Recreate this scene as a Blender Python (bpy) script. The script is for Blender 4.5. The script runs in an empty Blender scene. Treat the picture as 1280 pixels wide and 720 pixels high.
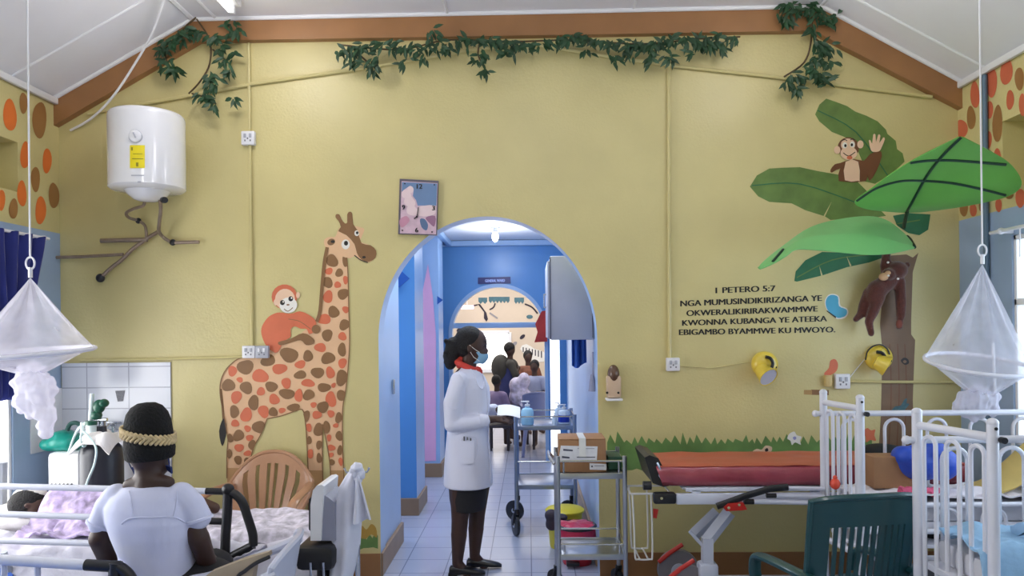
import bpy, bmesh, math, random
from mathutils import Vector, Matrix, noise

# ------------------------------------------------------------------ camera, world, light, exposure
F, H, D = 930.0, 1.65, 5.03            # focal length in px (1280 wide), eye height, distance to the painted wall
TH, RHO = 21 / 930.0, 0.011            # small turn to the left, small roll
PPY = 415.0
rnd = random.Random(7)
V = Vector
FV = V((-math.sin(TH), math.cos(TH), 0))
RV0 = V((math.cos(TH), math.sin(TH), 0))
UV0 = V((0, 0, 1))
RV = RV0 * math.cos(RHO) - UV0 * math.sin(RHO)
UV = RV0 * math.sin(RHO) + UV0 * math.cos(RHO)
CAM = V((0, 0, H))
scene = bpy.context.scene
COL = scene.collection
cam_d = bpy.data.cameras.new('camera')
cam_d.sensor_width = 36
cam_d.lens = F / 1280 * 36
cam_d.shift_y = (PPY - 360) / 1280
cam_d.clip_start = 0.05
cam = bpy.data.objects.new('camera', cam_d)
M = Matrix((RV, UV, -FV)).transposed().to_4x4()
M.translation = CAM
cam.matrix_world = M
COL.objects.link(cam)
scene.camera = cam
scene.view_settings.view_transform = 'Standard'
scene.view_settings.look = 'None'
scene.view_settings.exposure = -0.02
scene.view_settings.gamma = 1
scene.view_settings.use_curve_mapping = False

w = bpy.data.worlds.new('sky')
scene.world = w
w.use_nodes = True
w.node_tree.nodes['Background'].inputs[0].default_value = (0.76, 0.88, 1.0, 1)
w.node_tree.nodes['Background'].inputs[1].default_value = 1.6


def area(name, loc, rot, sx, sy, power, col=(1, 1, 1), spread=180):
    d = bpy.data.lights.new(name, 'AREA')
    d.shape = 'RECTANGLE'
    d.size, d.size_y, d.energy, d.color = sx, sy, power, col
    d.spread = math.radians(spread)
    o = bpy.data.objects.new(name, d)
    o.location = loc
    o.rotation_euler = rot
    COL.objects.link(o)
    return o


PI = math.pi
# daylight through the windows of both side walls, ward lamps, added fill panels beyond the arch
area('window_daylight', (-3.75, 3.4, 1.5), (0, -PI / 2, 0), 1.9, 2.6, 110, (1.0, 0.98, 0.95))
area('window_daylight', (3.45, 3.3, 1.6), (0, PI / 2, 0), 1.5, 2.6, 44, (0.62, 0.80, 1.0))


def lamp(name, loc, power, col=(1, 1, 1), rad=.25):
    d = bpy.data.lights.new(name, 'POINT')
    d.energy, d.color, d.shadow_soft_size = power, col, rad
    o = bpy.data.objects.new(name, d)
    o.location = loc
    COL.objects.link(o)
    return o


for x_, y_, z_ in ((-1.4, 0.6, 3.5), (1.2, 0.6, 3.5), (-1.70, 4.05, 3.62), (1.58, 3.98, 3.52), (0, 2.6, 3.6)):
    lamp('ward_lamp_light', (x_, y_, z_), 25 if y_ < 2 else (14 if x_ < -1 else (9 if x_ > 1 else 15)), (1.0, 0.97, 0.97), .2 if y_ < 3 else .12)
area('corridor_fill_light', (-0.30, 5.70, 2.76), (0, 0, 0), 0.9, 0.7, 26, (0.86, 0.93, 1.0))  # added panel hidden above the arch, brightens the corridor
area('corridor_recess_fill', (-1.95, 6.3, 1.4), (0, -PI / 2, 0), 1.8, 0.7, 9, (0.85, 0.93, 1.0))  # added fill panels, tucked out of view in the door recesses
area('corridor_recess_fill', (-1.95, 7.85, 1.4), (0, -PI / 2, 0), 1.8, 1.0, 9, (0.85, 0.93, 1.0))
area('far_ward_fill', (-0.6, 12.2, 2.95), (0, 0, 0), 3.0, 3.5, 120, (1.0, 0.98, 0.95))  # added unseen panel that lights the far ward


# ------------------------------------------------------------------ pixel rays to points on the place's own planes
def ray(u, v):
    return FV + RV * ((u - 640) / F) + UV * (-(v - PPY) / F)


def P(u, v, Y=D):
    r = ray(u, v)
    return CAM + r * (Y / r.y)


def PX(u, v, X):
    r = ray(u, v)
    return CAM + r * (X / r.x)


def PZ(u, v, Z):
    r = ray(u, v)
    return CAM + r * ((Z - H) / r.z)


# ------------------------------------------------------------------ materials
def lin(c):
    out = []
    for x in c[:3]:
        x = x / 255
        out.append(x / 12.92 if x <= 0.04045 else ((x + 0.055) / 1.055) ** 2.4)
    return (*out, 1)


MATS = {}


def mat(name, c, rough=0.6, metal=0.0, var=0.08, scale=6.0, bump=0.0, bscale=40.0, spec=0.5, emit=0.0, alpha=1.0, trans=0.0, sheen=0.0, stretch=None, coat=0.0):
    if name in MATS:
        return MATS[name]
    m = bpy.data.materials.new(name)
    m.use_nodes = True
    nt = m.node_tree
    b = nt.nodes['Principled BSDF']
    L = nt.links
    b.inputs['Roughness'].default_value = rough
    b.inputs['Metallic'].default_value = metal
    b.inputs['Specular IOR Level'].default_value = spec
    b.inputs['Sheen Weight'].default_value = sheen
    b.inputs['Coat Weight'].default_value = coat
    b.inputs['Alpha'].default_value = alpha
    b.inputs['Transmission Weight'].default_value = trans
    tc = nt.nodes.new('ShaderNodeTexCoord')
    mp = nt.nodes.new('ShaderNodeMapping')
    L.new(tc.outputs['Object'], mp.inputs[0])
    if stretch:
        mp.inputs['Scale'].default_value = stretch
    n = nt.nodes.new('ShaderNodeTexNoise')
    n.inputs['Scale'].default_value = scale
    n.inputs['Detail'].default_value = 5
    L.new(mp.outputs[0], n.inputs['Vector'])
    r = nt.nodes.new('ShaderNodeValToRGB')
    c1 = lin(c)
    r.color_ramp.elements[0].position = 0.3
    r.color_ramp.elements[1].position = 0.7
    r.color_ramp.elements[0].color = (*[x * (1 - var) for x in c1[:3]], 1)
    r.color_ramp.elements[1].color = (*[min(1, x * (1 + var)) for x in c1[:3]], 1)
    L.new(n.outputs['Fac'], r.inputs[0])
    L.new(r.outputs[0], b.inputs['Base Color'])
    if emit:
        L.new(r.outputs[0], b.inputs['Emission Color'])
        b.inputs['Emission Strength'].default_value = emit
    if bump:
        n2 = nt.nodes.new('ShaderNodeTexNoise')
        n2.inputs['Scale'].default_value = bscale
        n2.inputs['Detail'].default_value = 4
        L.new(mp.outputs[0], n2.inputs['Vector'])
        bp = nt.nodes.new('ShaderNodeBump')
        bp.inputs['Strength'].default_value = bump
        bp.inputs['Distance'].default_value = 0.02
        L.new(n2.outputs['Fac'], bp.inputs['Height'])
        L.new(bp.outputs[0], b.inputs['Normal'])
    m.diffuse_color = c1
    MATS[name] = m
    return m


def tile_mat(name, c, grout, size, gap=0.004, rough=0.3, vertical=False, high=None):
    m = bpy.data.materials.new(name)
    m.use_nodes = True
    nt = m.node_tree
    b = nt.nodes['Principled BSDF']
    b.inputs['Roughness'].default_value = rough
    tc = nt.nodes.new('ShaderNodeTexCoord')
    mp = nt.nodes.new('ShaderNodeMapping')
    if vertical:
        mp.inputs['Rotation'].default_value = (-PI / 2, 0, 0)
    br = nt.nodes.new('ShaderNodeTexBrick')
    br.offset = 0
    br.inputs['Scale'].default_value = 1
    br.inputs['Mortar Size'].default_value = gap
    br.inputs['Brick Width'].default_value = size
    br.inputs['Row Height'].default_value = high or size
    br.inputs['Mortar Smooth'].default_value = 0.1
    br.inputs['Color1'].default_value = lin(c)
    br.inputs['Color2'].default_value = lin([x * 0.97 for x in c])
    br.inputs['Mortar'].default_value = lin(grout)
    nt.links.new(tc.outputs['Object'], mp.inputs[0])
    nt.links.new(mp.outputs[0], br.inputs['Vector'])
    nt.links.new(br.outputs['Color'], b.inputs['Base Color'])
    bp = nt.nodes.new('ShaderNodeBump')
    bp.inputs['Strength'].default_value = 0.3
    bp.inputs['Distance'].default_value = 0.004
    bp.invert = True
    nt.links.new(br.outputs['Fac'], bp.inputs['Height'])
    nt.links.new(bp.outputs[0], b.inputs['Normal'])
    return m


def net_mat(name, c, opacity):
    m = bpy.data.materials.new(name)
    m.use_nodes = True
    nt = m.node_tree
    for n in list(nt.nodes):
        nt.nodes.remove(n)
    out = nt.nodes.new('ShaderNodeOutputMaterial')
    mix = nt.nodes.new('ShaderNodeMixShader')
    mix2 = nt.nodes.new('ShaderNodeMixShader')
    tr = nt.nodes.new('ShaderNodeBsdfTransparent')
    df = nt.nodes.new('ShaderNodeBsdfDiffuse')
    tl = nt.nodes.new('ShaderNodeBsdfTranslucent')
    tc = nt.nodes.new('ShaderNodeTexCoord')
    ns = nt.nodes.new('ShaderNodeTexNoise')
    ns.inputs['Scale'].default_value = 9
    mr = nt.nodes.new('ShaderNodeMapRange')
    mr.inputs['To Min'].default_value = opacity - 0.12
    mr.inputs['To Max'].default_value = opacity + 0.12
    nt.links.new(tc.outputs['Object'], ns.inputs['Vector'])
    nt.links.new(ns.outputs['Fac'], mr.inputs['Value'])
    df.inputs[0].default_value = lin(c)
    tl.inputs[0].default_value = lin(c)
    mix2.inputs[0].default_value = 0.45
    nt.links.new(df.outputs[0], mix2.inputs[1])
    nt.links.new(tl.outputs[0], mix2.inputs[2])
    nt.links.new(mr.outputs[0], mix.inputs[0])
    nt.links.new(tr.outputs[0], mix.inputs[1])
    nt.links.new(mix2.outputs[0], mix.inputs[2])
    nt.links.new(mix.outputs[0], out.inputs[0])
    return m


# ------------------------------------------------------------------ mesh builder
ORG = {}


class MB:
    def __init__(self, m=None):
        self.v, self.f, self.fm, self.mats, self.cur = [], [], [], [], 0
        if m:
            self.use(m)

    def use(self, m):
        if m not in self.mats:
            self.mats.append(m)
        self.cur = self.mats.index(m)
        return self

    def add(self, vs, fs):
        o = len(self.v)
        self.v += [V(p) for p in vs]
        for f in fs:
            self.f.append([i + o for i in f])
            self.fm.append(self.cur)
        return self

    def box(self, c, s, bev=0.0, rot=None, seg=2):
        bm = bmesh.new()
        bmesh.ops.create_cube(bm, size=1)
        for q in bm.verts:
            q.co = V((q.co.x * s[0], q.co.y * s[1], q.co.z * s[2]))
        if bev:
            bmesh.ops.bevel(bm, geom=list(bm.edges), offset=min(bev, 0.49 * min(s)), segments=seg, profile=0.5, affect='EDGES')
        mt = Matrix.Translation(V(c))
        if rot is not None:
            mt = mt @ (rot if isinstance(rot, Matrix) else Matrix.Rotation(rot[0], 4, rot[1]))
        bm.verts.index_update()
        self.add([mt @ q.co for q in bm.verts], [[q.index for q in f.verts] for f in bm.faces])
        bm.free()
        return self

    def tube(self, pts, r, seg=8, closed=False, caps=True, flat=None):
        pts = [V(p) for p in pts]
        n = len(pts)
        rs = r if isinstance(r, (list, tuple)) else [r] * n
        tang = []
        for i in range(n):
            if closed:
                t = pts[(i + 1) % n] - pts[i - 1]
            else:
                t = pts[min(i + 1, n - 1)] - pts[max(i - 1, 0)]
            tang.append(t.normalized() if t.length > 1e-9 else V((0, 0, 1)))
        a = tang[0].orthogonal().normalized()
        if abs(tang[0].z) < 0.9:
            a = (V((0, 0, 1)) - tang[0] * tang[0].z).normalized()
        vs, fs = [], []
        for i in range(n):
            if i:
                a = a - tang[i] * a.dot(tang[i])
                a = a.normalized() if a.length > 1e-6 else tang[i].orthogonal().normalized()
            b = tang[i].cross(a)
            for k in range(seg):
                q = 2 * PI * k / seg
                sx = flat if flat else 1
                vs.append(pts[i] + a * (math.cos(q) * rs[i]) + b * (math.sin(q) * rs[i] * sx))
        m = n if closed else n - 1
        for i in range(m):
            j = (i + 1) % n
            for k in range(seg):
                l = (k + 1) % seg
                fs.append([i * seg + k, i * seg + l, j * seg + l, j * seg + k])
        if not closed and caps:
            fs.append(list(range(seg))[::-1])
            fs.append([(n - 1) * seg + k for k in range(seg)])
        return self.add(vs, fs)

    def cyl(self, p0, p1, r0, r1=None, seg=20):
        return self.tube([p0, p1], [r0, r0 if r1 is None else r1], seg)

    def lathe(self, prof, o=(0, 0, 0), seg=28, mtx=None):
        vs, fs = [], []
        mt = mtx or Matrix.Identity(4)
        o = V(o)
        for (r, z) in prof:
            for k in range(seg):
                q = 2 * PI * k / seg
                vs.append(o + mt @ V((r * math.cos(q), r * math.sin(q), z)))
        n = len(prof)
        for i in range(n - 1):
            for k in range(seg):
                l = (k + 1) % seg
                fs.append([i * seg + k, i * seg + l, (i + 1) * seg + l, (i + 1) * seg + k])
        if prof[0][0] > 1e-5:
            fs.append(list(range(seg))[::-1])
        if prof[-1][0] > 1e-5:
            fs.append([(n - 1) * seg + k for k in range(seg)])
        return self.add(vs, fs)

    def ell(self, c, r, rot=None, seg=20, rings=12):
        if not isinstance(r, (tuple, list)):
            r = (r, r, r)
        c = V(c)
        vs, fs = [], []
        rm = rot if rot is not None else Matrix.Identity(3)
        vs.append(c + rm @ V((0, 0, r[2])))
        for i in range(1, rings):
            t = PI * i / rings
            for k in range(seg):
                q = 2 * PI * k / seg
                vs.append(c + rm @ V((r[0] * math.sin(t) * math.cos(q), r[1] * math.sin(t) * math.sin(q), r[2] * math.cos(t))))
        vs.append(c + rm @ V((0, 0, -r[2])))
        for k in range(seg):
            fs.append([0, 1 + k, 1 + (k + 1) % seg])
        for i in range(rings - 2):
            for k in range(seg):
                a, b = 1 + i * seg + k, 1 + i * seg + (k + 1) % seg
                fs.append([a, a + seg, b + seg, b])
        last = len(vs) - 1
        for k in range(seg):
            fs.append([last, 1 + (rings - 2) * seg + (k + 1) % seg, 1 + (rings - 2) * seg + k])
        return self.add(vs, fs)

    def cap(self, p0, p1, r0, r1=None, seg=14):
        """limb: a tapered cylinder with rounded ends"""
        p0, p1 = V(p0), V(p1)
        r1 = r0 if r1 is None else r1
        d = (p1 - p0)
        L = d.length
        t = d.normalized()
        pts, rs = [], []
        for k in range(1, 6):
            q = PI / 2 * k / 5
            pts.append(p0 - t * (r0 * math.cos(q)))
            rs.append(max(r0 * math.sin(q), 1e-4))
        for k in range(4, -1, -1):
            q = PI / 2 * k / 5
            pts.append(p1 + t * (r1 * math.cos(q)))
            rs.append(max(r1 * math.sin(q), 1e-4))
        return self.tube(pts, rs, seg)

    def limb(self, pts, rs, seg=14):
        for i in range(len(pts) - 1):
            self.cap(pts[i], pts[i + 1], rs[i], rs[i + 1], seg)
        return self

    def loft(self, rings, cap=True):
        """rings: list of lists of points with equal counts"""
        n = len(rings[0])
        vs = [p for r in rings for p in r]
        fs = []
        for i in range(len(rings) - 1):
            for k in range(n):
                l = (k + 1) % n
                fs.append([i * n + k, i * n + l, (i + 1) * n + l, (i + 1) * n + k])
        if cap:
            fs.append(list(range(n))[::-1])
            fs.append([(len(rings) - 1) * n + k for k in range(n)])
        return self.add(vs, fs)

    def poly(self, pts):
        return self.add(pts, [list(range(len(pts)))])

    def prism(self, pts, d):
        pts = [V(p) for p in pts]
        d = V(d)
        n = len(pts)
        fs = [list(range(n)), [n + i for i in range(n)][::-1]]
        fs += [[i, n + i, n + (i + 1) % n, (i + 1) % n] for i in range(n)]
        return self.add(pts + [p + d for p in pts], fs)

    def grid(self, fn, nu, nv, skip=None, thick=None):
        vs = [V(fn(i / nu, j / nv)) for j in range(nv + 1) for i in range(nu + 1)]
        cells = [(i, j) for j in range(nv) for i in range(nu) if not (skip and skip((i + .5) / nu, (j + .5) / nv))]
        w_ = nu + 1
        fs = [[j * w_ + i, j * w_ + i + 1, (j + 1) * w_ + i + 1, (j + 1) * w_ + i] for i, j in cells]
        if not thick:
            return self.add(vs, fs)
        nrm = [V((0, 0, 0)) for _ in vs]
        for j in range(nv + 1):
            for i in range(nu + 1):
                a = vs[j * w_ + min(i + 1, nu)] - vs[j * w_ + max(i - 1, 0)]
                b = vs[min(j + 1, nv) * w_ + i] - vs[max(j - 1, 0) * w_ + i]
                c = a.cross(b)
                nrm[j * w_ + i] = c.normalized() if c.length > 1e-9 else V((0, 0, 1))
        N = len(vs)
        top = [p + q * (thick / 2) for p, q in zip(vs, nrm)]
        bot = [p - q * (thick / 2) for p, q in zip(vs, nrm)]
        ff = [f for f in fs] + [[N + i for i in f][::-1] for f in fs]
        cs = set(cells)
        for i, j in cells:
            a, b, c, d = j * w_ + i, j * w_ + i + 1, (j + 1) * w_ + i + 1, (j + 1) * w_ + i
            for (di, dj, p, q) in ((0, -1, a, b), (1, 0, b, c), (0, 1, c, d), (-1, 0, d, a)):
                if (i + di, j + dj) not in cs:
                    ff.append([q, p, N + p, N + q])
        return self.add(top + bot, ff)

    def quad_leaf(self, base, dr, up, L, W):
        base, dr, up = V(base), V(dr).normalized(), V(up)
        s = dr.cross(up).normalized()
        nn = s.cross(dr)
        pts = [base, base + dr * L * .3 + s * W * .45 + nn * .1 * W, base + dr * L * .62 + s * W * .42 + nn * .1 * W, base + dr * L - nn * .15 * L,
               base + dr * L * .62 - s * W * .42 + nn * .1 * W, base + dr * L * .3 - s * W * .45 + nn * .1 * W, base + dr * L * .3, base + dr * L * .62]
        return self.add(pts, [[0, 1, 6], [1, 2, 7, 6], [2, 3, 7], [0, 6, 5], [6, 7, 4, 5], [7, 3, 4]])

    def mesh(self, name, off=V((0, 0, 0)), angle=40, smooth=True):
        me = bpy.data.meshes.new(name)
        me.from_pydata([tuple(p - off) for p in self.v], [], self.f)
        for m in self.mats:
            me.materials.append(m)
        me.polygons.foreach_set('material_index', self.fm)
        bm = bmesh.new()
        bm.from_mesh(me)
        bmesh.ops.remove_doubles(bm, verts=bm.verts, dist=1e-6)
        bmesh.ops.recalc_face_normals(bm, faces=bm.faces)
        bm.to_mesh(me)
        bm.free()
        if smooth:
            me.polygons.foreach_set('use_smooth', [True] * len(me.polygons))
            me.set_sharp_from_angle(angle=math.radians(angle))
        return me

    def build(self, name, parent=None, org=None, smooth=True, angle=40, local=False):
        if parent is not None:
            off = V((0, 0, 0)) if local else ORG[parent.name]
        else:
            off = V(org) if org is not None else V((0, 0, 0))
        o = bpy.data.objects.new(name, self.mesh(name, off, angle, smooth))
        COL.objects.link(o)
        if parent is not None:
            o.parent = parent
            ORG[o.name] = off
        else:
            o.location = off
            ORG[o.name] = off
        return o

    def blob(self, name, parent=None, org=None, vox=0.01, it=4, fac=0.5, local=False):
        """merge all overlapping pieces into one continuous rounded surface"""
        o = self.build(name, parent, org, local=local)
        md = o.modifiers.new('r', 'REMESH')
        md.mode = 'VOXEL'
        md.voxel_size = vox
        md.use_smooth_shade = True
        if it:
            sm = o.modifiers.new('s', 'SMOOTH')
            sm.iterations = it
            sm.factor = fac
        bpy.context.view_layer.update()
        dg = bpy.context.evaluated_depsgraph_get()
        me = bpy.data.meshes.new_from_object(o.evaluated_get(dg))
        o.modifiers.clear()
        o.data = me
        me.materials.clear()
        me.materials.append(self.mats[0])
        me.polygons.foreach_set('material_index', [0] * len(me.polygons))
        me.polygons.foreach_set('use_smooth', [True] * len(me.polygons))
        return o


def thing(name, label, cat, loc=(0, 0, 0), group=None, rz=0.0):
    o = bpy.data.objects.new(name, None)
    COL.objects.link(o)
    o.location = loc
    o.rotation_euler = (0, 0, rz)
    o.empty_display_size = 0.05
    o['label'] = label
    o['category'] = cat
    if group:
        o['group'] = group
    ORG[o.name] = V(loc)
    return o


def tag(o, label, cat, group=None, kind=None):
    o['label'] = label
    o['category'] = cat
    if group:
        o['group'] = group
    if kind:
        o['kind'] = kind
    return o


def struct(mb, name, smooth=False):
    o = mb.build(name, smooth=smooth)
    o['kind'] = 'structure'
    return o


def arc(c, a, b, r0, r1, n, q0=0.0, q1=2 * PI):
    """points c + a*r0*cos + b*r1*sin"""
    c, a, b = V(c), V(a), V(b)
    return [c + a * (r0 * math.cos(q0 + (q1 - q0) * i / n)) + b * (r1 * math.sin(q0 + (q1 - q0) * i / n)) for i in range(n + 1)]


def crom(pts, n=5, closed=True):
    """smooth curve through points (any dimension)"""
    out = []
    N = len(pts)
    rng = range(N) if closed else range(N - 1)
    for i in rng:
        if closed:
            p = [pts[(i + k) % N] for k in (-1, 0, 1, 2)]
        else:
            p = [pts[max(i - 1, 0)], pts[i], pts[i + 1], pts[min(i + 2, N - 1)]]
        for s in range(n):
            t = s / n
            out.append(tuple(0.5 * (2 * b + (c - a) * t + (2 * a - 5 * b + 4 * c - d) * t * t + (3 * b - a - 3 * c + d) * t ** 3)
                             for a, b, c, d in zip(*p)))
    if not closed:
        out.append(tuple(pts[-1]))
    return out


X_, Y_, Z_ = V((1, 0, 0)), V((0, 1, 0)), V((0, 0, 1))

# ------------------------------------------------------------------ the setting
XL, XR = P(75, 300).x, P(1199, 300).x
ZE, ZR = 3.27, 3.79                   # eaves and flat ceiling
XKL, XKR = P(245, 26).x, P(1022, 4).x
yellow = mat('wall_yellow_paint', (209, 196, 138), 0.36, var=0.05, scale=2.2, bump=0.12, bscale=60)
brown = mat('brown_gloss_paint', (158, 112, 70), 0.4, var=0.08, scale=5)
blueband = mat('grey_blue_wall_paint', (156, 178, 206), 0.45, var=0.05, scale=3)
corr_blue = mat('corridor_blue_paint', (88, 146, 208), 0.35, var=0.04, scale=2)
corr_pale = mat('corridor_pale_blue_and_sheen', (160, 190, 228), 0.3, var=0.05, scale=2)
white_ceiling = mat('ceiling_white_board', (240, 239, 243), 0.6, var=0.03, scale=2)
white_trim = mat('white_trim_paint', (238, 238, 240), 0.4, var=0.02)
tanbrown = mat('skirting_tan_paint', (150, 122, 96), 0.45, var=0.08)
cream = mat('far_ward_cream_paint', (218, 200, 178), 0.5, var=0.05, scale=2)
floor_m = tile_mat('pale_floor_tiles', (178, 184, 206), (126, 132, 154), 0.30, 0.004, 0.25)
glass = mat('window_glass', (255, 255, 255), 0.05, trans=1.0, alpha=0.25, var=0)
pink = mat('pink_wall_paint', (236, 178, 214), 0.4, var=0.03)

# floor of the ward, the corridor and the far ward
mb = MB(floor_m)
mb.box((0, 7, -0.05), (9.0, 18.0, 0.1))
struct(mb, 'floor')

# painted wall with the arched opening (thick slab)
ax0, ax1 = P(474.5, 560).x, P(748, 560).x
acx, aa = (ax0 + ax1) / 2, (ax1 - ax0) / 2
azs = P(611, 424).z
atop = P(611, 270.5).z
ab = atop - azs
out = [V((ax0, D, 0))]
out += [V((acx - aa * math.cos(q), D, azs + ab * math.sin(q))) for q in [PI * k / 48 for k in range(49)]]
out += [V((ax1, D, 0)), V((XR, D, 0)), V((XR, D, ZE + .05)), V((XKR, D, ZR + .05)), V((XKL, D, ZR + .05)), V((XL, D, ZE + .05)), V((XL, D, 0))]
WT = 0.17
mb = MB(yellow)
mb.poly(out)
mb.poly([p + Y_ * WT for p in out])
n = len(out)
for i in range(n):
    mb.use(corr_pale if i <= 49 else yellow)
    mb.poly([out[i], out[(i + 1) % n], out[(i + 1) % n] + Y_ * WT, out[i] + Y_ * WT])
wall_back = struct(mb, 'wall_back')
mb = MB(yellow)
mb.poly([(XL, -3.4, 0), (XR, -3.4, 0), (XR, -3.4, ZE + .05), (XKR, -3.4, ZR + .05), (XKL, -3.4, ZR + .05), (XL, -3.4, ZE + .05)])
struct(mb, 'wall_front')
zsk = P(900, 690).z
mb = MB(brown)
mb.box(((XL + ax0) / 2, D - .006, zsk / 2), (ax0 - XL - .002, 0.012, zsk))
mb.box(((XR + ax1) / 2, D - .006, zsk / 2), (XR - ax1 - .002, 0.012, zsk))
struct(mb, 'baseboard_back')


# side walls: cells split at holes; a hole is (y0, y1, z0, z1, depth, backed)
def side_wall(name, X, sgn, holes, zb, y0, y1):
    ys = sorted({y0, y1} | {h[0] for h in holes} | {h[1] for h in holes})
    zs = sorted({0, zb, ZE + .05} | {h[2] for h in holes} | {h[3] for h in holes})
    mb = MB()
    for i in range(len(ys) - 1):
        for j in range(len(zs) - 1):
            a, b, c, d = ys[i], ys[i + 1], zs[j], zs[j + 1]
            if any(h[0] <= a and b <= h[1] and h[2] <= c and d <= h[3] for h in holes):
                continue
            mb.use(blueband if d <= zb + 1e-6 else yellow)
            mb.poly([(X, a, c), (X, b, c), (X, b, d), (X, a, d)])
    for (a, b, c, d, dep, backed) in holes:
        mb.use(yellow if c >= zb - .01 else blueband)
        q = X + sgn * dep
        for p0, p1 in (((a, c), (b, c)), ((b, c), (b, d)), ((b, d), (a, d)), ((a, d), (a, c))):
            mb.poly([(X, *p0), (X, *p1), (q, *p1), (q, *p0)])
        if backed:
            mb.poly([(q, a, c), (q, b, c), (q, b, d), (q, a, d)])
    mb.use(yellow)
    q = X + sgn * .30
    return struct(mb, name)


zbl = P(78, 292).z
nl = PX(22, 178, XL)
nl2 = PX(22, 240, XL)
nr = PX(1253, 152, XR)
nr2 = PX(1256, 238, XR)
YL = PX(16, 520, XL).y
YRW = PX(1266, 420, XR).y
side_wall('wall_left', XL, -1, [(1.0, nl.y, nl2.z, nl.z, .22, True), (2.2, YL, 0.62, 2.22, .06, False)], zbl, -3.4, D)
side_wall('wall_right', XR, 1, [(1.0, nr.y, nr2.z, nr.z, .22, True), (2.0, YRW, 0.95, PX(1270, 293, XR).z, .06, False)], zbl, -3.4, D)


def window(nm, X, sgn, y0, y1, z0, z1):
    mb = MB(white_trim)
    x = X + sgn * .035
    for (a, b, c, d) in ((y0, y1, z0, z0 + .03), (y0, y1, z1 - .03, z1), (y0, y0 + .03, z0, z1), (y1 - .025, y1, z0, z1),
                         ((y0 + y1) / 2 - .025, (y0 + y1) / 2 + .025, z0, z1), (y0, y1, z0 + (z1 - z0) * .68 - .02, z0 + (z1 - z0) * .68 + .02)):
        mb.box((x, (a + b) / 2, (c + d) / 2), (.05, b - a, d - c), .004)
    o = struct(mb, nm)
    g = MB(glass)
    g.box((x, (y0 + y1) / 2, (z0 + z1) / 2), (.006, y1 - y0 - .06, z1 - z0 - .06))
    p = g.build('window_pane', o, smooth=False)
    return o


window('window_1', XL, -1, 2.2, YL, .62, 2.22)
window('window_2', XR, 1, 2.0, YRW, .95, PX(1270, 293, XR).z)

# ceiling: flat middle, two slopes
mb = MB(white_ceiling)
prof = [(XL - .1, ZE - .05), (XL, ZE), (XKL, ZR), (XKR, ZR), (XR, ZE), (XR + .1, ZE - .05)]
for i in range(len(prof) - 1):
    (xa, za), (xb, zb_) = prof[i], prof[i + 1]
    mb.add([(xa, -3.4, za), (xb, -3.4, zb_), (xb, D, zb_), (xa, D, za), (xa, -3.4, za + .04), (xb, -3.4, zb_ + .04), (xb, D, zb_ + .04), (xa, D, za + .04)],
           [[0, 1, 2, 3], [7, 6, 5, 4], [0, 4, 5, 1], [1, 5, 6, 2], [2, 6, 7, 3], [3, 7, 4, 0]])
struct(mb, 'ceiling')
# white cover strips and cornices on the ceiling
mb = MB(white_trim)


def strip(a, b, w_=0.035, t=0.014):
    a, b = V(a), V(b)
    mb.tube([a, b], w_ / 2, 6)


def slope_z(x):
    if x < XKL:
        return ZE + (ZR - ZE) * (x - XL) / (XKL - XL)
    if x > XKR:
        return ZE + (ZR - ZE) * (XR - x) / (XR - XKR)
    return ZR


for x in (XKL, XKL + .16, P(560, 10).x, XKR):
    strip((x, -.5, slope_z(x)), (x, D, slope_z(x)), .025 if x not in (XKL,) else .04)
strip((P(790, 5).x, 3.0, ZR), (P(790, 5).x, D, ZR), .02)
strip((XL, 4.55, ZE), (XKL, 4.55, ZR), .02)
strip((XR, 4.72, ZE), (XKR, 4.72, ZR), .02)
struct(mb, 'trim_1', True)
mb = MB(white_trim)
for a, b in zip(prof[1:-2], prof[2:-1]):
    mb.tube([(a[0], D - .062, a[1] - .006), (b[0], D - .062, b[1] - .006)], .016, 8)
for X in (XL, XR):
    s = 1 if X < 0 else -1
    mb.box((X + s * .018, 2.2, ZE - .022), (.03, 5.6, .045), .008)
struct(mb, 'trim_2', True)
# brown painted beam following the ceiling against the wall
up = [V((x, D, z)) for x, z in prof[1:-1]]
dz = [.185, .15, .165, .175]
lo = [p - Z_ * d for p, d in zip(up, dz)]
lo[1].x += .04
lo[2].x -= .05
mb = MB(brown)
mb.prism(up + lo[::-1], (0, -.055, 0))
struct(mb, 'trim_3')

# ------------------------------------------------------------------ corridor behind the arch
CL, CR = -1.03, 0.475
YW = D + WT
ZC = 2.82
YE = 9.5
mb = MB(corr_pale)
# piers between the door openings of the far side of the corridor: plan boxes
mb.use(corr_pale)
mb.add([(CL, YW, 0), (CL, 5.88, 0), (CL, 5.88, ZC), (CL, YW, ZC)], [[0, 1, 2, 3]])
mb.use(corr_blue)


def pier(y0, y1, front):
    x0 = -2.1
    mb.use(front)
    mb.poly([(x0, y0, 0), (CL, y0, 0), (CL, y0, ZC), (x0, y0, ZC)])
    mb.use(corr_pale)
    mb.poly([(CL, y0, 0), (CL, y1, 0), (CL, y1, ZC), (CL, y0, ZC)])
    mb.use(corr_blue)
    mb.poly([(x0, y1, 0), (CL, y1, 0), (CL, y1, ZC), (x0, y1, ZC)])


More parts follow.
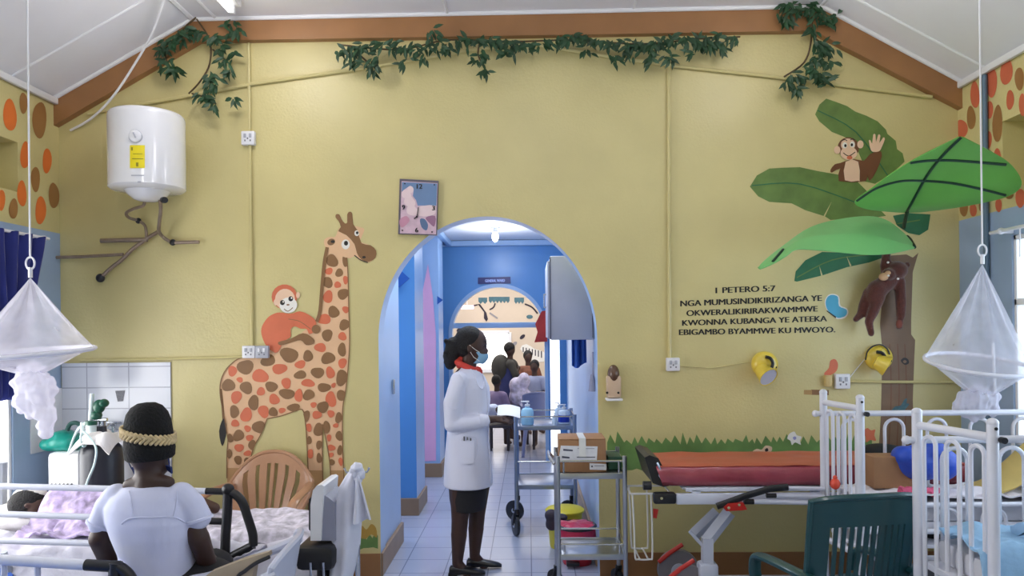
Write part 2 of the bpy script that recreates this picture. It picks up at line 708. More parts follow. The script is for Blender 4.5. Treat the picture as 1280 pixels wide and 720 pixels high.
pier(5.2, 5.88, corr_blue)
pier(6.72, 7.25, corr_blue)
pier(8.50, 8.95, corr_pale)
mb.poly([(-2.1, YW, 0), (-2.1, YE, 0), (-2.1, YE, ZC), (-2.1, YW, ZC)])
struct(mb, 'wall_corridor_left')
mb = MB(corr_pale)
mb.poly([(CR, YW, 0), (CR, YE, 0), (CR, YE, ZC), (CR, YW, ZC)])  # pale tone stands for the gloss reflection on the blue wall
struct(mb, 'wall_corridor_right')
mb = MB(tanbrown)
sk = 0.155
mb.box((CL + .008, (D + 5.88) / 2 + .0, sk / 2), (.03, 5.88 - D - .01, sk), .004)
for y0, y1 in ((6.72, 7.25), (8.5, 8.95)):
    mb.box(((-2.1 + CL) / 2, (y0 + y1) / 2, sk / 2), (CL + 2.1 + .04, y1 - y0 + .04, sk), .004)
mb.box((CR - .01, (YW + YE) / 2, sk / 2), (.025, YE - YW - .05, sk), .004)
struct(mb, 'baseboard_corridor')
# pink painted panel with a pointed top on the third pier
mb = MB(pink)
pts = [P(u, v, 8.495) for u, v in ((524, 577), (545, 576), (545, 420), (541, 370), (535, 330), (528, 365), (524, 420))]
mb.poly(pts)
struct(mb, 'trim_4')
mb = MB(white_ceiling)
mb.box((-0.8, (YW + YE) / 2, ZC + .03), (2.8, YE - YW, .06))
struct(mb, 'ceiling_corridor')
mb = MB(corr_pale)
mb.box((-.3, YE - .05, ZC - .04), (1.7, .09, .07), .01)
mb.box((CL + .03, (YW + YE) / 2, ZC - .04), (.06, YE - YW - .1, .07), .01)
struct(mb, 'trim_5')

# end wall of the corridor with the second arch and a side slit
e0, e1 = P(566, 500, YE).x, P(681.5, 500, YE).x
ecx, ea = (e0 + e1) / 2, (e1 - e0) / 2
ezs, ezt = P(623, 418, YE).z, P(623, 359, YE).z
s0, s1 = P(688, 480, YE).x, P(700, 480, YE).x
sz = P(694, 424, YE).z
oute = [V((e0, YE, 0))] + [V((ecx - ea * math.cos(PI * k / 40), YE, ezs + (ezt - ezs) * math.sin(PI * k / 40))) for k in range(41)] + [V((e1, YE, 0))]
oute += [V((s0, YE, 0)), V((s0, YE, 2.0)), V((s1, YE, 2.0)), V((s1, YE, 0)), V((CR + .6, YE, 0)), V((CR + .6, YE, 3.2)), V((-2.2, YE, 3.2)), V((-2.2, YE, 0))]
mb = MB(corr_blue)
mb.poly(oute)
for i in range(len(oute) - 1):
    mb.use(white_trim if 1 <= i <= 41 else corr_pale)
    mb.poly([oute[i], oute[i + 1], oute[i + 1] + Y_ * .16, oute[i] + Y_ * .16])
mb.use(cream)
mb.poly([p + Y_ * .16 for p in oute])
struct(mb, 'wall_corridor_end')
mb = MB(corr_pale)
rim = [p - Y_ * .012 for p in oute[0:43]]
rim_o = []
for i, p in enumerate(rim):
    if p.z <= ezs + 1e-6:
        rim_o.append(p + X_ * (-.045 if p.x < ecx else .045))
    else:
        d = V(((p.x - ecx) / ea ** 1, 0, (p.z - ezs) / (ezt - ezs))).normalized()
        rim_o.append(p + d * .045)
for i in range(len(rim) - 1):
    mb.poly([rim[i], rim[i + 1], rim_o[i + 1], rim_o[i]])
    mb.poly([rim_o[i], rim_o[i + 1], rim_o[i + 1] + Y_ * .012, rim_o[i] + Y_ * .012])
zt = P(623, 406.5, YE + .08).z
mb.box((ecx, YE + .08, zt), (2 * ea, .07, .07), .006)
struct(mb, 'trim_6', True)

# far ward beyond the second arch
YF = 14.6
mb = MB(cream)
wz0, wz1, wx0, wx1 = .9, P(620, 415.5, YF).z, P(596, 440, YF).x, P(637, 440, YF).x
for (a, b, c, d) in ((-4, wx0, 0, 3.2), (wx1, 3, 0, 3.2), (wx0, wx1, 0, wz0), (wx0, wx1, wz1, 3.2)):
    mb.poly([(a, YF, c), (b, YF, c), (b, YF, d), (a, YF, d)])
struct(mb, 'wall_far')
mb = MB(cream)
mb.poly([(-3.6, YE + .16, 0), (-3.6, YF, 0), (-3.6, YF, 3.2), (-3.6, YE + .16, 3.2)])
mb.poly([(2.4, YE + .16, 0), (2.4, YF, 0), (2.4, YF, 3.2), (2.4, YE + .16, 3.2)])
struct(mb, 'wall_far_side')
mb = MB(white_ceiling)
mb.box((-.6, (YE + YF) / 2 + .1, 3.2), (6.2, YF - YE, .06))
struct(mb, 'ceiling_far')
mb = MB(white_trim)
for (a, b, c, d) in ((wx0 - .04, wx0 + .03, wz0, wz1), (wx1 - .03, wx1 + .04, wz0, wz1), (wx0, wx1, wz1 - .03, wz1 + .04), (wx0, wx1, wz0 - .04, wz0 + .03)):
    mb.box(((a + b) / 2, YF - .01, (c + d) / 2), (b - a, .06, d - c), .004)
o = struct(mb, 'window_3')
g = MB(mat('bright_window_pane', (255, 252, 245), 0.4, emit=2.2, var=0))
g.box(((wx0 + wx1) / 2, YF + .03, (wz0 + wz1) / 2), (wx1 - wx0, .01, wz1 - wz0))
g.build('window_pane', o, smooth=False)
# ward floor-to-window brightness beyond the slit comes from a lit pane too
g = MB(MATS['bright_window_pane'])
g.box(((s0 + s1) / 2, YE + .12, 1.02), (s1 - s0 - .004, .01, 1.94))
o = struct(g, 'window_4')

# ------------------------------------------------------------------ painted dots on both side walls (flat paint)
orange = mat('orange_paint', (226, 116, 48), 0.5, var=0.08)
redor = mat('red_orange_paint', (206, 104, 72), 0.5, var=0.08)
dotbr = mat('brown_dot_paint', (158, 112, 62), 0.5, var=0.08)


def wall_dot(X, s, m, u, v, rx, ry, k, nm):
    b = MB(m)
    pts = []
    for i in range(20):
        q = 2 * PI * i / 20
        w_ = 1 + .06 * math.sin(2 * q + k) + .04 * math.sin(3 * q + 2 * k)
        p = PX(u + rx * math.cos(q) * w_, v + ry * math.sin(q) * w_, X)
        pts.append(V((X + s * .002, min(p.y, D - .004), p.z)))
    b.poly(pts)
    return b.build(nm, org=pts[0], smooth=False)


LD = [('o', 12, 144, 8.5, 20), ('b', 29, 129, 4.8, 14), ('b', 49, 150, 8.5, 24), ('o', 31, 194, 6, 17), ('o', 58.5, 201, 6, 15), ('b', 44, 224, 6, 15),
      ('o', 27, 242, 6, 16), ('b', 67, 244.5, 6.5, 16.5), ('o', 1, 250, 5, 14), ('b', 16.5, 261, 5.5, 13), ('o', 50.5, 263, 7, 17), ('o', 15, 161, 4, 3)]
LD.pop()
where_l = ['high up beside the ceiling corner', 'small, just under the white cornice', 'tall, next to the brown beam end', 'beside the wall recess', 'above the blue band near the room corner',
           'between two orange dots', 'under the wall recess corner', 'right in the room corner', 'cut by the picture edge', 'just above the blue curtain', 'just above the blue band, lowest of its wall']
for i, (c, u, v, rx, ry) in enumerate(LD):
    o = wall_dot(XL, 1, orange if c == 'o' else dotbr, u, v, rx, ry, i, 'painted_dot')
    tag(o, '%s painted dot on the curtain wall, %s' % ('orange' if c == 'o' else 'brown', where_l[i]), 'painted dot', 'painted dots on the curtain wall')
RD = [('o', 108, 218, 16, 46), ('o', 165, 175, 19, 54), ('o', 217, 137, 22, 46), ('b', 262, 162, 17, 38), ('b', 95, 297, 15, 42), ('o', 157, 270, 14, 32), ('o', 230, 235, 14, 33),
      ('o', 272, 252, 12, 38), ('o', 62, 335, 20, 33), ('b', 186, 318, 17, 66), ('o', 157, 372, 10, 28), ('o', 186, 425, 12, 22), ('o', 265, 575, 16, 35), ('b', 228, 563, 14, 16),
      ('o', 190, 600, 12, 22), ('o', 102, 615, 12, 25), ('b', 70, 610, 14, 30), ('b', 130, 600, 9, 20)]
where_r = ['beside the brown beam end', 'tall, just right of the hanging net string', 'largest, directly under the white cornice', 'near the picture edge under the cornice', 'below the leaf-like red dot by the beam',
           'small, right of the net string', 'round, between two brown dots', 'cut by the picture edge above the recess', 'low beside the room corner above the leaf canopy', 'tall, beside the wall recess',
           'small, left of the tall brown dot', 'peeking over the leaf canopy edge', 'beside the leaf canopy tip above the blue band', 'just under the leaf canopy tip', 'under the leaf canopy, above the curtain rod',
           'under the leaf canopy near the corner', 'under the leaf canopy in the room corner', 'under the leaf canopy behind the net string']
for i, (c, x, y, rx, ry) in enumerate(RD):
    o = wall_dot(XR, -1, redor if c == 'o' else dotbr, 1180 + x / 2.77, 40 + y / 2.77, rx / 2.77, ry / 2.77, i * 1.7, 'painted_dot')
    tag(o, '%s painted dot on the window wall, %s' % ('red' if c == 'o' else 'brown', where_r[i]), 'painted dot', 'painted dots on the window wall')

# ------------------------------------------------------------------ paintings on the wall (flat paint, on the wall plane)
gtan = mat('mural_tan_paint', (230, 188, 146), 0.5, var=0.05)
gbr = mat('mural_brown_paint', (138, 100, 62), 0.5, var=0.08)
gor = mat('mural_orange_paint', (214, 112, 76), 0.5, var=0.08)
gdk = mat('mural_dark_paint', (34, 28, 26), 0.5, var=0.05)
gwh = mat('mural_white_paint', (238, 234, 226), 0.5, var=0.02)
gpale = mat('mural_pale_skin_paint', (236, 200, 168), 0.5, var=0.03)
gleg = mat('mural_leg_paint', (190, 148, 100), 0.5, var=0.06)
gg1 = mat('mural_leaf_green_paint', (100, 128, 62), 0.5, var=0.18, scale=9)
gg2 = mat('mural_dark_leaf_paint', (44, 108, 72), 0.5, var=0.15, scale=9)
ggr = mat('mural_grass_paint', (104, 138, 74), 0.5, var=0.3, scale=5)
gtr = mat('mural_trunk_paint', (124, 96, 70), 0.5, var=0.12, scale=7)
gmk = mat('mural_monkey_paint', (116, 72, 44), 0.5, var=0.08)


def inside(p, poly):
    x, y = p
    r = False
    for i in range(len(poly)):
        (a, b), (c, d) = poly[i], poly[i - 1]
        if (b > y) != (d > y) and x < (c - a) * (y - b) / (d - b) + a:
            r = not r
    return r


class Paint:
    """flat painted shapes on the wall plane, each layer a hair in front of the last"""
    def __init__(self, Y=D, step=0.0006):
        self.mb, self.Y, self.k, self.step = MB(), Y, 1, step

    def layer(self):
        self.k += 1
        return self

    def shape(self, m, pts, smooth=0, clip=None):
        if smooth:
            pts = crom(pts, smooth)
        if clip:
            cx = sum(p[0] for p in pts) / len(pts)
            cy = sum(p[1] for p in pts) / len(pts)
            q = []
            for p in pts:
                if not inside(p, clip):
                    lo_, hi = 0.0, 1.0
                    for _ in range(8):
                        t = (lo_ + hi) / 2
                        if inside((cx + (p[0] - cx) * t, cy + (p[1] - cy) * t), clip):
                            lo_ = t
                        else:
                            hi = t
                    p = (cx + (p[0] - cx) * lo_, cy + (p[1] - cy) * lo_)
                q.append(p)
            pts = q
        self.k += .08
        self.mb.use(m).poly([P(u, v, self.Y - self.k * self.step) for u, v in pts])
        return self

    def oval(self, m, u, v, rx, ry, rot=0, wob=0.0, k=0, clip=None, n=18):
        pts = []
        for i in range(n):
            q = 2 * PI * i / n
            w_ = 1 + wob * math.sin(2 * q + k) + wob * .8 * math.sin(3 * q + 1.7 * k)
            a, b = rx * math.cos(q) * w_, ry * math.sin(q) * w_
            pts.append((u + a * math.cos(rot) - b * math.sin(rot), v + a * math.sin(rot) + b * math.cos(rot)))
        return self.shape(m, pts, clip=clip)

    def line(self, m, pts, w_):
        pts = crom(pts, 4, False) if len(pts) > 2 else pts
        L, Rr = [], []
        for i in range(len(pts)):
            a, b = pts[max(i - 1, 0)], pts[min(i + 1, len(pts) - 1)]
            dx, dy = b[0] - a[0], b[1] - a[1]
            q = math.hypot(dx, dy) or 1
            L.append((pts[i][0] - dy / q * w_ / 2, pts[i][1] + dx / q * w_ / 2))
            Rr.append((pts[i][0] + dy / q * w_ / 2, pts[i][1] - dx / q * w_ / 2))
        self.k += .08
        self.mb.use(m)
        A_ = [P(u, v, self.Y - self.k * self.step) for u, v in L]
        B_ = [P(u, v, self.Y - self.k * self.step) for u, v in Rr]
        self.mb.add(A_ + B_, [[i, i + 1, len(A_) + i + 1, len(A_) + i] for i in range(len(A_) - 1)])
        return self

    def done(self, name, parent=None, org=None):
        return self.mb.build(name, parent, org, smooth=False)


def wall_thing(name, label, cat, u, v, group=None, Y=D):
    return thing(name, label, cat, P(u, v, Y), group)


# --- giraffe
g = wall_thing('giraffe_painting', 'painted giraffe with brown and orange patches beside the arched opening', 'mural', 350, 660)
body = [(433.5, 322), (435, 343), (436, 385), (437, 426), (435, 461), (432, 489), (428.6, 509), (428, 545), (429, 575), (430, 600), (430, 658), (414, 658), (413, 587), (406, 542), (403, 530),
        (403, 581), (404, 650), (387, 650), (385, 587), (383.6, 553), (382, 531), (378, 512), (363, 516), (351, 520), (334, 523.5), (325, 545), (317, 559), (313, 578), (311, 598), (310, 650),
        (285, 650), (283.6, 598), (283.6, 570), (285, 550), (281, 525), (276, 500), (275, 484), (278, 470), (285, 459), (297, 449), (310, 446), (330, 440), (349, 432), (372, 420), (392, 404), (399, 388),
        (402, 357), (405, 327), (409, 309), (420, 312)]
pt = Paint(step=.0005)
pt.shape(gtan, body)
pt.layer()
pt.shape(gleg, [(413, 588), (429.5, 588), (430, 658), (414, 658)]).shape(gleg, [(385, 588), (403, 588), (404, 650), (387, 650)]).shape(gleg, [(283.6, 585), (312, 585), (310, 650), (285, 650)])
pt.layer()
spots = [('b', 135, 66, 7.5, 8), ('o', 140, 53, 5, 3.5), ('o', 131, 79, 4.8, 4.5), ('b', 144, 81, 5.2, 5), ('o', 152, 90, 3.5, 5), ('b', 129, 93, 7, 7), ('o', 142, 96, 4, 4.5), ('b', 149, 107.5, 7, 7),
         ('o', 130, 111, 6.5, 7.5), ('b', 137, 130, 7.5, 7), ('o', 152, 127, 4, 4.5), ('o', 125, 139, 8, 7), ('b', 150.5, 146, 6.5, 7), ('b', 129, 159, 7.2, 7), ('o', 148, 160.5, 5.5, 5), ('b', 152, 66, 4, 8)]
SP = [(c, 280 + x, 260 + y, a, b) for c, x, y, a, b in spots]
S2 = [('b', 168, 140, 35, 35), ('b', 270, 110, 33, 27), ('o', 110, 158, 22, 22), ('o', 143, 197, 15, 12), ('o', 235, 180, 35, 32), ('o', 322, 148, 32, 25), ('o', 415, 128, 25, 18), ('b', 450, 90, 24, 24),
      ('b', 365, 85, 42, 33), ('o', 505, 52, 25, 22), ('b', 540, 100, 30, 28), ('o', 605, 122, 20, 22), ('b', 603, 62, 20, 29), ('o', 550, 165, 20, 27), ('b', 493, 165, 28, 26), ('b', 415, 175, 27, 20),
      ('b', 602, 188, 28, 35), ('o', 352, 212, 23, 23), ('o', 450, 212, 30, 18), ('b', 522, 232, 28, 22), ('o', 565, 222, 10, 12), ('o', 238, 250, 20, 18), ('b', 285, 228, 30, 22), ('b', 172, 233, 27, 29),
      ('b', 92, 222, 28, 30), ('o', 127, 275, 24, 29), ('b', 205, 300, 25, 32), ('o', 298, 285, 25, 23), ('b', 355, 260, 34, 24), ('o', 408, 268, 17, 32), ('b', 453, 265, 26, 24), ('o', 475, 310, 15, 12),
      ('o', 553, 285, 25, 34), ('b', 603, 268, 24, 26), ('b', 517, 320, 24, 28), ('o', 172, 355, 27, 31), ('b', 118, 340, 22, 27), ('o', 250, 340, 25, 28), ('b', 293, 342, 19, 22), ('o', 333, 335, 15, 13),
      ('b', 385, 322, 30, 17), ('o', 122, 393, 20, 15), ('o', 178, 417, 15, 15), ('b', 230, 410, 29, 30), ('b', 137, 448, 24, 27), ('o', 187, 458, 18, 13), ('b', 200, 492, 20, 22), ('b', 100, 460, 14, 20),
      ('o', 140, 503, 20, 19), ('o', 178, 528, 17, 13), ('b', 97, 530, 12, 20), ('b', 135, 558, 18, 19), ('b', 175, 562, 13, 15), ('o', 490, 355, 20, 20), ('b', 442, 360, 16, 25), ('b', 497, 422, 24, 28),
      ('b', 534, 410, 16, 27), ('o', 453, 412, 13, 20), ('b', 455, 470, 11, 20), ('b', 500, 490, 14, 20), ('o', 460, 530, 15, 20), ('b', 500, 550, 13, 22), ('o', 553, 350, 15, 18), ('o', 575, 403, 12, 11),
      ('b', 588, 368, 16, 24), ('o', 545, 458, 11, 15), ('b', 590, 450, 16, 22), ('o', 555, 503, 17, 15), ('o', 553, 535, 12, 11), ('b', 593, 515, 12, 22), ('b', 558, 568, 13, 13), ('o', 597, 565, 10, 19)]
SP += [(c, 260 + x / 3.6, 420 + y / 3.6, a / 3.6, b / 3.6) for c, x, y, a, b in S2]
for i, (c, u, v, a, b) in enumerate(SP):
    pt.oval(gbr if c == 'b' else gor, u, v, a, b, wob=.09, k=i * 1.3, clip=body)
pt.layer()
for ln in (body[33:44], body[14:25], body[10:15], body[0:11], body[24:31], body[31:34]):
    pt.line(gbr, ln, 1.3)
pt.line(gbr, [(396, 402), (400, 388), (402.5, 357), (405.5, 327), (409, 309)], 4.2)
pt.done('body', g)
pt = Paint(step=.0005)
pt.layer().layer()
pt.line(gbr, [(276, 486), (278, 505), (279.5, 526)], 3)
pt.shape(gdk, [(279.5, 523), (283.6, 537), (278, 558), (273.8, 539)], 3)
pt.done('tail', g)
pt = Paint(step=.0005)
pt.k = 6
pt.shape(gtan, [(409, 312), (405, 304), (406, 299), (412, 296), (419, 296), (424, 285), (433, 281), (441, 282), (452, 284.5), (455.5, 287), (453, 294), (451, 302), (463, 307), (470, 314), (469, 322), (461, 328), (451, 325), (444, 320), (436, 323), (422, 318)], 3)
pt.layer()
pt.shape(gbr, [(423, 289), (426, 284), (423, 276), (419.5, 272), (420, 268), (424, 268), (427, 274), (431, 279), (434, 278), (434, 268), (437, 264.5), (440.5, 267), (441.5, 280), (447, 288), (452, 304), (463, 306.5), (470, 313), (469.5, 322), (461, 327), (452, 324.5), (446, 316), (443, 305), (433, 294)], 2)
pt.layer()
pt.oval(gbr, 414, 302.5, 5, 4, -.4).oval(gwh, 432, 305.5, 5.2, 6.2).oval(gwh, 446, 291.5, 3, 3.6).oval(gtan, 451, 288.5, 3.4, 3, -.5)
pt.line(gdk, [(443, 319), (451, 325), (460, 328)], 1.2)
pt.layer()
pt.oval(gdk, 432.5, 304, 2.6, 3).oval(gdk, 446.5, 291, 1.6, 1.9).oval(gdk, 416, 302, 2.6, 1.8).oval(gdk, 455, 321.5, 2.2, 1.5)
pt.done('head', g)

# --- small orange monkey riding on the giraffe
g = wall_thing('monkey_painting', 'painted orange baby monkey riding on the giraffe back', 'mural', 358, 450)
A = lambda pts: [(280 + x / 3.6, 260 + y / 3.6) for x, y in pts]
pt = Paint(step=.0005)
pt.k = 12
pt.shape(gor, A([(250, 470), (300, 476), (340, 465), (380, 480), (410, 505), (415, 545), (385, 568), (372, 545), (345, 543), (320, 533), (300, 545), (300, 580), (270, 600), (240, 650), (212, 640), (185, 612), (168, 565), (172, 530), (195, 495), (220, 478)]), 3)
pt.layer()
pt.shape(gbr, A([(245, 603), (300, 588), (355, 563), (402, 588), (402, 610), (370, 617), (345, 595), (300, 606), (255, 618)]), 3)
pt.oval(gbr, 395, 411.5, 5.5, 5.5)
pt.line(gbr, A([(290, 500), (340, 510), (390, 545)]), .8)
pt.done('body', g)
pt = Paint(step=.0005)
pt.k = 15
pt.oval(gor, 355.5, 371, 16, 15.5).oval(gpale, 372.5, 369, 2.5, 4).oval(gpale, 344.5, 378, 2.5, 4)
pt.layer()
pt.oval(gpale, 356.3, 374, 12.5, 13).oval(gwh, 360.5, 381.5, 11, 9.8, -.2)
pt.layer()
pt.oval(gdk, 353, 378.3, 3, 3.2).oval(gdk, 363.4, 373.5, 3, 3.2).line(gbr, [(355, 386), (360, 389), (366, 384.5)], 1).oval(gbr, 360, 381, 2, 1)
pt.layer()
pt.oval(gwh, 354, 377.3, 1, 1).oval(gwh, 364.4, 372.5, 1, 1)
pt.done('head', g)

# --- palm tree with four painted leaves
T2 = lambda pts: [(920 + x / 2.88, 110 + y / 2.88) for x, y in pts]
g = wall_thing('palm_tree_painting', 'painted palm tree with broad green leaves and brown trunk on the wall', 'mural', 1120, 600)
pt = Paint(step=.0005)
pt.shape(gtr, [(1133, 318), (1141, 322), (1148, 316), (1141, 340), (1139, 400), (1139, 418), (1144, 425), (1143, 445), (1141, 500), (1145, 600), (1096, 600), (1101, 520), (1102, 480), (1103, 440), (1100, 405), (1104, 360), (1105, 320)])
pt.layer()
for x in (1112, 1122, 1131):
    pt.line(gmk, [(x, 430), (x + 2, 490), (x - 1, 560)], 1.2)
pt.done('trunk', g)
leaves = [(gg1, T2([(285, 95), (300, 60), (325, 38), (360, 50), (400, 65), (430, 85), (470, 100), (510, 120), (540, 150), (545, 165), (575, 190), (580, 220), (600, 235), (607, 265), (560, 310), (500, 345), (460, 335), (470, 300), (440, 230), (400, 180), (345, 158), (300, 120)]), [(1022, 138), (1070, 165), (1110, 220)]),
          (gg1, T2([(50, 355), (75, 315), (120, 290), (170, 287), (230, 285), (300, 300), (370, 312), (430, 330), (470, 370), (520, 440), (540, 460), (480, 470), (420, 470), (340, 475), (320, 462), (250, 440), (200, 415), (120, 410), (80, 390)]), [(940, 232), (1000, 230), (1075, 255)]),
          (gg2, T2([(210, 695), (215, 660), (250, 620), (310, 590), (420, 595), (560, 600), (480, 628), (400, 645), (310, 675), (220, 697)]), [(996, 347), (1040, 325), (1090, 318)]),
          (gg2, T2([(565, 460), (620, 450), (700, 455), (692, 510), (660, 530), (620, 522), (580, 495)]), [(1120, 280), (1150, 275)])]
for i, (m, pts, rib) in enumerate(leaves):
    pt = Paint(step=.0005)
    pt.k = 3 + i
    pt.shape(m, pts)
    pt.k += 4
    pt.line(gg2 if m is gg1 else gg1, rib, 1.3)
    if i == 1:
        pt.shape(yellow, T2([(345, 408), (320, 463), (315, 461)]))
    if i == 2:
        pt.shape(yellow, T2([(300, 640), (312, 674), (306, 676)])).shape(yellow, T2([(398, 605), (416, 640), (410, 642)]))
    pt.done('leaf', g)

# --- waving monkey behind the leaves
g = wall_thing('monkey_painting', 'painted brown monkey waving from behind the upper palm leaf', 'mural', 1070, 225)
pt = Paint(step=.0005)
pt.k = 11
pt.shape(gmk, T2([(375, 270), (420, 255), (460, 262), (480, 240), (515, 225), (525, 245), (505, 300), (480, 335), (470, 300), (468, 335), (370, 335), (375, 290), (345, 305), (340, 295), (355, 275)]), 2)
pt.layer()
pt.shape(gpale, T2([(395, 265), (440, 265), (445, 330), (440, 334), (392, 332)]), 2)
pt.done('body', g)
pt = Paint(step=.0005)
pt.k = 14
pt.shape(gpale, T2([(485, 222), (478, 190), (484, 188), (490, 200), (494, 168), (502, 168), (504, 195), (512, 168), (520, 172), (516, 198), (530, 178), (536, 184), (525, 212), (515, 228), (495, 230)]), 2)
pt.done('hand', g)
pt = Paint(step=.0005)
pt.k = 14
pt.oval(gmk, 1060.5, 184.5, 13.5, 13).oval(gpale, 1046.5, 187.5, 4, 5).oval(gpale, 1075.5, 180.5, 4, 5)
pt.layer()
pt.oval(gpale, 1060, 181, 9, 8).oval(gpale, 1061, 191.5, 10.5, 8.5)
pt.layer()
pt.oval(gwh, 1056, 181.5, 3, 3.8).oval(gwh, 1065.5, 180.5, 3, 3.8).line(gdk, [(1054, 191), (1061, 195), (1069, 190)], 1).oval(gor, 1062, 197, 3.5, 2.4)
pt.layer()
pt.oval(gdk, 1056.8, 182, 1.5, 2).oval(gdk, 1064.8, 181, 1.5, 2).line(gdk, [(1052, 176), (1056, 174.5), (1059, 176)], 1).line(gdk, [(1063, 175), (1066, 173.5), (1069, 175)], 1)
pt.done('head', g)

# --- painted grass
def grass(u0, u1, vt, vb, seed):
    r = random.Random(seed)
    up_, u = [], u0
    while u < u1:
        up_ += [(u, vt + 9 + r.uniform(-2, 2)), (min(u + r.uniform(2.5, 5), u1), vt + r.uniform(-6, 5))]
        u += r.uniform(7, 12)
    pts = [(u0, vb)] + up_ + [(u1, vt + 6), (u1, vb)]
    lowr = [(u1 - k * 6, vb + r.uniform(-2, 2)) for k in range(1, int((u1 - u0) / 6))]
    return pts + lowr


pt = Paint(step=.0005)
pt.shape(ggr, grass(759, 1090, 545, 586, 3))
tag(pt.done('grass_painting', org=P(900, 586)), 'long strip of painted green grass on the wall behind the gurney', 'mural')
pt = Paint(step=.0005)
pt.shape(ggr, grass(437, 472.5, 664, 686, 5))
pt.layer()
pt.shape(mat('mural_bush_paint', (176, 140, 62), .5, var=.2), [(446, 668), (452, 657), (458, 662), (464, 655), (470, 660), (471, 672), (464, 668), (456, 674)], 3)
tag(pt.done('grass_painting', org=P(455, 686)), 'short painted green grass patch with yellow bush at the arch foot', 'mural')

# --- small stickers and painted animals
def sticker(name, label, cat, shapes, org, k=3):
    pt_ = Paint(step=.0006)
    pt_.k = k
    for (m, pts, sm) in shapes:
        pt_.shape(m, pts, sm).layer()
    return tag(pt_.done(name, org=P(*org)), label, cat)


sblue = mat('sticker_blue', (64, 168, 204), 0.35, var=0.03)
C3 = lambda pts: [(840 + x / 5.818, 350 + y / 5.818) for x, y in pts]
sticker('butterfly_sticker', 'turquoise butterfly sticker at the end of the wall lettering', 'sticker',
        [(gwh, C3([(1110, 160), (1130, 115), (1170, 100), (1215, 120), (1225, 185), (1270, 205), (1282, 240), (1260, 275), (1210, 285), (1180, 270), (1130, 225)]), 3),
         (sblue, C3([(1117, 165), (1135, 120), (1170, 108), (1207, 125), (1215, 190), (1265, 212), (1272, 240), (1255, 265), (1210, 276), (1185, 262), (1135, 222)]), 3),
         (gdk, C3([(1122, 225), (1130, 222), (1195, 268), (1190, 278)]), 0)], (1045, 385))
sticker('bird_sticker', 'small rust coloured bird sticker above the white wall socket', 'sticker',
        [(gor, [(1030, 467), (1036, 460), (1038, 451), (1044, 449), (1047.5, 455), (1046, 463), (1040, 468), (1034, 470)], 3)], (1039, 460))
sticker('flower_sticker', 'white paper flower sticker just above the painted grass', 'sticker',
        [(gwh, [(984, 548), (987, 542), (993, 539.5), (996, 544), (1002, 546), (1000, 551), (1001, 556), (994, 553), (990, 556.5), (988, 551)], 3), (mat('sticker_lilac', (150, 150, 200), .5), [(991, 547), (994, 545.5), (995.5, 548), (993, 550)], 3)], (993, 548), 8)
sticker('frog_painting', 'painted pink frog peeking over the red gurney mattress', 'mural',
        [(gpale, [(937, 574), (940, 565), (946, 561), (952, 562), (957, 557), (965, 559), (963, 566), (955, 570), (950, 576)], 3), (gbr, [(946, 566), (952, 565), (953, 569), (947, 570)], 3), (gdk, [(956, 562), (959, 560), (960.5, 563), (957.5, 565)], 3)], (950, 567), 8)
sticker('beetle_painting', 'small dark painted beetle in the grass behind the gurney', 'mural',
        [(gdk, [(979, 572), (983, 569), (990, 568.5), (996, 571), (990, 573)], 3)], (988, 571), 8)
sticker('flower_painting', 'red painted flower seen through the cot bars', 'mural',
        [(gor, [(1079, 540), (1084, 535), (1089, 538), (1094, 537), (1093, 544), (1095, 551), (1088, 550), (1083, 553), (1082, 546)], 3)], (1087, 545), 8)
lz = mat('lizard_blue', (66, 104, 112), .5, var=.3, scale=40)
sticker('lizard_sticker', 'blue green lizard sticker low on the painted trunk', 'sticker',
        [(lz, [(1114, 514), (1119, 508), (1126, 507), (1130, 500), (1134, 498), (1133, 504), (1137, 505), (1132, 511), (1128, 517), (1122, 512), (1117, 517)], 2)], (1125, 510), 6)
sticker('tape_strip', 'short brown tape strip above the cot end rail', 'tape',
        [(gbr, [(1014, 487), (1036, 487.5), (1036, 494), (1014, 493.5)], 0), (mat('tape_tan', (176, 140, 86), .5), [(1005, 487.5), (1015, 487.5), (1015, 493.5), (1005, 493)], 0)], (1020, 490))
sticker('bucket_sticker', 'small grey bucket picture on the white tiles', 'sticker',
        [(mat('sticker_grey', (120, 120, 128), .5, var=.25, scale=120), [(144, 488.5), (156.5, 488), (154, 501.5), (147, 502)], 0)], (150, 495), 22)
sticker('eye_sticker', 'small dark round eye sticker on the painted trunk', 'sticker',
        [(gdk, [(1126, 451), (1130, 447), (1135, 449), (1136, 454), (1131, 456)], 3), (gtr, [(1128.5, 452), (1131, 450), (1133.5, 452), (1131, 454)], 3)], (1131, 452), 6)

# --- lettering
tblack = mat('lettering_black', (24, 22, 22), 0.45, var=0.02)


def text_mesh(s, off=0.0):
    c = bpy.data.curves.new('lettering', 'FONT')
    c.body = s
    c.size = 1
    c.offset = off
    o = bpy.data.objects.new('lettering', c)
    COL.objects.link(o)
    bpy.context.view_layer.update()
    me = bpy.data.meshes.new_from_object(o.evaluated_get(bpy.context.evaluated_depsgraph_get()))
    bpy.data.objects.remove(o)
    vs = [q.co.copy() for q in me.vertices]
    fs = [list(p.vertices) for p in me.polygons]
    bpy.data.meshes.remove(me)
    return vs, fs


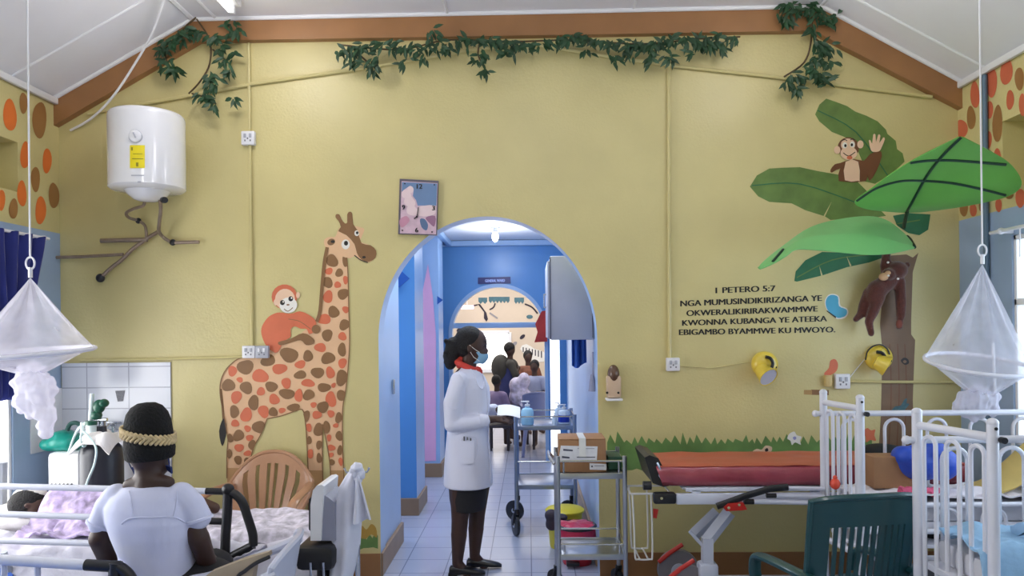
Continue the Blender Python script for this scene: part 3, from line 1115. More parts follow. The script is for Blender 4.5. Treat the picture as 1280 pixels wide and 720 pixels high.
def lettering(s, p0, p1, caph, name, parent, m, off=0.0, depth=0.0015, up=None, nrm=V((0, -1, 0))):
    """text whose baseline runs p0 to p1 with capitals caph high"""
    vs, fs = text_mesh(s, off)
    x0, x1 = min(q.x for q in vs), max(q.x for q in vs)
    y0, y1 = 0.0, 0.7
    ex = (p1 - p0)
    ez = (up or V((0, 0, 1))) * caph
    mb_ = MB(m)
    vz = ex.normalized() * caph
    for k, dx in enumerate((-.065, -.025, .025, .065)):
        mb_.add([p0 + ex * ((q.x - x0) / (x1 - x0)) + ez * ((q.y - y0) / (y1 - y0)) + vz * dx + nrm * (depth + k * .0001) for q in vs], fs)
    return mb_.build(name, parent, smooth=False)


g = wall_thing('wall_lettering', 'black five-line verse lettering 1 PETERO 5:7 on the yellow wall', 'lettering', 945, 420)
for s, u0, v0, u1, v1, ch in (('1 PETERO 5:7', 894.7, 366.6, 969, 363.8, 7.2), ('NGA MUMUSINDIKIRIZANGA YE', 850.7, 383, 1027, 376, 7.2), ('OKWERALIKIRIRAKWAMMWE', 858.4, 395, 1021.7, 389.3, 7.0),
                              ('KWONNA KUBANGA YE ATEEKA', 853, 407.2, 1033.4, 401.6, 7.0), ('EBIGAMBO BYAMMWE KU MWOYO.', 849, 418.8, 1043.7, 415.3, 7.0)):
    p0, p1 = P(u0, v0), P(u1, v1)
    lettering(s, p0, p1, ch / 185.0, 'text_line', g, tblack)

# ------------------------------------------------------------------ conduits, boxes, sockets on the wall
wallp = MATS['wall_yellow_paint']


def conduit(label, pts, r=.012, off=.012):
    off = r + .002
    mb_ = MB(wallp)
    mb_.tube([P(u, v, D - off) for u, v in pts], r, 8)
    return tag(mb_.build('conduit', org=P(*pts[0], D)), label, 'conduit')


conduit('yellow painted conduit climbing from the wall corner to the leaf garland', [(110, 142), (160, 133), (240, 119), (320, 104), (455, 85), (590, 62), (640, 56)], .013)
conduit('yellow painted conduit falling from the garland to the palm side of the wall', [(660, 54), (765, 71), (840, 82), (960, 95), (1165, 121)], .013)
conduit('thin upright yellow conduit above and below the square switch box', [(311, 54), (312, 165), (315, 433)], .011)
conduit('long upright yellow conduit above the twin socket by the verse', [(836, 82), (836, 250), (837, 448)], .012)
conduit('level yellow conduit running from the tiles to the giraffe sockets', [(100, 450.5), (200, 449), (306, 446)], .010)
conduit('level yellow conduit across the painted trunk towards the window', [(1060, 477), (1130, 477.5), (1203, 478)], .010)
plast = mat('white_plastic', (232, 232, 236), 0.35, var=0.03)
grplast = mat('grey_plastic', (178, 180, 190), 0.4, var=0.05)
dark = mat('dark_plastic', (30, 30, 34), 0.4, var=0.1)


def socket(label, u0, v0, u1, v1, m=plast, sw=True):
    c = (P(u0, v0) + P(u1, v1)) / 2
    w_, h_ = P(u1, v0).x - P(u0, v0).x, P(u0, v0).z - P(u0, v1).z
    g_ = thing('wall_socket', label, 'socket', V((c.x, D, c.z)))
    b = MB(m)
    b.box((c.x, D - .02, c.z), (w_, .04, h_), .006)
    b.build('cover_plate', g_)
    b = MB(plast if m is not plast else grplast)
    b.box((c.x - w_ * .2, D - .043, c.z + h_ * .15), (w_ * .18, .008, h_ * .3), .002)
    b.box((c.x + w_ * .2, D - .043, c.z + h_ * .15), (w_ * .18, .008, h_ * .3), .002)
    b.build('rocker_switch', g_)
    b = MB(mat('pin_grey', (120, 120, 128), .5))
    for dx, dz_ in ((-.2, -.2), (.2, -.2), (0, -.05)):
        b.box((c.x + w_ * dx, D - .0405, c.z + h_ * dz_), (w_ * .09, .004, h_ * .12))
    b.build('pin_hole', g_)


socket('white square switch box high on the thin conduit', 304, 165.5, 320.5, 182.5)
socket('white wall socket on the giraffe rump beside its grey twin', 305, 432, 321, 447.5)
socket('grey wall socket touching the orange monkey foot', 321.5, 432, 337.5, 447.5, grplast)
socket('white wall socket under the long upright conduit', 832, 447, 848.5, 463.5)
socket('white wall socket under the rust bird sticker', 1042, 467, 1060, 485.5)
mb = MB(mat('junction_tan', (206, 180, 120), .5))
c = P(1035, 476, D - .02)
mb.box(c, (.045, .04, .075), .005)
tag(mb.build('junction_box', org=V((c.x, D, c.z))), 'tan painted junction box beside the socket with the bird sticker', 'junction box')

# soap dispenser
g = wall_thing('soap_dispenser', 'clear soap dispenser with dark dome mounted beside the arch', 'dispenser', 765, 476)
c0, c1 = P(757, 460), P(775, 498)
mb = MB(mat('dispenser_beige', (206, 178, 150), .35, var=.06))
mb.box(((c0.x + c1.x) / 2, D - .04, (c0.z + c1.z) / 2 - .02), (c1.x - c0.x, .08, (c0.z - c1.z) - .06), .012)
mb.build('housing', g)
mb = MB(mat('dispenser_dome', (96, 70, 54), .25, var=.2))
mb.ell(((c0.x + c1.x) / 2, D - .045, P(765, 467).z), (.040, .05, .062))
mb.build('tank', g)
mb = MB(plast)
mb.box(((c0.x + c1.x) / 2, D - .055, c1.z), (c1.x - c0.x + .012, .11, .014), .004)
mb.build('drip_tray', g)
mb = MB(dark)
for u in (759, 773):
    mb.cyl(P(u, 491, D - .079), P(u, 491, D - .086), .008)
mb.build('screw', g)

# wall clock with a pale flower picture
g = wall_thing('wall_clock', 'square wall clock with a blue and pink picture face above the arch', 'clock', 523, 260)
q = [(500.5, 224.5), (548.5, 227), (546.5, 294.5), (498.5, 293)]
mb = MB(mat('clock_rim', (96, 88, 100), .4))
mb.prism([P(u, v, D - .002) for u, v in q], (0, -.028, 0))
mb.build('case', g)
YC = D - .0305
cb = mat('clock_blue', (96, 128, 170), .3, var=.1)
cp = mat('clock_pink', (206, 176, 190), .3, var=.12, scale=20)
pt = Paint(YC)
pt.k = 0
pt.shape(cp, [(502, 226.5), (547, 229), (545, 293), (500, 291.5)])
pt.layer()
pt.shape(cb, [(502.5, 227.5), (546.5, 229.5), (545.5, 257), (522, 257), (520, 250), (516, 245), (517, 238), (513, 232), (508, 235), (502, 240)])
pt.shape(mat('clock_leaf', (84, 110, 148), .3), [(525, 274), (531, 274), (535, 281), (533, 288), (527, 284)], 3)
pt.shape(mat('clock_mauve', (150, 104, 134), .3), [(532, 272), (544, 270), (543, 283), (537, 279)], 3).shape(mat('clock_rose', (196, 138, 160), .3), [(500, 274), (508, 270), (512, 276), (504, 284), (500, 282)], 3)
pt.layer()
wp = mat('clock_petal', (228, 204, 206), .3, var=.05)
pt.oval(wp, 508, 243, 6, 6, wob=.1).oval(wp, 513, 237, 4, 4.5).oval(wp, 512, 252, 7, 7, wob=.1).oval(wp, 515, 263, 7, 7, wob=.1)
pt.shape(wp, [(523, 259), (543, 257), (543, 268), (524, 270)], 3)
pt.done('picture_face', g)
for s, u, v in (('12', 524.5, 236), ('3', 542, 263), ('6', 521, 290.5), ('9', 504.5, 262)):
    wd = 3.3 * len(s)
    lettering(s, P(u - wd / 2, v, YC), P(u + wd / 2, v, YC), .031, 'numeral', g, tblack, 0, .005)
mb = MB(dark)
mb.tube([P(521, 271, YC - .006), P(517.5, 273.3, YC - .006)], .004, 6)
mb.tube([P(521, 271, YC - .006), P(523, 259, YC - .006)], .003, 6)
mb.cyl(P(521, 271, YC), P(521, 271, YC - .012), .007)
mb.build('hands', g)
mb = MB(dark)
for u, v in ((506, 229.5), (543, 231), (503, 288), (540, 290)):
    mb.cyl(P(u, v, YC), P(u, v, YC - .006), .005)
mb.build('screw', g)

# two yellow clip lamps
ylamp = mat('lamp_yellow_plastic', (232, 204, 76), .3, var=.06, coat=.4)
lampin = mat('lamp_inside_white', (205, 208, 226), .4, var=.04)


def wall_lamp(label, cu, cv, su, sv, open_dir, hpts, loop=None):
    g_ = wall_thing('wall_lamp', label, 'lamp', cu, cv)
    b = MB(ylamp)
    c_ = P(cu, cv, D)
    b.lathe([(.086, 0), (.086, .02), (.080, .045), (.06, .062), (.001, .068)], c_ - Y_ * .0, 24, Matrix.Rotation(PI / 2, 3, 'X').to_4x4())
    b.build('base', g_)
    d = V(open_dir).normalized()
    e = P(su, sv, D - .13)
    s = c_ + V((0, -.05, -.01))
    ax = (e - s)
    zq = V((0, 0, 1)).rotation_difference(d).to_matrix().to_4x4()
    b = MB(ylamp)
    Ls = ax.length
    b.lathe([(.02, -Ls * .9), (.042, -Ls * .85), (.054, -Ls * .5), (.068, 0), (.064, 0), (.050, -Ls * .5), (.036, -Ls * .8)], e, 24, zq)
    b.build('lamp_shade', g_)
    b = MB(lampin)
    b.lathe([(.001, -Ls * .35), (.045, -Ls * .3), (.0645, -.004)], e, 24, zq)
    b.ell(e - d * .03, .026)
    b.build('bulb', g_)
    b = MB(dark)
    b.tube([P(u, v, D - .085) for u, v in crom(hpts, 4, False)], .011, 8)
    if loop:
        b.tube([P(u, v, D - .07) for u, v in crom(loop, 4, False)], .005, 6)
    b.cyl(c_ + V((-.055, -.045, .0)), c_ + V((-.055, -.06, .0)), .007)
    b.cyl(c_ + V((.06, -.045, -.02)), c_ + V((.06, -.06, -.02)), .007)
    b.build('handle', g_)
    return g_


wall_lamp('yellow wall lamp pointing down, cord running to the socket by the verse', 955, 455, 961, 472, (.35, -.75, -.55), [(957, 446), (963, 448), (966, 454), (964, 460), (958, 463)])
wall_lamp('yellow wall lamp beside the painted trunk, turned to the wall', 1097, 447, 1109, 458, (.75, -.3, -.42), [(1096, 440), (1102, 441), (1106, 446), (1105, 450)], [(1082, 450), (1084, 440), (1091, 433), (1101, 431), (1109, 436), (1112, 443)])
mb = MB(MATS['wall_yellow_paint'])
mb.tube([P(u, v, D - .006) for u, v in crom([(849, 457), (872, 459), (893, 459.5), (915, 456), (942, 452)], 5, False)], .003, 6)
tag(mb.build('lamp_cord', org=P(895, 459)), 'thin cord from the socket by the verse to the first yellow lamp', 'cord')
mb = MB(plast)
mb.tube([P(u, v, D - .006) for u, v in crom([(1060, 475), (1070, 462), (1081, 449)], 5, False)], .003, 6)
tag(mb.build('lamp_cord', org=P(1070, 462)), 'thin cord from the bird sticker socket to the lamp by the trunk', 'cord')

# ------------------------------------------------------------------ water heater with pipes
enamel = mat('heater_white_enamel', (236, 236, 240), .18, var=.02, coat=.6)
pipe_m = mat('grey_pipe', (150, 132, 116), .4, .3, var=.15, scale=20)
YH = 4.76
cx = P(184, 190, YH).x
zt_, zb2 = P(184, 144, YH).z, P(184, 236, YH).z
rh = (P(228, 190, YH).x - P(140, 190, YH).x) / 2
g = thing('water_heater', 'white cylindrical water heater hanging on the wall above the tiles', 'water heater', (cx, D, (zt_ + zb2) / 2))
mb = MB(enamel)
o3 = V((cx, YH, zb2))
hh = zt_ - zb2
mb.lathe([(.001, hh + .012), (rh * .7, hh + .010), (rh * .94, hh), (rh * .985, hh - .012), (rh, hh - .03), (rh, .02), (rh * 1.0, 0.0), (rh * .93, -.012), (rh * .6, -.018), (.001, -.018)], o3, 48)
mb.build('tank', g)
mb = MB(enamel)
mb.lathe([(rh * .62, -.012), (rh * .5, -.045), (rh * .35, -.072), (rh * .2, -.082), (.001, -.084)], o3 + V((0, 0, 0)), 36)
mb.build('bottom_cap', g)
mb = MB(mat('heater_bracket', (190, 190, 190), .4))
for dx in (-.1, .1):
    mb.box((cx + dx, D - .03, zt_ - .1), (.05, .06, .12), .005)
    mb.box((cx + dx, D - .03, zb2 + .1), (.05, .06, .08), .005)
mb.build('bracket', g)


def on_tank(u, v, lift=.003):
    r_ = ray(u, v)
    a = r_.x ** 2 + r_.y ** 2
    ox, oy = CAM.x - cx, CAM.y - YH
    b_ = 2 * (ox * r_.x + oy * r_.y)
    c_ = ox * ox + oy * oy - (rh + lift) ** 2
    t = (-b_ - math.sqrt(max(b_ * b_ - 4 * a * c_, 0))) / (2 * a)
    return CAM + r_ * t


def tank_patch(m, u0, v0, u1, v1, nm, lift=.003):
    b = MB(m)
    b.grid(lambda s, t: on_tank(u0 + (u1 - u0) * s, v0 + (v1 - v0) * t, lift), 8, 2, thick=.002)
    return b.build(nm, g)


tank_patch(mat('yellow_label', (240, 220, 30), .4, var=.03), 162.5, 181.5, 181, 210, 'energy_label')
lbk = mat('label_print', (150, 140, 30), .5)
b = MB(lbk)
for (u0, v0, u1, v1) in ((164, 184, 166, 188), (165, 198, 179, 199), (170, 203, 173, 208), (166, 192, 178, 192.6)):
    b.grid(lambda s, t: on_tank(u0 + (u1 - u0) * s, v0 + (v1 - v0) * t, .0055), 4, 2)
b.build('label_print', g)
tank_patch(grplast, 164, 218.6, 180, 219.8, 'maker_plate')
tank_patch(grplast, 172, 226.5, 176, 228.5, 'indicator_light')
b = MB(plast)
pc = on_tank(169.5, 170.5, .0)
nv = (pc - V((cx, YH, pc.z))).normalized()
zq = V((0, 0, 1)).rotation_difference(nv).to_matrix().to_4x4()
b.lathe([(.037, 0), (.037, .012), (.030, .016), (.001, .016)], pc, 24, zq)
b.build('dial', g)
b = MB(grplast)
b.tube([pc + nv * .018 + V((-.008, 0, .02)), pc + nv * .018 + V((.006, 0, -.012))], .005, 6)
b.lathe([(.040, .0), (.040, .006), (.037, .008)], pc, 24, zq)
b.build('dial_ring', g)


def pipe(name, label, pts, r, Y0=D - .04, m=pipe_m, knobs=(), ys=None, n=6, cat='pipe'):
    b_ = MB(m)
    q_ = crom(pts, n, False) if n > 1 else pts
    k_ = len(q_)
    b_.tube([P(u, v, (Y0 if ys is None else ys[0] + (ys[1] - ys[0]) * min(1, i / (k_ - 1) * 1.6))) for i, (u, v) in enumerate(q_)], r, 10)
    b_.use(dark)
    for (u, v, rr) in knobs:
        b_.ell(P(u, v, Y0 if ys is None else ys[1]), (rr, rr * .8, rr))
    return tag(b_.build(name, org=P(*pts[-1], D)), label, cat)


pipe('hose', 'curly grey hose hanging under the water heater', [(181, 249), (179, 257), (167, 261), (158, 266), (161, 272), (173, 276), (181, 282), (183, 293), (183, 298)], .010, ys=(YH, D - .04), knobs=((173, 276, .02),), cat='hose')
pipe('hose', 'grey hose dropping from heater then bending to the right stub', [(200, 249), (201, 262), (199, 280), (199, 290), (206, 298), (216, 303), (226, 303)], .012, ys=(YH, D - .04), knobs=((216, 303, .022),), cat='hose')
pipe('pipe', 'short level grey pipe stub at right below the heater', [(226, 303), (249, 302.5)], .012, n=1)
pipe('pipe', 'short thick level pipe under the curly hose', [(126, 301), (184, 299.5)], .015, n=1)
pipe('pipe', 'slanting grey drain pipe with black end below the heater', [(197, 290), (184, 298), (165, 312), (152, 325), (140, 334), (126, 347)], .013, knobs=((125.5, 347.5, .03),), n=3)
pipe('pipe', 'thin level pipe coming from the blue side wall corner', [(64, 322), (100, 321), (154, 318)], .011, n=1)
b = MB(dark)
b.cyl(P(204, 250, YH - .05), P(206, 250, YH - .09), .02)
b.build('valve', g)

# white cable sagging from the ceiling
mb = MB(white_trim)
mb.tube([P(u, v, y) for u, v, y in crom([(207, -8, 4.5), (192, 38, 4.70), (166, 84, 4.86), (140, 122, 4.93), (114, 148, 4.98), (88, 163, 5.02)], 6, False)], .008, 8)
tag(mb.build('cable', org=P(88, 163)), 'white cable sagging from the ceiling to the wall corner', 'cable')

# fluorescent tube on the ceiling
g = thing('tube_light', 'lit fluorescent tube under the ceiling at the picture top edge', 'light', V((P(290, 5, 4.72).x, 4.1, ZR)))
xx = P(290, 5, 4.72).x
mb = MB(white_trim)
mb.box((xx + .03, 4.1, ZR - .022), (.06, 1.24, .045), .006)
mb.build('fixture_body', g)
mb = MB(mat('tube_glow', (255, 252, 245), .3, emit=4.0, var=0))
mb.cyl((xx, 3.52, ZR - .075), (xx, 4.68, ZR - .075), .017)
mb.build('tube', g)
mb = MB(plast)
for y in (3.5, 4.70):
    mb.box((xx + .005, y, ZR - .055), (.04, .03, .075), .004)
mb.build('tube_holder', g)

# ------------------------------------------------------------------ leaf garlands
vleaf = mat('garland_leaf', (34, 70, 40), .5, var=.35, scale=14)
vstem = mat('garland_stem', (84, 66, 40), .7, var=.2)


def garland(label, stems, clusters, seed):
    r = random.Random(seed)
    g_ = thing('leaf_garland', label, 'garland', P(stems[0][0][0], stems[0][0][1], D - .03))
    b = MB(vstem)
    for st in stems:
        b.tube([P(u, v, D - .075 - .008 * math.sin(i)) for i, (u, v) in enumerate(crom(st, 5, False))], .006, 6)
    b.build('stem', g_)
    b = MB(vleaf)
    for (u, v, n_, sp) in clusters:
        for _ in range(int(n_ * 1.7)):
            p_ = P(u + r.gauss(0, sp), v + r.gauss(0, sp * .7), D - .085 - r.uniform(0, .06))
            a_ = r.gauss(-PI / 2, .85)
            dr = V((math.cos(a_), r.uniform(-.6, .1), math.sin(a_)))
            b.quad_leaf(p_, dr, V((r.uniform(-.4, .4), -1, r.uniform(-.3, .3))), r.uniform(.055, .085), r.uniform(.020, .030))
    b.build('leaves', g_)


garland('green leaf garland drooping in two strands over the heater corner', [[(245, 22), (225, 40), (207, 68), (217, 90)], [(246, 24), (262, 50), (262, 80), (250, 102), (236, 117)], [(262, 50), (285, 44), (297, 36)], [(240, 117), (258, 122), (270, 130)], [(266, 62), (285, 78), (292, 90)]],
        [(226, 44, 14, 6), (215, 52, 10, 4), (205, 62, 6, 3), (208, 76, 7, 4), (216, 86, 12, 4), (244, 38, 8, 4), (272, 47, 12, 5), (296, 38, 9, 4), (288, 28, 5, 5), (275, 60, 6, 3), (294, 66, 5, 3), (282, 76, 8, 3), (286, 88, 7, 3), (264, 96, 9, 3.5), (268, 105, 7, 3), (255, 121, 10, 4), (269, 131, 5, 2.5), (293, 124, 4, 3)], 11)
cl = []
for i in range(60):
    u = 428 + i * 7.9
    t = (u - 428) / 470
    v = 59 - 14 * math.sin(min(1, t * 1.6) * PI / 2) * (1 - .2 * t) + 4 * math.sin(u * .05)
    dens = 4 if 600 < u < 740 else 3
    cl.append((u, v + 4, dens, 4))
cl += [(436, 66, 6, 6), (445, 77, 6, 5), (463, 86, 8, 5), (470, 75, 6, 5), (505, 78, 4, 4), (530, 72, 4, 3), (541, 40, 6, 4), (560, 58, 6, 5), (600, 72, 9, 5), (607, 88, 6, 3), (632, 66, 7, 4), (732, 64, 4, 3), (765, 70, 5, 4), (790, 62, 10, 6), (812, 72, 6, 4), (815, 58, 8, 5), (838, 70, 5, 4), (833, 52, 6, 5), (865, 66, 4, 3), (880, 52, 10, 6), (900, 48, 8, 5), (902, 60, 4, 3), (918, 46, 5, 4)]
garland('long green leaf garland strung along the middle of the brown beam', [[(425, 56), (500, 62), (560, 50), (640, 52), (720, 50), (800, 55), (880, 48), (925, 46)], [(600, 52), (598, 70), (610, 92)], [(440, 60), (462, 80)]], cl, 12)
garland('green leaf garland hanging from the beam bend above the palm painting', [[(975, 25), (985, 8), (1010, 6), (1030, 25)], [(1014, 8), (1014, 50), (1005, 78), (980, 96)], [(1016, 45), (1030, 58)]],
        [(980, 22, 12, 5), (990, 8, 12, 6), (1013, 10, 16, 8), (1030, 20, 14, 6), (1043, 22, 6, 4), (1016, 36, 7, 3), (1026, 56, 16, 5), (1034, 65, 8, 5), (1020, 76, 12, 5), (1012, 84, 6, 4), (996, 95, 10, 4), (985, 102, 4, 3), (996, 110, 5, 3), (1022, 95, 10, 5), (1033, 98, 5, 4), (1038, 78, 4, 3)], 13)

# ------------------------------------------------------------------ tiles, curtain, nets on the curtain side
tile_v = tile_mat('white_wall_tiles', (222, 224, 234), (176, 178, 192), 0.29, 0.004, 0.15, vertical=True, high=.143)
c0, c1 = P(79, 485), P(215.5, 565)
mb = MB(tile_v)
mb.box(((XL + c1.x) / 2 + .004, D - .0065, (c0.z + .33) / 2 + .17), (c1.x - XL - .010, .010, c0.z - .33), .002)
o = mb.build('tile_panel', org=V((c1.x - .29 * 3, D, c0.z)), smooth=False)
tag(o, 'white tiled splash panel on the wall behind the oxygen cylinder', 'wall tiles')
tile_s = tile_mat('side_wall_tiles', (206, 212, 226), (160, 164, 180), 0.155, 0.004, 0.15)
mb = MB(plast)
mb.box((XL + .005, D - .17, (c0.z + .9) / 2), (.010, .32, c0.z - .9), .002)
tag(mb.build('tile_panel', org=V((XL, D - .17, c0.z))), 'narrow white tile return around the corner behind the hanging net', 'wall tiles')

curt = mat('blue_curtain_cloth', (17, 32, 112), .75, var=.2, scale=5, sheen=.3)
g = thing('curtain', 'royal blue curtain bunched at the bright window', 'curtain', V((XL + .05, 4.6, 2.2)))


def curtain_fn(s, t):
    # s along the wall, t downward; gathered towards the window frame
    top = PX(41, 301, XL).y
    y1 = top
    y0 = 3.9
    squeeze = .55 * math.sin(min(1, t * 1.25) * PI / 2) ** 1.3
    y = y0 + (y1 - y0) * s
    y = y + (4.42 - y) * squeeze
    z = 2.285 + .01 * math.cos(s * 40) - t * 1.0
    return (XL + .085 + .035 * math.sin(s * 42 + t * 2) * (1 - .3 * t), y, z)


mb = MB(curt)
mb.grid(curtain_fn, 90, 14, thick=.004)
mb.build('cloth', g)
mb = MB(MATS['white_trim_paint'])
mb.cyl((XL + .085, 2.0, 2.29), (XL + .085, 4.78, 2.29), .010)
for y in (2.1, 4.74):
    mb.box((XL + .045, y, 2.29), (.09, .02, .03), .003)
mb.build('rail', g)

netm = net_mat('white_net', (232, 230, 240), .34)
netd = net_mat('white_net_bunched', (232, 230, 240), .75)
ringm = mat('net_ring', (225, 225, 235), .5)


def mosquito_net(label, ua, va, ur, vr, rad, Y, ztop, vb, bunch, tilt=0.0, seed=1, tilty=.02):
    """apex pixel, ring centre pixel, ring radius (m)"""
    a = P(ua, va, Y)
    c_ = P(ur, vr, Y)
    b_ = P(ua, vb, Y)
    g_ = thing('mosquito_net', label, 'mosquito net', V((a.x, a.y, ztop)))
    m_ = MB(plast)
    m_.tube([V((a.x, a.y, ztop)), a + Z_ * .10], .0045, 6)
    m_.tube(arc(a + Z_ * .07, X_, Z_, .022, .030, 20), .005, 6)
    m_.tube([a + Z_ * .05, a], .010, 6)
    m_.build('hanging_cord', g_)
    N = 64
    rr = random.Random(seed)
    ring = [c_ + X_ * (rad * math.cos(2 * PI * k / N)) + Y_ * (rad * math.sin(2 * PI * k / N)) + Z_ * (tilt * math.cos(2 * PI * k / N) + tilty * math.sin(2 * PI * k / N)) for k in range(N)]
    m_ = MB(netm)
    rows = 14
    top = []
    for i in range(rows + 1):
        t = i / rows
        f = t ** 1.08
        top.append([a.lerp(ring[k], f) + V((math.cos(2 * PI * k / N), math.sin(2 * PI * k / N), 0)) * (.012 * math.sin(k * 2 * PI / N * 10) * math.sin(PI * t)) - Z_ * .02 * math.sin(PI * t) for k in range(N)])
    m_.loft(top, False)
    m_.build('canopy', g_)
    m_ = MB(netm)
    rows = 10
    lo_ = []
    for i in range(rows + 1):
        t = i / rows
        f = 1 - (1 - .17) * (t ** .9)
        lo_.append([b_ + (V((ring[k].x - c_.x, ring[k].y - c_.y, 0)) * f) + Z_ * ((ring[k].z - b_.z) * (1 - t) ** 1.1) + X_ * (c_.x - b_.x) * (1 - t)
                    + V((math.cos(2 * PI * k / N), math.sin(2 * PI * k / N), 0)) * (.02 * math.sin(k * 2 * PI / N * 9 + 1) * t) for k in range(N)])
    m_.loft(lo_, False)
    m_.build('gathered_skirt', g_)
    m_ = MB(ringm)
    m_.tube(ring, .011, 8, closed=True)
    m_.build('ring', g_)
    m_ = MB(netd)
    for (u, v, r_) in bunch:
        r_ *= 1.12
        p_ = P(u, v, Y)
        s_ = len(m_.v)
        m_.ell(p_, (r_, r_ * .8, r_), seg=26, rings=18)
        for q_ in m_.v[s_:]:
            d_ = q_ - p_
            q_ += d_ * (.45 * noise.noise(q_ * 26) + .12 * math.sin(math.atan2(d_.y, d_.x) * 9))
    m_.blob('knotted_bundle', g_, vox=.006, it=1)


mosquito_net('white cone mosquito net hanging before the blue curtain, tied below', 38, 347, 36, 441, .285, 3.6, 3.55, 466,
             [(40, 470, .055), (36, 482, .066), (48, 488, .070), (38, 500, .066), (52, 503, .05), (29, 508, .036), (40, 512, .036), (56, 517, .045), (57, 530, .038), (57, 541, .028)], 0.012, 3)
mosquito_net('white cone mosquito net hanging over the white cots', 1228, 330, 1222, 455, .240, 3.9, 3.55, 492,
             [(1222, 496, .055), (1208, 500, .045), (1236, 500, .045), (1198, 508, .03), (1222, 508, .05), (1240, 512, .03), (1210, 514, .03), (1218, 522, .022)], -.01, 5, .05)

# ------------------------------------------------------------------ sink, oxygen gear
sinkm = mat('sink_ceramic', (236, 236, 240), .15, var=.02, coat=.5)
chrome = mat('chrome', (205, 208, 214), .18, 1.0, var=.03)
steel = mat('stainless_steel', (186, 190, 198), .28, 1.0, var=.06, scale=12)
g = thing('sink', 'white wall sink with small tap behind the oxygen cylinder', 'sink', V((P(150, 540).x, D - .18, .8)))
sx = P(149, 540, 4.86).x + .03
mb = MB(sinkm)
mb.loft([[V((sx + a_ * .125 * f, D - .16 + b_ * .145 * f, z)) for a_, b_ in [(math.copysign(abs(math.cos(q)) ** .6, math.cos(q)), math.copysign(abs(math.sin(q)) ** .6, math.sin(q))) for q in [2 * PI * k / 32 for k in range(32)]]]
         for f, z in ((.45, .80), (.8, .86), (1, .96), (1, .99), (.9, .99), (.86, .96), (.6, .87), (.2, .855))])
mb.build('basin', g)
mb = MB(sinkm)
mb.lathe([(.08, 0), (.065, .3), (.08, .82), (.001, .82)], (sx, D - .17, 0), 20)
mb.build('pedestal', g)
mb = MB(chrome)
t0 = V((P(148, 530).x, D - .05, 1.0))
mb.cyl(t0 - Z_ * .02, t0 + Z_ * .055, .016)
mb.tube([t0 + Z_ * .045, t0 + V((0, -.06, .06)), t0 + V((0, -.11, .03))], .010, 8)
mb.tube([t0 + V((-.05, 0, .065)), t0 + V((.05, 0, .065))], .008, 8)
mb.build('tap', g)

g = thing('oxygen_concentrator', 'tall white oxygen concentrator cabinet by the tiles', 'oxygen concentrator', V((-2.95, 4.74, 0)))
wx = P(58, 600, 4.62).x, P(106, 600, 4.62).x
ztop = P(80, 566, 4.62).z
mb = MB(plast)
mb.box(((wx[0] + wx[1]) / 2, 4.74, ztop / 2 + .03), (wx[1] - wx[0], .24, ztop - .06), .03)
mb.build('cabinet', g)
mb = MB(dark)
for i in range(6):
    p = P(64 + i * 5, 607, 4.617)
    mb.tube([p + V((0, 0, .012)), p + V((.012, 0, -.012))], .006, 6)
mb.build('air_vent', g)
mb = MB(dark)
for dx in (wx[0] + .05, wx[1] - .05):
    for y in (4.65, 4.83):
        mb.ell((dx, y, .03), (.025, .025, .03))
mb.build('caster', g)
zt2 = ztop
teal = mat('teal_plastic', (22, 140, 126), .35, var=.12, scale=8)
p = P(78, 552, 4.74)
mb = MB(teal)
for (u, v, rx, rz_, ry) in ((80, 555, .10, .062, .12), (68, 557, .075, .05, .11), (90, 553, .075, .06, .11), (80, 544, .07, .035, .09)):
    q = P(u, v, 4.74)
    mb.ell((q.x, 4.74, max(q.z, zt2 + rz_ * .85)), (rx, ry, rz_))
o = mb.blob('bag', None, V((p.x, 4.74, zt2)), vox=.012, it=3)
tag(o, 'teal green rounded bag lying on the white concentrator', 'bag')
mb = MB(mat('dark_teal_cloth', (16, 66, 60), .6))
mb.tube([P(u, v, 4.70) for u, v in crom([(84, 538), (88, 530), (97, 529), (104, 536)], 5, False)], .014, 8)
h = mb.build('handle', None)
h.parent = o
h.location = -V((p.x, 4.74, zt2))

ocyl = mat('black_cylinder_paint', (40, 42, 52), .35, var=.12)
oc = P(127, 600, 4.460)
ro = (P(152, 600, 4.460).x - P(102, 600, 4.460).x) / 2
zo = P(127, 551, 4.460).z
g = thing('oxygen_cylinder', 'black oxygen cylinder with green regulator beside the seated woman', 'oxygen cylinder', V((oc.x, 4.460, 0)))
mb = MB(ocyl)
mb.lathe([(.001, 0), (ro, 0), (ro, zo - .08), (ro * .93, zo - .04), (ro * .7, zo - .01), (ro * .3, zo + .02), (.035, zo + .03), (.03, zo + .09), (.001, zo + .09)], (oc.x, 4.460, 0), 36)
mb.build('tank', g)
grn = mat('regulator_green', (24, 84, 64), .35, var=.1)
mb = MB(grn)
for (u, v, rx, rz_) in ((124, 508, .034, .042), (130, 504, .026, .026), (121, 519, .03, .03)):
    mb.ell(P(u, v, 4.440), (rx, .035, rz_))
mb.build('regulator', g)
mb = MB(mat('flow_tube', (214, 226, 226), .15, var=.03))
mb.cyl(P(115, 492, 4.440), P(113, 527, 4.440), .013)
mb.cyl(P(114, 527, 4.420), P(114, 548, 4.420), .030)
mb.cyl(P(103, 528, 4.440), P(103, 543, 4.440), .012)
mb.build('flow_meter', g)
mb = MB(grn)
mb.cyl(P(114, 526, 4.420), P(114, 531, 4.420), .033)
mb.build('humidifier_cap', g)
mb = MB(chrome)
mb.cyl(P(128, 526, 4.460), P(127, 545, 4.460), .018)
mb.cyl(P(120, 525, 4.440), P(134, 524.5, 4.440), .011)
mb.build('valve', g)
clw = mat('white_crumpled_cloth', (232, 228, 226), .8, var=.06, bump=.5, bscale=14, sheen=.2)
mb = MB(clw)


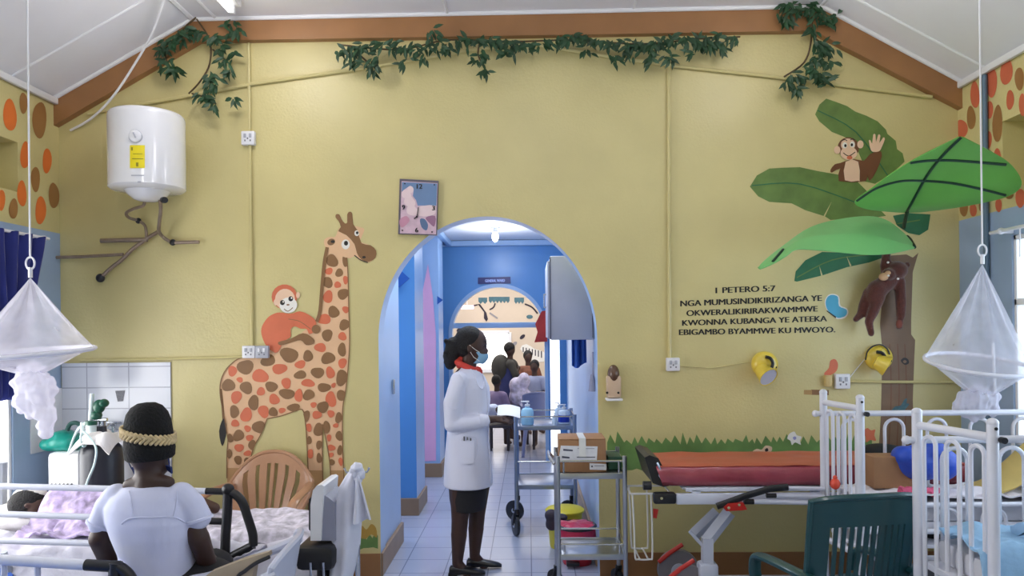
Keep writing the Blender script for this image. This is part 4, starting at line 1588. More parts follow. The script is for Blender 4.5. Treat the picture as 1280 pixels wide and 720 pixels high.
def crumple(cx_, cy_, z, rx, ry, h_, k, drop=.0):
    def fn(s, t):
        a_, b_ = s * 2 - 1, t * 2 - 1
        x, y = cx_ + a_ * rx, cy_ + b_ * ry
        d = max(0, math.hypot(a_, b_) - .75)
        q_ = noise.noise(V((x * 14, y * 14, k)))
        return (x + .02 * q_, y, z + h_ * (.5 + .9 * q_) - drop * d * 3)
    return fn


mb.grid(crumple(oc.x + .01, 4.440, zo + .03, ro * 1.0, ro * .95, .03, 3, .05), 26, 22, thick=.006)
tag(mb.build('cloth', org=V((oc.x, 4.440, zo))), 'crumpled white cloth draped over the black oxygen cylinder', 'cloth')
clear = mat('clear_hose', (206, 232, 232), .25, var=.03)
mb = MB(clear)
mb.tube([P(u, v, y) for u, v, y in crom([(112, 545, 4.380), (106, 558, 4.340), (101, 552, 4.330), (103, 540, 4.340), (110, 545, 4.330), (120, 560, 4.320), (118, 580, 4.320), (110, 600, 4.320), (105, 615, 4.310), (100, 628, 4.300)], 6, False)], .0065, 8)
tag(mb.build('oxygen_tube', org=P(112, 545, 4.380)), 'thin clear oxygen tube hanging in front of the black cylinder', 'tube')
mb = MB(clear)
mb.tube([P(u, v, y) for u, v, y in crom([(108, 528, 4.410), (98, 536, 4.490), (92, 548, 4.570), (87, 562, 4.610), (85, 567, 4.625)], 6, False)], .008, 8)
tag(mb.build('oxygen_tube', org=P(108, 528, 4.440)), 'pale tube sloping from the flow meter over the teal bag', 'tube')

# ------------------------------------------------------------------ beds with side rails
railw = mat('rail_white_enamel', (212, 214, 226), .3, var=.03)
railb = mat('rail_black_plastic', (28, 28, 32), .4, var=.1)
bedsteel = mat('bed_frame_grey', (176, 180, 190), .4, .2)
sheet = mat('bed_sheet_white', (216, 214, 226), .8, var=.05, bump=1.0, bscale=10, sheen=.2)


def rail_panel(g_, lines, post_u, Y, black=24):
    """horizontal tubes (pixel ends) with a black sleeve and end bracket"""
    for (u0, v0, u1, v1, r_) in lines:
        a, b = P(u0, v0, Y), P(u1, v1, Y)
        m_ = MB(railw)
        d = (b - a).normalized()
        m_.cyl(a, b - d * .10, r_)
        m_.use(railb)
        m_.cyl(b - d * .10, b, r_ * 1.08)
        m_.build('rail_bar', g_)


g = thing('hospital_bed', 'hospital bed with three white side rails holding the lying child', 'bed', V((-2.0, 4.0, 0)))
BX0, BX1, BY0, BY1, BZ = -2.98, -1.06, 3.68, 4.32, .545
mb = MB(mat('mattress_blue', (60, 110, 200), .5, var=.1))
mb.box(((BX0 + BX1) / 2, (BY0 + BY1) / 2, BZ - .075), (BX1 - BX0, BY1 - BY0, .13), .04)
mb.build('mattress', g)
mb = MB(bedsteel)
for y in (BY0 + .03, BY1 - .03):
    mb.box(((BX0 + BX1) / 2, y, BZ - .185), (BX1 - BX0, .05, .07), .008)
for x in (BX0 + .1, BX1 - .1, (BX0 + BX1) / 2):
    mb.box((x, (BY0 + BY1) / 2, BZ - .185), (.05, BY1 - BY0, .05), .006)
mb.build('frame', g)
for x in (BX0 + .1, BX1 - .1):
    for y in (BY0 + .05, BY1 - .05):
        mb = MB(bedsteel)
        mb.cyl((x, y, .08), (x, y, BZ - .16), .022)
        mb.use(dark).ell((x, y, .045), (.045, .02, .045))
        mb.build('leg', g)
YR1 = 3.62
rail_panel(g, [(-30, 607, 283, 614.5, .0155), (-30, 641.5, 283, 652, .0155), (-30, 675, 262, 683, .0155)], 285, YR1)
mb = MB(railb)
q = [(285, 612), (284, 640), (282, 668), (281, 700)]
mb.tube([P(u, v, YR1) for u, v in q], .024, 10)
q = crom([(284, 615), (294, 618), (303, 628), (310, 648), (316, 668), (316.5, 682)], 5, False)
mb.tube([P(u, v, YR1) for u, v in q], .022, 10)
mb.tube([P(316.5, 682, YR1), P(281, 700, YR1)], .022, 10)
mb.ell(P(285, 612, YR1), .03)
mb.build('rail_bracket', g)
mb = MB(bedsteel)
for u in (5, 281):
    p = P(u, 690, YR1)
    mb.tube([p, V((p.x, BY0 + .03, BZ - .18))], .014, 8)
mb.build('rail_mount', g)
mb = MB(dark)
p = P(0, 690, YR1)
for (u, v) in ((2, 590), (2, 625), (2, 660)):
    pass
mb = MB(bedsteel)
mb.tube([P(2, 578, 4.1), P(1, 660, 4.1)], .03, 8)
mb.build('head_end_post', g)


def sheet_fn(x0, x1, y0, y1, z, amp, k, sc=7.0, edge=.0):
    def fn(s, t):
        x, y = x0 + (x1 - x0) * s, y0 + (y1 - y0) * t
        zz = z + amp * (noise.noise(V((x * sc, y * sc * 1.4, k))) + .5 * noise.noise(V((x * sc * 2.6, y * sc * 2.6, k + 9)))) + amp * .8
        if t < .12 and edge:
            q_ = 1 - t / .12
            zz -= edge * q_ * q_
        return (x, y - .02 * (t < .12) * edge, zz)
    return fn


mb = MB(sheet)
mb.grid(sheet_fn(BX0 + .02, BX1 - .0, BY0 - .025, BY1 - .02, BZ + .012, .042, 1.0, 7, .16), 100, 50, thick=.006)
tag(mb.build('bed_sheet', org=V((-2, 4, BZ))), 'crumpled white sheet spread over the bed with the lying child', 'sheet')
patt = mat('patterned_sheet', (206, 200, 212), .8, var=.4, scale=22, bump=.5, bscale=12)
mb = MB(patt)
mb.grid(sheet_fn(-2.02, BX1 + .02, 3.76, BY1 - .04, BZ + .06, .034, 5.0, 5, .05), 60, 34, thick=.01)
tag(mb.build('blanket', org=V((-1.5, 4.1, BZ + .06))), 'grey white patterned blanket crumpled on the bed below the brown chair', 'blanket')

# pillow, child, lilac cover
mb = MB(clw)
pp = P(28, 630, 4.14)
mb.ell((pp.x, 4.14, BZ + .10), (.26, .17, .085))
mb.ell((pp.x - .1, 4.12, BZ + .10), (.16, .15, .075))
o = mb.blob('pillow', None, V((pp.x, 4.14, BZ + .05)), vox=.015, it=4)
tag(o, 'white pillow under the head of the lying child', 'pillow')
skin = mat('dark_brown_skin', (74, 48, 38), .5, var=.1, scale=14)
skin2 = mat('brown_skin', (62, 40, 33), .5, var=.1, scale=14)
hairm = mat('black_hair', (20, 17, 18), .75, var=.25, scale=60, bump=.8, bscale=120)
hc = P(38, 634, 4.05)
g = thing('person', 'child lying on the bed behind the side rails, head on pillow', 'person', V((hc.x, 4.05, BZ + .05)))
zc = BZ + .175
mb = MB(skin)
mb.ell((hc.x, 4.05, zc), (.095, .085, .078))
mb.ell((hc.x + .055, 4.03, zc - .01), (.05, .06, .055))
mb.ell((hc.x + .035, 3.985, zc + .02), (.018, .03, .014))
mb.ell((hc.x + .02, 3.98, zc - .005), (.012, .016, .025))
mb.limb([(hc.x + .08, 4.06, zc - .02), (hc.x + .18, 4.08, zc - .02)], [.04, .05])
mb.limb([(hc.x + .2, 4.09, zc - .02), (hc.x + .38, 4.1, zc - .03), (hc.x + .6, 4.1, zc - .035)], [.085, .08, .075])
mb.limb([(hc.x + .2, 4.0, zc - .03), (hc.x + .3, 3.97, zc - .08), (hc.x + .40, 3.98, zc - .09)], [.035, .03, .024])
mb.limb([(hc.x + .6, 4.05, zc - .03), (hc.x + .78, 4.0, zc + .02), (hc.x + .95, 4.05, zc - .05)], [.055, .045, .032])
mb.limb([(hc.x + .6, 4.16, zc - .03), (hc.x + .80, 4.16, zc + .02), (hc.x + .97, 4.18, zc - .05)], [.055, .045, .032])
for k in range(4):
    mb.cap((hc.x + .41, 3.965 + .011 * k, zc - .088), (hc.x + .455, 3.96 + .013 * k, zc - .098), .007, .006)
mb.cap((hc.x + .40, 3.995, zc - .075), (hc.x + .43, 4.005, zc - .07), .008, .006)
mb.blob('body', g, vox=.008, it=3)
mb = MB(hairm)
mb.ell((hc.x - .012, 4.05, zc + .010), (.100, .094, .086))
mb.build('hair', g)
mb = MB(gwh)
mb.ell((hc.x - .015, 4.07, zc + .055), (.088, .075, .048))
mb.build('cap', g)
lil = mat('lilac_cloth', (186, 168, 206), .8, var=.5, scale=22, bump=.5, bscale=16, sheen=.3)


def cover_fn(s, t):
    x = hc.x + .10 + .62 * s
    y = 3.76 + .52 * t
    hump = math.exp(-((y - 4.08) / .15) ** 2) * (.165 + .025 * math.sin(s * 5))
    wv = .034 * noise.noise(V((x * 9, y * 9, 2))) + .030 * abs(noise.noise(V((x * 17 + y * 9, y * 17, 4))))
    return (x, y, BZ + .075 + hump + wv)


mb = MB(lil)
mb.grid(cover_fn, 56, 44, thick=.008)
tag(mb.build('cover_cloth', org=V((hc.x + .4, 4.08, BZ + .1))), 'lilac and white cloth covering the lying child', 'cloth')
mb = MB(mat('blue_bed_cloth', (48, 96, 190), .7, var=.15, bump=.4, bscale=14))
mb.grid(lambda s, t: (-2.96 + .38 * s, 3.655 - .03 * math.sin(t * 3) + .006 * math.sin(s * 30), BZ + .085 - .16 * t - .16 * s * (1 - .35 * t)), 20, 10, thick=.006)
tag(mb.build('cloth', org=V((-2.9, 3.65, BZ))), 'bright blue cloth hanging at the head end of the bed', 'cloth')

# near bed: its rail crosses in front of the woman
g = thing('hospital_bed', 'nearer hospital bed whose rail crosses in front of the seated woman', 'bed', V((-2.1, 2.55, 0)))
YR2 = 2.95
rail_panel(g, [(-40, 697, 138, 708, .021)], 145, YR2)
mb = MB(railb)
mb.tube([P(u, v, YR2) for u, v in crom([(136, 708), (146, 708), (155, 713), (163, 722), (170, 740)], 5, False)], .023, 10)
mb.tube([P(145, 703, YR2), P(143, 730, YR2), P(142, 780, YR2)], .026, 10)
mb.build('rail_bracket', g)
mb = MB(railw)
for u in (47, 5):
    mb.tube([P(u, 700, YR2), P(u, 790, YR2)], .012, 8)
mb.build('rail_post', g)
mb = MB(bedsteel)
for y in (2.15, 2.92):
    mb.box((-2.31, y, .42), (1.45, .05, .07), .008)
for x in (-3.0, -1.62):
    mb.box((x, 2.53, .42), (.05, .78, .05), .006)
mb.build('frame', g)
mb = MB(MATS['mattress_blue'])
mb.box((-2.31, 2.53, .50), (1.44, .72, .10), .03)
mb.build('mattress', g)
for x in (-2.95, -1.67):
    for y in (2.2, 2.87):
        mb = MB(bedsteel)
        mb.cyl((x, y, .06), (x, y, .40), .022)
        mb.use(dark).ell((x, y, .045), (.045, .02, .045))
        mb.build('leg', g)

# ------------------------------------------------------------------ seated woman, seen from behind
YW_ = 3.13
W = lambda u, v, dy=0.0: P(u, v, YW_) + Y_ * dy
g = thing('person', 'woman in white t-shirt and black beanie sitting with her back turned', 'person', V((W(190, 700).x, YW_, .5)))
hx = W(184, 560)
mb = MB(skin2)
mb.ell(W(183, 560, .02), (.078, .098, .115))
mb.ell(W(186, 583, .05), (.06, .07, .06))
mb.limb([W(184, 578, .01), W(186, 600, 0), W(187, 618, -.01)], [.056, .056, .072])
for s, u in ((-1, 159.5), (1, 208)):
    mb.ell(W(u, 566, .02), (.012, .022, .032))
# shoulders, trunk and arms under the shirt
mb.limb([W(150, 630, 0), W(187, 622, 0), W(222, 627, 0)], [.045, .055, .045])
mb.limb([W(164, 606, -.01), W(187, 601, -.015), W(211, 603, -.01)], [.030, .045, .030])
mb.limb([W(188, 640, .02), W(190, 690, .02), W(192, 770, .03)], [.12, .115, .14])
mb.limb([W(142, 632, 0), W(127, 672, -.01), W(120, 712, .10)], [.045, .047, .040])
mb.limb([W(231, 630, 0), W(248, 672, .0), W(248, 718, .10)], [.045, .046, .040])
mb.limb([W(120, 712, .10), W(138, 722, .30)], [.042, .03])
mb.limb([W(248, 718, .10), W(226, 722, .30)], [.040, .03])
for s, e in ((-1, W(138, 722, .30)), (1, W(226, 722, .30))):
    mb.ell(e + V((-s * .03, .05, 0)), (.04, .05, .02))
    for k in range(4):
        mb.cap(e + V((-s * (.02 + .0) + (k - 1.5) * .019, .09, 0)), e + V((-s * .03 + (k - 1.5) * .02, .15 - abs(k - 1.3) * .008, -.02)), .009, .007)
    mb.cap(e + V((-s * .065, .05, 0)), e + V((-s * .09, .09, -.005)), .010, .008)
# lap and legs
for s in (-1, 1):
    mb.limb([V((W(192, 700).x + s * .09, YW_ + .02, .52)), V((W(192, 700).x + s * .12, YW_ + .28, .53)), V((W(192, 700).x + s * .12, YW_ + .27, .08))], [.10, .07, .045])
    mb.limb([V((W(192, 700).x + s * .12, YW_ + .26, .04)), V((W(192, 700).x + s * .13, YW_ + .37, .03))], [.04, .03])
mb.blob('body', g, vox=.009, it=3)
# t-shirt: torso loft plus short sleeves, opened at neck
shirt = mat('white_tshirt', (206, 210, 236), .8, var=.03, bump=.35, bscale=7, sheen=.3, stretch=(1, 1, .5))


def shirt_ring(v, ul, ur, dep, dy=0.0, n=36, sag=0):
    a, b = W(ul, v, 0), W(ur, v, 0)
    c_ = (a + b) / 2 + Y_ * dy
    rx = (b - a).length / 2
    out_ = []
    for k in range(n):
        q_ = 2 * PI * k / n
        cx_ = math.copysign(abs(math.cos(q_)) ** .8, math.cos(q_))
        out_.append(c_ + (b - a).normalized() * (rx * cx_) + Y_ * (dep * math.sin(q_)) + Z_ * (sag * (math.cos(q_) ** 2)))
    return out_


mb = MB(shirt)
mb.loft([shirt_ring(606, 163, 213, .066, .0), shirt_ring(608, 156, 219, .078, .0), shirt_ring(612, 149, 227, .09, 0, sag=-.01), shirt_ring(618, 139, 234, .105, 0, sag=-.01), shirt_ring(632, 134, 240, .125, 0), shirt_ring(650, 136, 243, .14, .005),
         shirt_ring(668, 141, 242, .14, .01), shirt_ring(690, 149, 238, .135, .02), shirt_ring(715, 152, 236, .14, .03), shirt_ring(745, 146, 240, .155, .03), shirt_ring(770, 140, 246, .17, .03)])
mb.limb([W(146, 622, 0), W(137, 634, 0), W(129, 652, -.005)], [.060, .061, .058])
mb.limb([W(226, 620, 0), W(238, 632, 0), W(247, 646, 0)], [.060, .061, .057])
mb.blob('t_shirt', g, vox=.008, it=3)
# sleeve hems and back seam of the garment under the shirt
def on_surface(o, u, v, lift=.0):
    """point on object o's surface seen along the pixel ray, lifted towards the eye"""
    bpy.context.view_layer.update()
    r_ = ray(u, v).normalized()
    ok, loc, nor, idx = o.ray_cast(CAM - ORG[o.name], r_)
    return (loc + ORG[o.name] - r_ * lift) if ok else None


tee = [o_ for o_ in COL.objects if o_.name == 't_shirt'][0]
for line in ([(161, 614), (163, 622), (164, 632), (166, 645)], [(221, 613), (221, 622), (220, 632), (217, 645)], [(152, 655), (160, 649), (172, 647), (192, 647), (210, 646), (222, 648), (231, 653)]):
    pts_ = [on_surface(tee, u, v, .0005) for u, v in crom(line, 6, False)]
    pts_ = [p_ for p_ in pts_ if p_ is not None]
    if len(pts_) > 3:
        mb = MB(shirt)
        mb.tube(pts_, .0035, 6)
        mb.build('seam', g)
mb = MB(shirt)
for (a, b, r_) in ((W(128.5, 653, -.005), W(127, 657, -.006), .060), (W(247.5, 647, 0), W(248.5, 651, 0), .059)):
    d = (b - a).normalized()
    zq = V((0, 0, 1)).rotation_difference(d).to_matrix().to_4x4()
    mb = MB(shirt)
    mb.lathe([(r_ - .002, 0), (r_ + .002, .003), (r_ + .002, .013), (r_ - .008, .016)], a, 28, zq)
    mb.build('sleeve_hem', g)
skirtm = mat('black_skirt_cloth', (26, 25, 30), .8, var=.2)
mb = MB(skirtm)
xx = W(192, 700).x
mb.limb([V((xx - .05, YW_ + .02, .545)), V((xx - .1, YW_ + .29, .56))], [.14, .10])
mb.limb([V((xx + .06, YW_ + .02, .545)), V((xx + .13, YW_ + .29, .56))], [.14, .10])
mb.ell((xx + .16, YW_ + .1, .60), (.14, .14, .07))
mb.limb([V((xx - .1, YW_ + .30, .55)), V((xx - .1, YW_ + .28, .22))], [.10, .11])
mb.limb([V((xx + .13, YW_ + .30, .55)), V((xx + .13, YW_ + .28, .22))], [.10, .11])
mb.blob('skirt', g, vox=.012, it=4)
# beanie and braided band
bean = mat('black_knit', (7, 7, 8), .9, var=.3, scale=50, bump=.6, bscale=90)
mb = MB(bean)
bc = W(184, 540, .01)
mb.lathe([(.001, .126), (.035, .123), (.062, .108), (.082, .08), (.092, .045), (.096, .005), (.099, -.04), (.102, -.075), (.098, -.108), (.088, -.118), (.080, -.115)], bc, 40, Matrix.Rotation(-.06, 4, 'Y'))
b_ = mb.build('beanie', g)
braid = mat('tan_braid', (206, 184, 140), .8, var=.15, scale=40)
mb = MB(braid)
for i in range(34):
    q = 2 * PI * i / 34
    for s in (-1, 1):
        c_ = bc + V((.1045 * math.cos(q), .1045 * math.sin(q), -.012 + s * .008 - .020 * math.cos(q)))
        t_ = V((-math.sin(q), math.cos(q), s * -.9)).normalized()
        mb.cap(c_ - t_ * .013, c_ + t_ * .013, .0068, .0068, 8)
mb.build('braided_band', b_)
mb = MB(mat('mask_navy', (34, 56, 120), .7, var=.1))
mb.prism([W(159, 586, .03), W(170, 584, .03), W(172, 596, .05), W(161, 600, .05)], (0, .014, 0))
mb.prism([W(202, 583, .03), W(209, 586, .03), W(207, 595, .05), W(201, 590, .05)], (0, .014, 0))
mb.tube([W(160, 588, .03), W(158, 576, .01), W(160, 562, .01)], .0025, 6)
mb.tube([W(208, 586, .03), W(209, 574, .01), W(207, 562, .01)], .0025, 6)
mb.build('face_mask', g)
# stool she sits on
g = thing('stool', 'plain wooden stool carrying the seated woman between the beds', 'stool', V((xx, YW_ + .02, 0)))
wood = mat('stool_wood', (120, 84, 52), .6, var=.2, scale=8, stretch=(1, 8, 1))
mb = MB(wood)
mb.box((xx, YW_ + .02, .375), (.36, .32, .035), .008)
mb.build('seat', g)
for a in (-1, 1):
    for b in (-1, 1):
        mb = MB(wood)
        mb.tube([(xx + a * .13, YW_ + .02 + b * .12, .36), (xx + a * .16, YW_ + .02 + b * .145, 0)], .018, 8)
        mb.build('leg', g)

# ------------------------------------------------------------------ plastic chairs
def plastic_chair(label, loc, rz, m, kind, w_=.46, top=.88, tilt=.12, arms=True, drop=0.0, rise=0.0):
    """front is local +Y; kind: fan, slots or solid"""
    g_ = thing('plastic_chair', label, 'chair', loc, None, rz)
    z0 = .42
    hgt = top - z0
    hw0, hw1 = w_ * .40, w_ * .5

    def back(s, t):
        a = s * 2 - 1
        if kind == 'fan':
            wd = hw1 * (.66 + .34 * min(1, t * 1.5))
            zz = z0 + t * hgt * (1 - .42 * abs(a) ** 2.4)
            x = a * wd
            if t > .6:
                x *= 1 + .0 * (t - .6)
        else:
            wd = hw1 * (.97 + .05 * t)
            zz = z0 + t * hgt * (1 - (.04 if kind == 'slots' else .10) * abs(a) ** 3)
            x = a * wd
        y = -.20 - tilt * t * 1.1 - .05 * (1 - a * a) + .02
        return V((x, y, zz))

    def skip(s, t):
        a = s * 2 - 1
        if kind == 'fan':
            if abs(a) > .80 or t > .84 or t < .06:
                return False
            return (abs(a) * 3.6 + .5) % 1 > .66 and abs(a) < .80
        if kind == 'slots':
            if abs(a) > .76 or t > .73 or t < .10:
                return False
            return ((a + .76) / 1.52 * 11) % 1 > .56
        return False
    b = MB(m)
    b.grid(back, 88 if kind != 'solid' else 20, 24, skip, thick=.012)
    b.build('backrest', g_, local=True)
    b = MB(m)
    b.tube([back(s, t) for s, t in [(0, k / 8) for k in range(9)] + [(k / 16, 1) for k in range(1, 17)] + [(1, 1 - k / 8) for k in range(1, 9)]], .014, 8)
    b.build('back_rim', g_, local=True)
    b = MB(m)
    b.grid(lambda s, t: V(((s * 2 - 1) * (.215 + .015 * t) * w_ / .46, -.21 + .44 * t, z0 + .0 - .015 * math.sin(PI * s) + .012 * t - .05 * max(0, t - .9) * 5)), 16, 16, thick=.02)
    b.build('seat', g_, local=True)
    for sx_ in (-1, 1):
        for fy in (-1, 1):
            b = MB(m)
            p0_ = V((sx_ * .20 * w_ / .46, .20 if fy > 0 else -.20, z0))
            p1_ = V((sx_ * .245 * w_ / .46, .24 if fy > 0 else -.30, 0))
            b.tube([p0_, p0_.lerp(p1_, .5), p1_], [.030, .026, .020], 8)
            b.build('leg', g_, local=True)
        if arms:
            b = MB(m)
            xo = sx_ * hw1 * 1.08
            pts_ = crom([(sx_ * hw1 * .98, -.27, .66 - drop + rise), (xo, -.12, .665 - drop + rise * .5), (xo * 1.03, .08, .655 - drop), (xo * 1.02, .19, .63 - drop), (xo, .22, .56 - drop), (xo * .98, .22, .44)], 6, False)
            b.tube(pts_, .019, 10, flat=1.6)
            b.build('armrest', g_, local=True)
    return g_


brplast = mat('brown_plastic', (186, 140, 106), .3, var=.06, coat=.2)
bx = P(327, 600, 4.72)
plastic_chair('brown plastic armchair with fan-shaped slatted back against the giraffe wall', V((bx.x, 4.60, 0)), PI, brplast, 'fan', top=.865, w_=.54)
paleplast = mat('pale_grey_plastic', (190, 194, 212), .35, var=.04, coat=.2)
gx = P(362, 660, 2.86)
plastic_chair('pale grey plastic chair seen side-on in front of the blanket', V((gx.x - .27, 2.82, 0)), PI / 2 + .12, paleplast, 'solid', top=.865, w_=.46, tilt=.07, rise=.14)

# patient monitor on black stand
g = thing('patient_monitor', 'white patient monitor turned side-on, standing on a black stand', 'monitor', V((P(403, 640, 3.6).x, 3.6, .62)))
mb = MB(plast)
mb.prism([P(u, v, 3.45) for u, v in ((388, 630), (391, 613), (396, 607), (402, 606), (405, 608), (402, 650), (401, 676), (388, 676))], (0, .26, 0))
mb.build('front_bezel', g)
mb = MB(mat('monitor_grey', (150, 152, 170), .4, var=.05))
mb.prism([P(u, v, 3.47) for u, v in ((404.5, 619), (409, 621), (418, 628), (419.5, 676), (401, 676))], (0, .22, 0))
mb.build('housing', g)
mb = MB(dark)
mb.prism([P(u, v, 3.47) for u, v in ((386, 624), (388, 622), (388, 664), (386, 662))], (0, .22, 0))
mb.build('screen', g)
g2 = thing('equipment_stand', 'black equipment stand with rounded box carrying the patient monitor', 'stand', V((P(396, 700, 3.55).x, 3.55, 0)))
mb = MB(dark)
zb_ = P(396, 677, 3.5).z
za_ = P(396, 712, 3.45).z
x0_, x1_ = P(371, 690, 3.45).x, P(419, 690, 3.45).x
mb.box(((x0_ + x1_) / 2, 3.57, (za_ + zb_) / 2), (x1_ - x0_, .32, zb_ - za_), .03)
mb.build('shelf_box', g2)
mb = MB(chrome)
for u in (388, 404):
    mb.tube([P(u, 703, 3.40), P(u + 1, 730, 3.40)], .006, 6)
mb.build('hook', g2)
mb = MB(dark)
mb.cyl(((x0_ + x1_) / 2, 3.57, .08), ((x0_ + x1_) / 2, 3.57, za_ + .02), .03)
for k in range(5):
    q = 2 * PI * k / 5
    mb.tube([((x0_ + x1_) / 2, 3.57, .08), ((x0_ + x1_) / 2 + .13 * math.cos(q), 3.57 + .2 * math.sin(q), .05)], .018, 8)
    mb.ell(((x0_ + x1_) / 2 + .13 * math.cos(q), 3.57 + .2 * math.sin(q), .028), (.028, .015, .028))
mb.build('pole_base', g2)

# white cloth tied over a stand
YT = 3.55
g = thing('drip_stand', 'steel drip stand hidden under the tied white cloth', 'drip stand', V((P(444, 600, YT).x, YT, 0)))
px_ = P(446, 600, YT).x
mb = MB(chrome)
mb.cyl((px_, YT, .06), (px_, YT, P(447, 586, YT).z), .012)
mb.build('pole', g)
mb = MB(chrome)
zt3 = P(447, 590, YT).z
mb.tube([(px_ - .06, YT, zt3 + .02), (px_ - .05, YT, zt3), (px_ + .05, YT, zt3), (px_ + .06, YT, zt3 + .02)], .006, 8)
mb.build('hook', g)
mb = MB(bedsteel)
for k in range(4):
    q = 2 * PI * k / 4 + .4
    mb.tube([(px_, YT, .09), (px_ + .07 * math.cos(q), YT + .2 * math.sin(q), .06)], .014, 8)
    mb.use(dark).ell((px_ + .07 * math.cos(q), YT + .2 * math.sin(q), .03), (.03, .015, .03))
    mb.use(bedsteel)
mb.build('base', g)
whcl = mat('white_hung_cloth', (214, 216, 232), .8, var=.05, bump=.5, bscale=8, sheen=.2)
g = thing('hanging_cloth', 'white cloth tied in a knot on the stand beside the arch', 'cloth', V((px_, YT, zt3)))
outline_l = [(442, 582), (432, 595), (423, 610), (418, 628), (416, 650), (415, 680), (414, 705), (413, 722), (412, 760)]
outline_r = [(449, 583), (450, 600), (451, 620), (451, 640), (452, 660), (450, 680), (446, 700), (440, 722), (438, 760)]


def drape(s, t):
    i = t * (len(outline_l) - 1)
    k = min(int(i), len(outline_l) - 2)
    f = i - k
    ul = outline_l[k][0] * (1 - f) + outline_l[k + 1][0] * f
    ur = outline_r[k][0] * (1 - f) + outline_r[k + 1][0] * f
    vl = outline_l[k][1] * (1 - f) + outline_l[k + 1][1] * f
    q_ = s * 2 * PI
    u = (ul + ur) / 2 + (ur - ul) / 2 * math.cos(q_)
    p_ = P(u, vl, YT)
    wv = 1 + .12 * math.sin(q_ * 5 + 3 * t)
    return V((p_.x, YT - (.03 + .09 * t) * math.sin(q_) * wv, p_.z + .0))


mb = MB(whcl)
mb.grid(drape, 60, 24)
mb.build('drape', g)
mb = MB(whcl)


def flap(s, t):
    ul, ur = 447 - 3 * t + 2, 451 + 17 * t
    vv = 592 + 58 * t - 6 * t * s
    p_ = P(ul + (ur - ul) * s, vv, YT)
    return V((p_.x, YT - .05 - .03 * math.sin(s * 7) * t - .02 * t, p_.z))


mb.grid(flap, 20, 18, thick=.008)
mb.build('loose_end', g)
mb = MB(whcl)
for (u, v, r_) in ((447, 585, .030), (444, 591, .028), (450, 593, .026), (447, 600, .022)):
    s_ = len(mb.v)
    pc = P(u, v, YT - .02)
    mb.ell(pc, (r_, r_, r_))
    for q_ in mb.v[s_:]:
        q_ += (q_ - pc) * (.35 * noise.noise(q_ * 40))
mb.build('knot', g)

# beige flat cushion and white cloth bit in front of the bed
bei = mat('beige_vinyl', (176, 160, 136), .5, var=.08, scale=10)
q = [(250, 726), (262, 716), (300, 701), (336, 690), (337, 695), (318, 705), (296, 722), (294, 760), (250, 760)]
YB = 3.02
g = thing('seat_cushion', 'beige flat cushion with a black edge leaning by the pale grey chair', 'cushion', V((P(290, 720, YB).x, YB, P(290, 760, YB).z)))
mb = MB(bei)
mb.prism([P(u, v, YB) for u, v in q[:6] + [(310, 760), (250, 760)]], (0, .05, .0))
mb.build('pad', g)
mb = MB(dark)
mb.tube([P(u, v, YB - .004) for u, v in crom([(337, 696), (320, 704), (306, 714), (296, 724), (292, 760)], 4, False)], .008, 8)
mb.build('edge_piping', g)
mb = MB(patt)
mb.grid(lambda s, t: P(292 + 42 * s, 699 - 18 * s + 12 * t * (1 - s * .2), 3.3 + .18 * t) + V((0, 0, .012 * noise.noise(V((s * 6, t * 6, 3))))), 24, 12, thick=.006)
tag(mb.build('cloth', org=P(312, 694, 3.35)), 'small white patterned cloth tucked between cushion and rail bracket', 'cloth')

# ------------------------------------------------------------------ gurney against the wall
GY0, GY1 = 4.27, 4.76
gz1 = P(900, 583, GY0).z
gz0 = P(900, 608, GY0).z
gx0, gx1 = P(829, 600, GY0).x, 2.50
plum = mat('mattress_sheen_plum', (164, 72, 84), .25, var=.12, scale=9, bump=.5, bscale=11, coat=.5)  # plum tone holds the bluish reflection on the mattress side
ortop = mat('mattress_lit_orange', (184, 84, 64), .4, var=.08, scale=6)  # brighter orange paints the lit top of the same red cover
g = thing('gurney', 'hospital gurney with plum mattress under the painted grass strip', 'gurney', V(((gx0 + gx1) / 2, 4.5, 0)))
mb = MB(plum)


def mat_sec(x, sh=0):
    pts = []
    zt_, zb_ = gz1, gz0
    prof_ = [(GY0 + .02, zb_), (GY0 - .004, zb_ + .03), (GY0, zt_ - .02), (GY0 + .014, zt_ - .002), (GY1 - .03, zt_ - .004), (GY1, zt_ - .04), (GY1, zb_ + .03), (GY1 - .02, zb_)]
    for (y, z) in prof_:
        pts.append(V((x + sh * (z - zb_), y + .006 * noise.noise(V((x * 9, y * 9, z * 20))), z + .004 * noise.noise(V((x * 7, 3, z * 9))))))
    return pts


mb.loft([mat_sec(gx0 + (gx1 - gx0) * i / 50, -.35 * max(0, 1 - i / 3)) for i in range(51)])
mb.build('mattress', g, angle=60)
mb = MB(ortop)
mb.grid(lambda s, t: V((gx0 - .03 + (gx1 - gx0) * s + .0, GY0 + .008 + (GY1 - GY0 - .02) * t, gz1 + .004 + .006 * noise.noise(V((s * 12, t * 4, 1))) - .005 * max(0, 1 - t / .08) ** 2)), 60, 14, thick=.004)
mb.build('mattress_lit_top', g)
mb = MB(dark)
hp = [(806, 572), (812, 569), (823, 573), (840, 606), (830, 609), (816, 604)]
mb.prism([P(u, v, GY0 + .02) for u, v in hp], (0, .40, 0))
mb.build('headrest', g)
mb = MB(chrome)
mb.tube([P(u, v, GY0 + .01) for u, v in ((821, 578), (825, 586), (824, 594), (829, 602))], .008, 8)
mb.build('headrest_hinge', g)
frw = mat('gurney_white_enamel', (206, 210, 224), .3, var=.04)
mb = MB(frw)
a, b = P(845, 624, GY0 - .03), P(1040, 626, GY0 - .03)
zf = a.z
mb.box(((a.x + gx1) / 2, GY0 - .02, zf), (gx1 - a.x, .04, .060), .008)
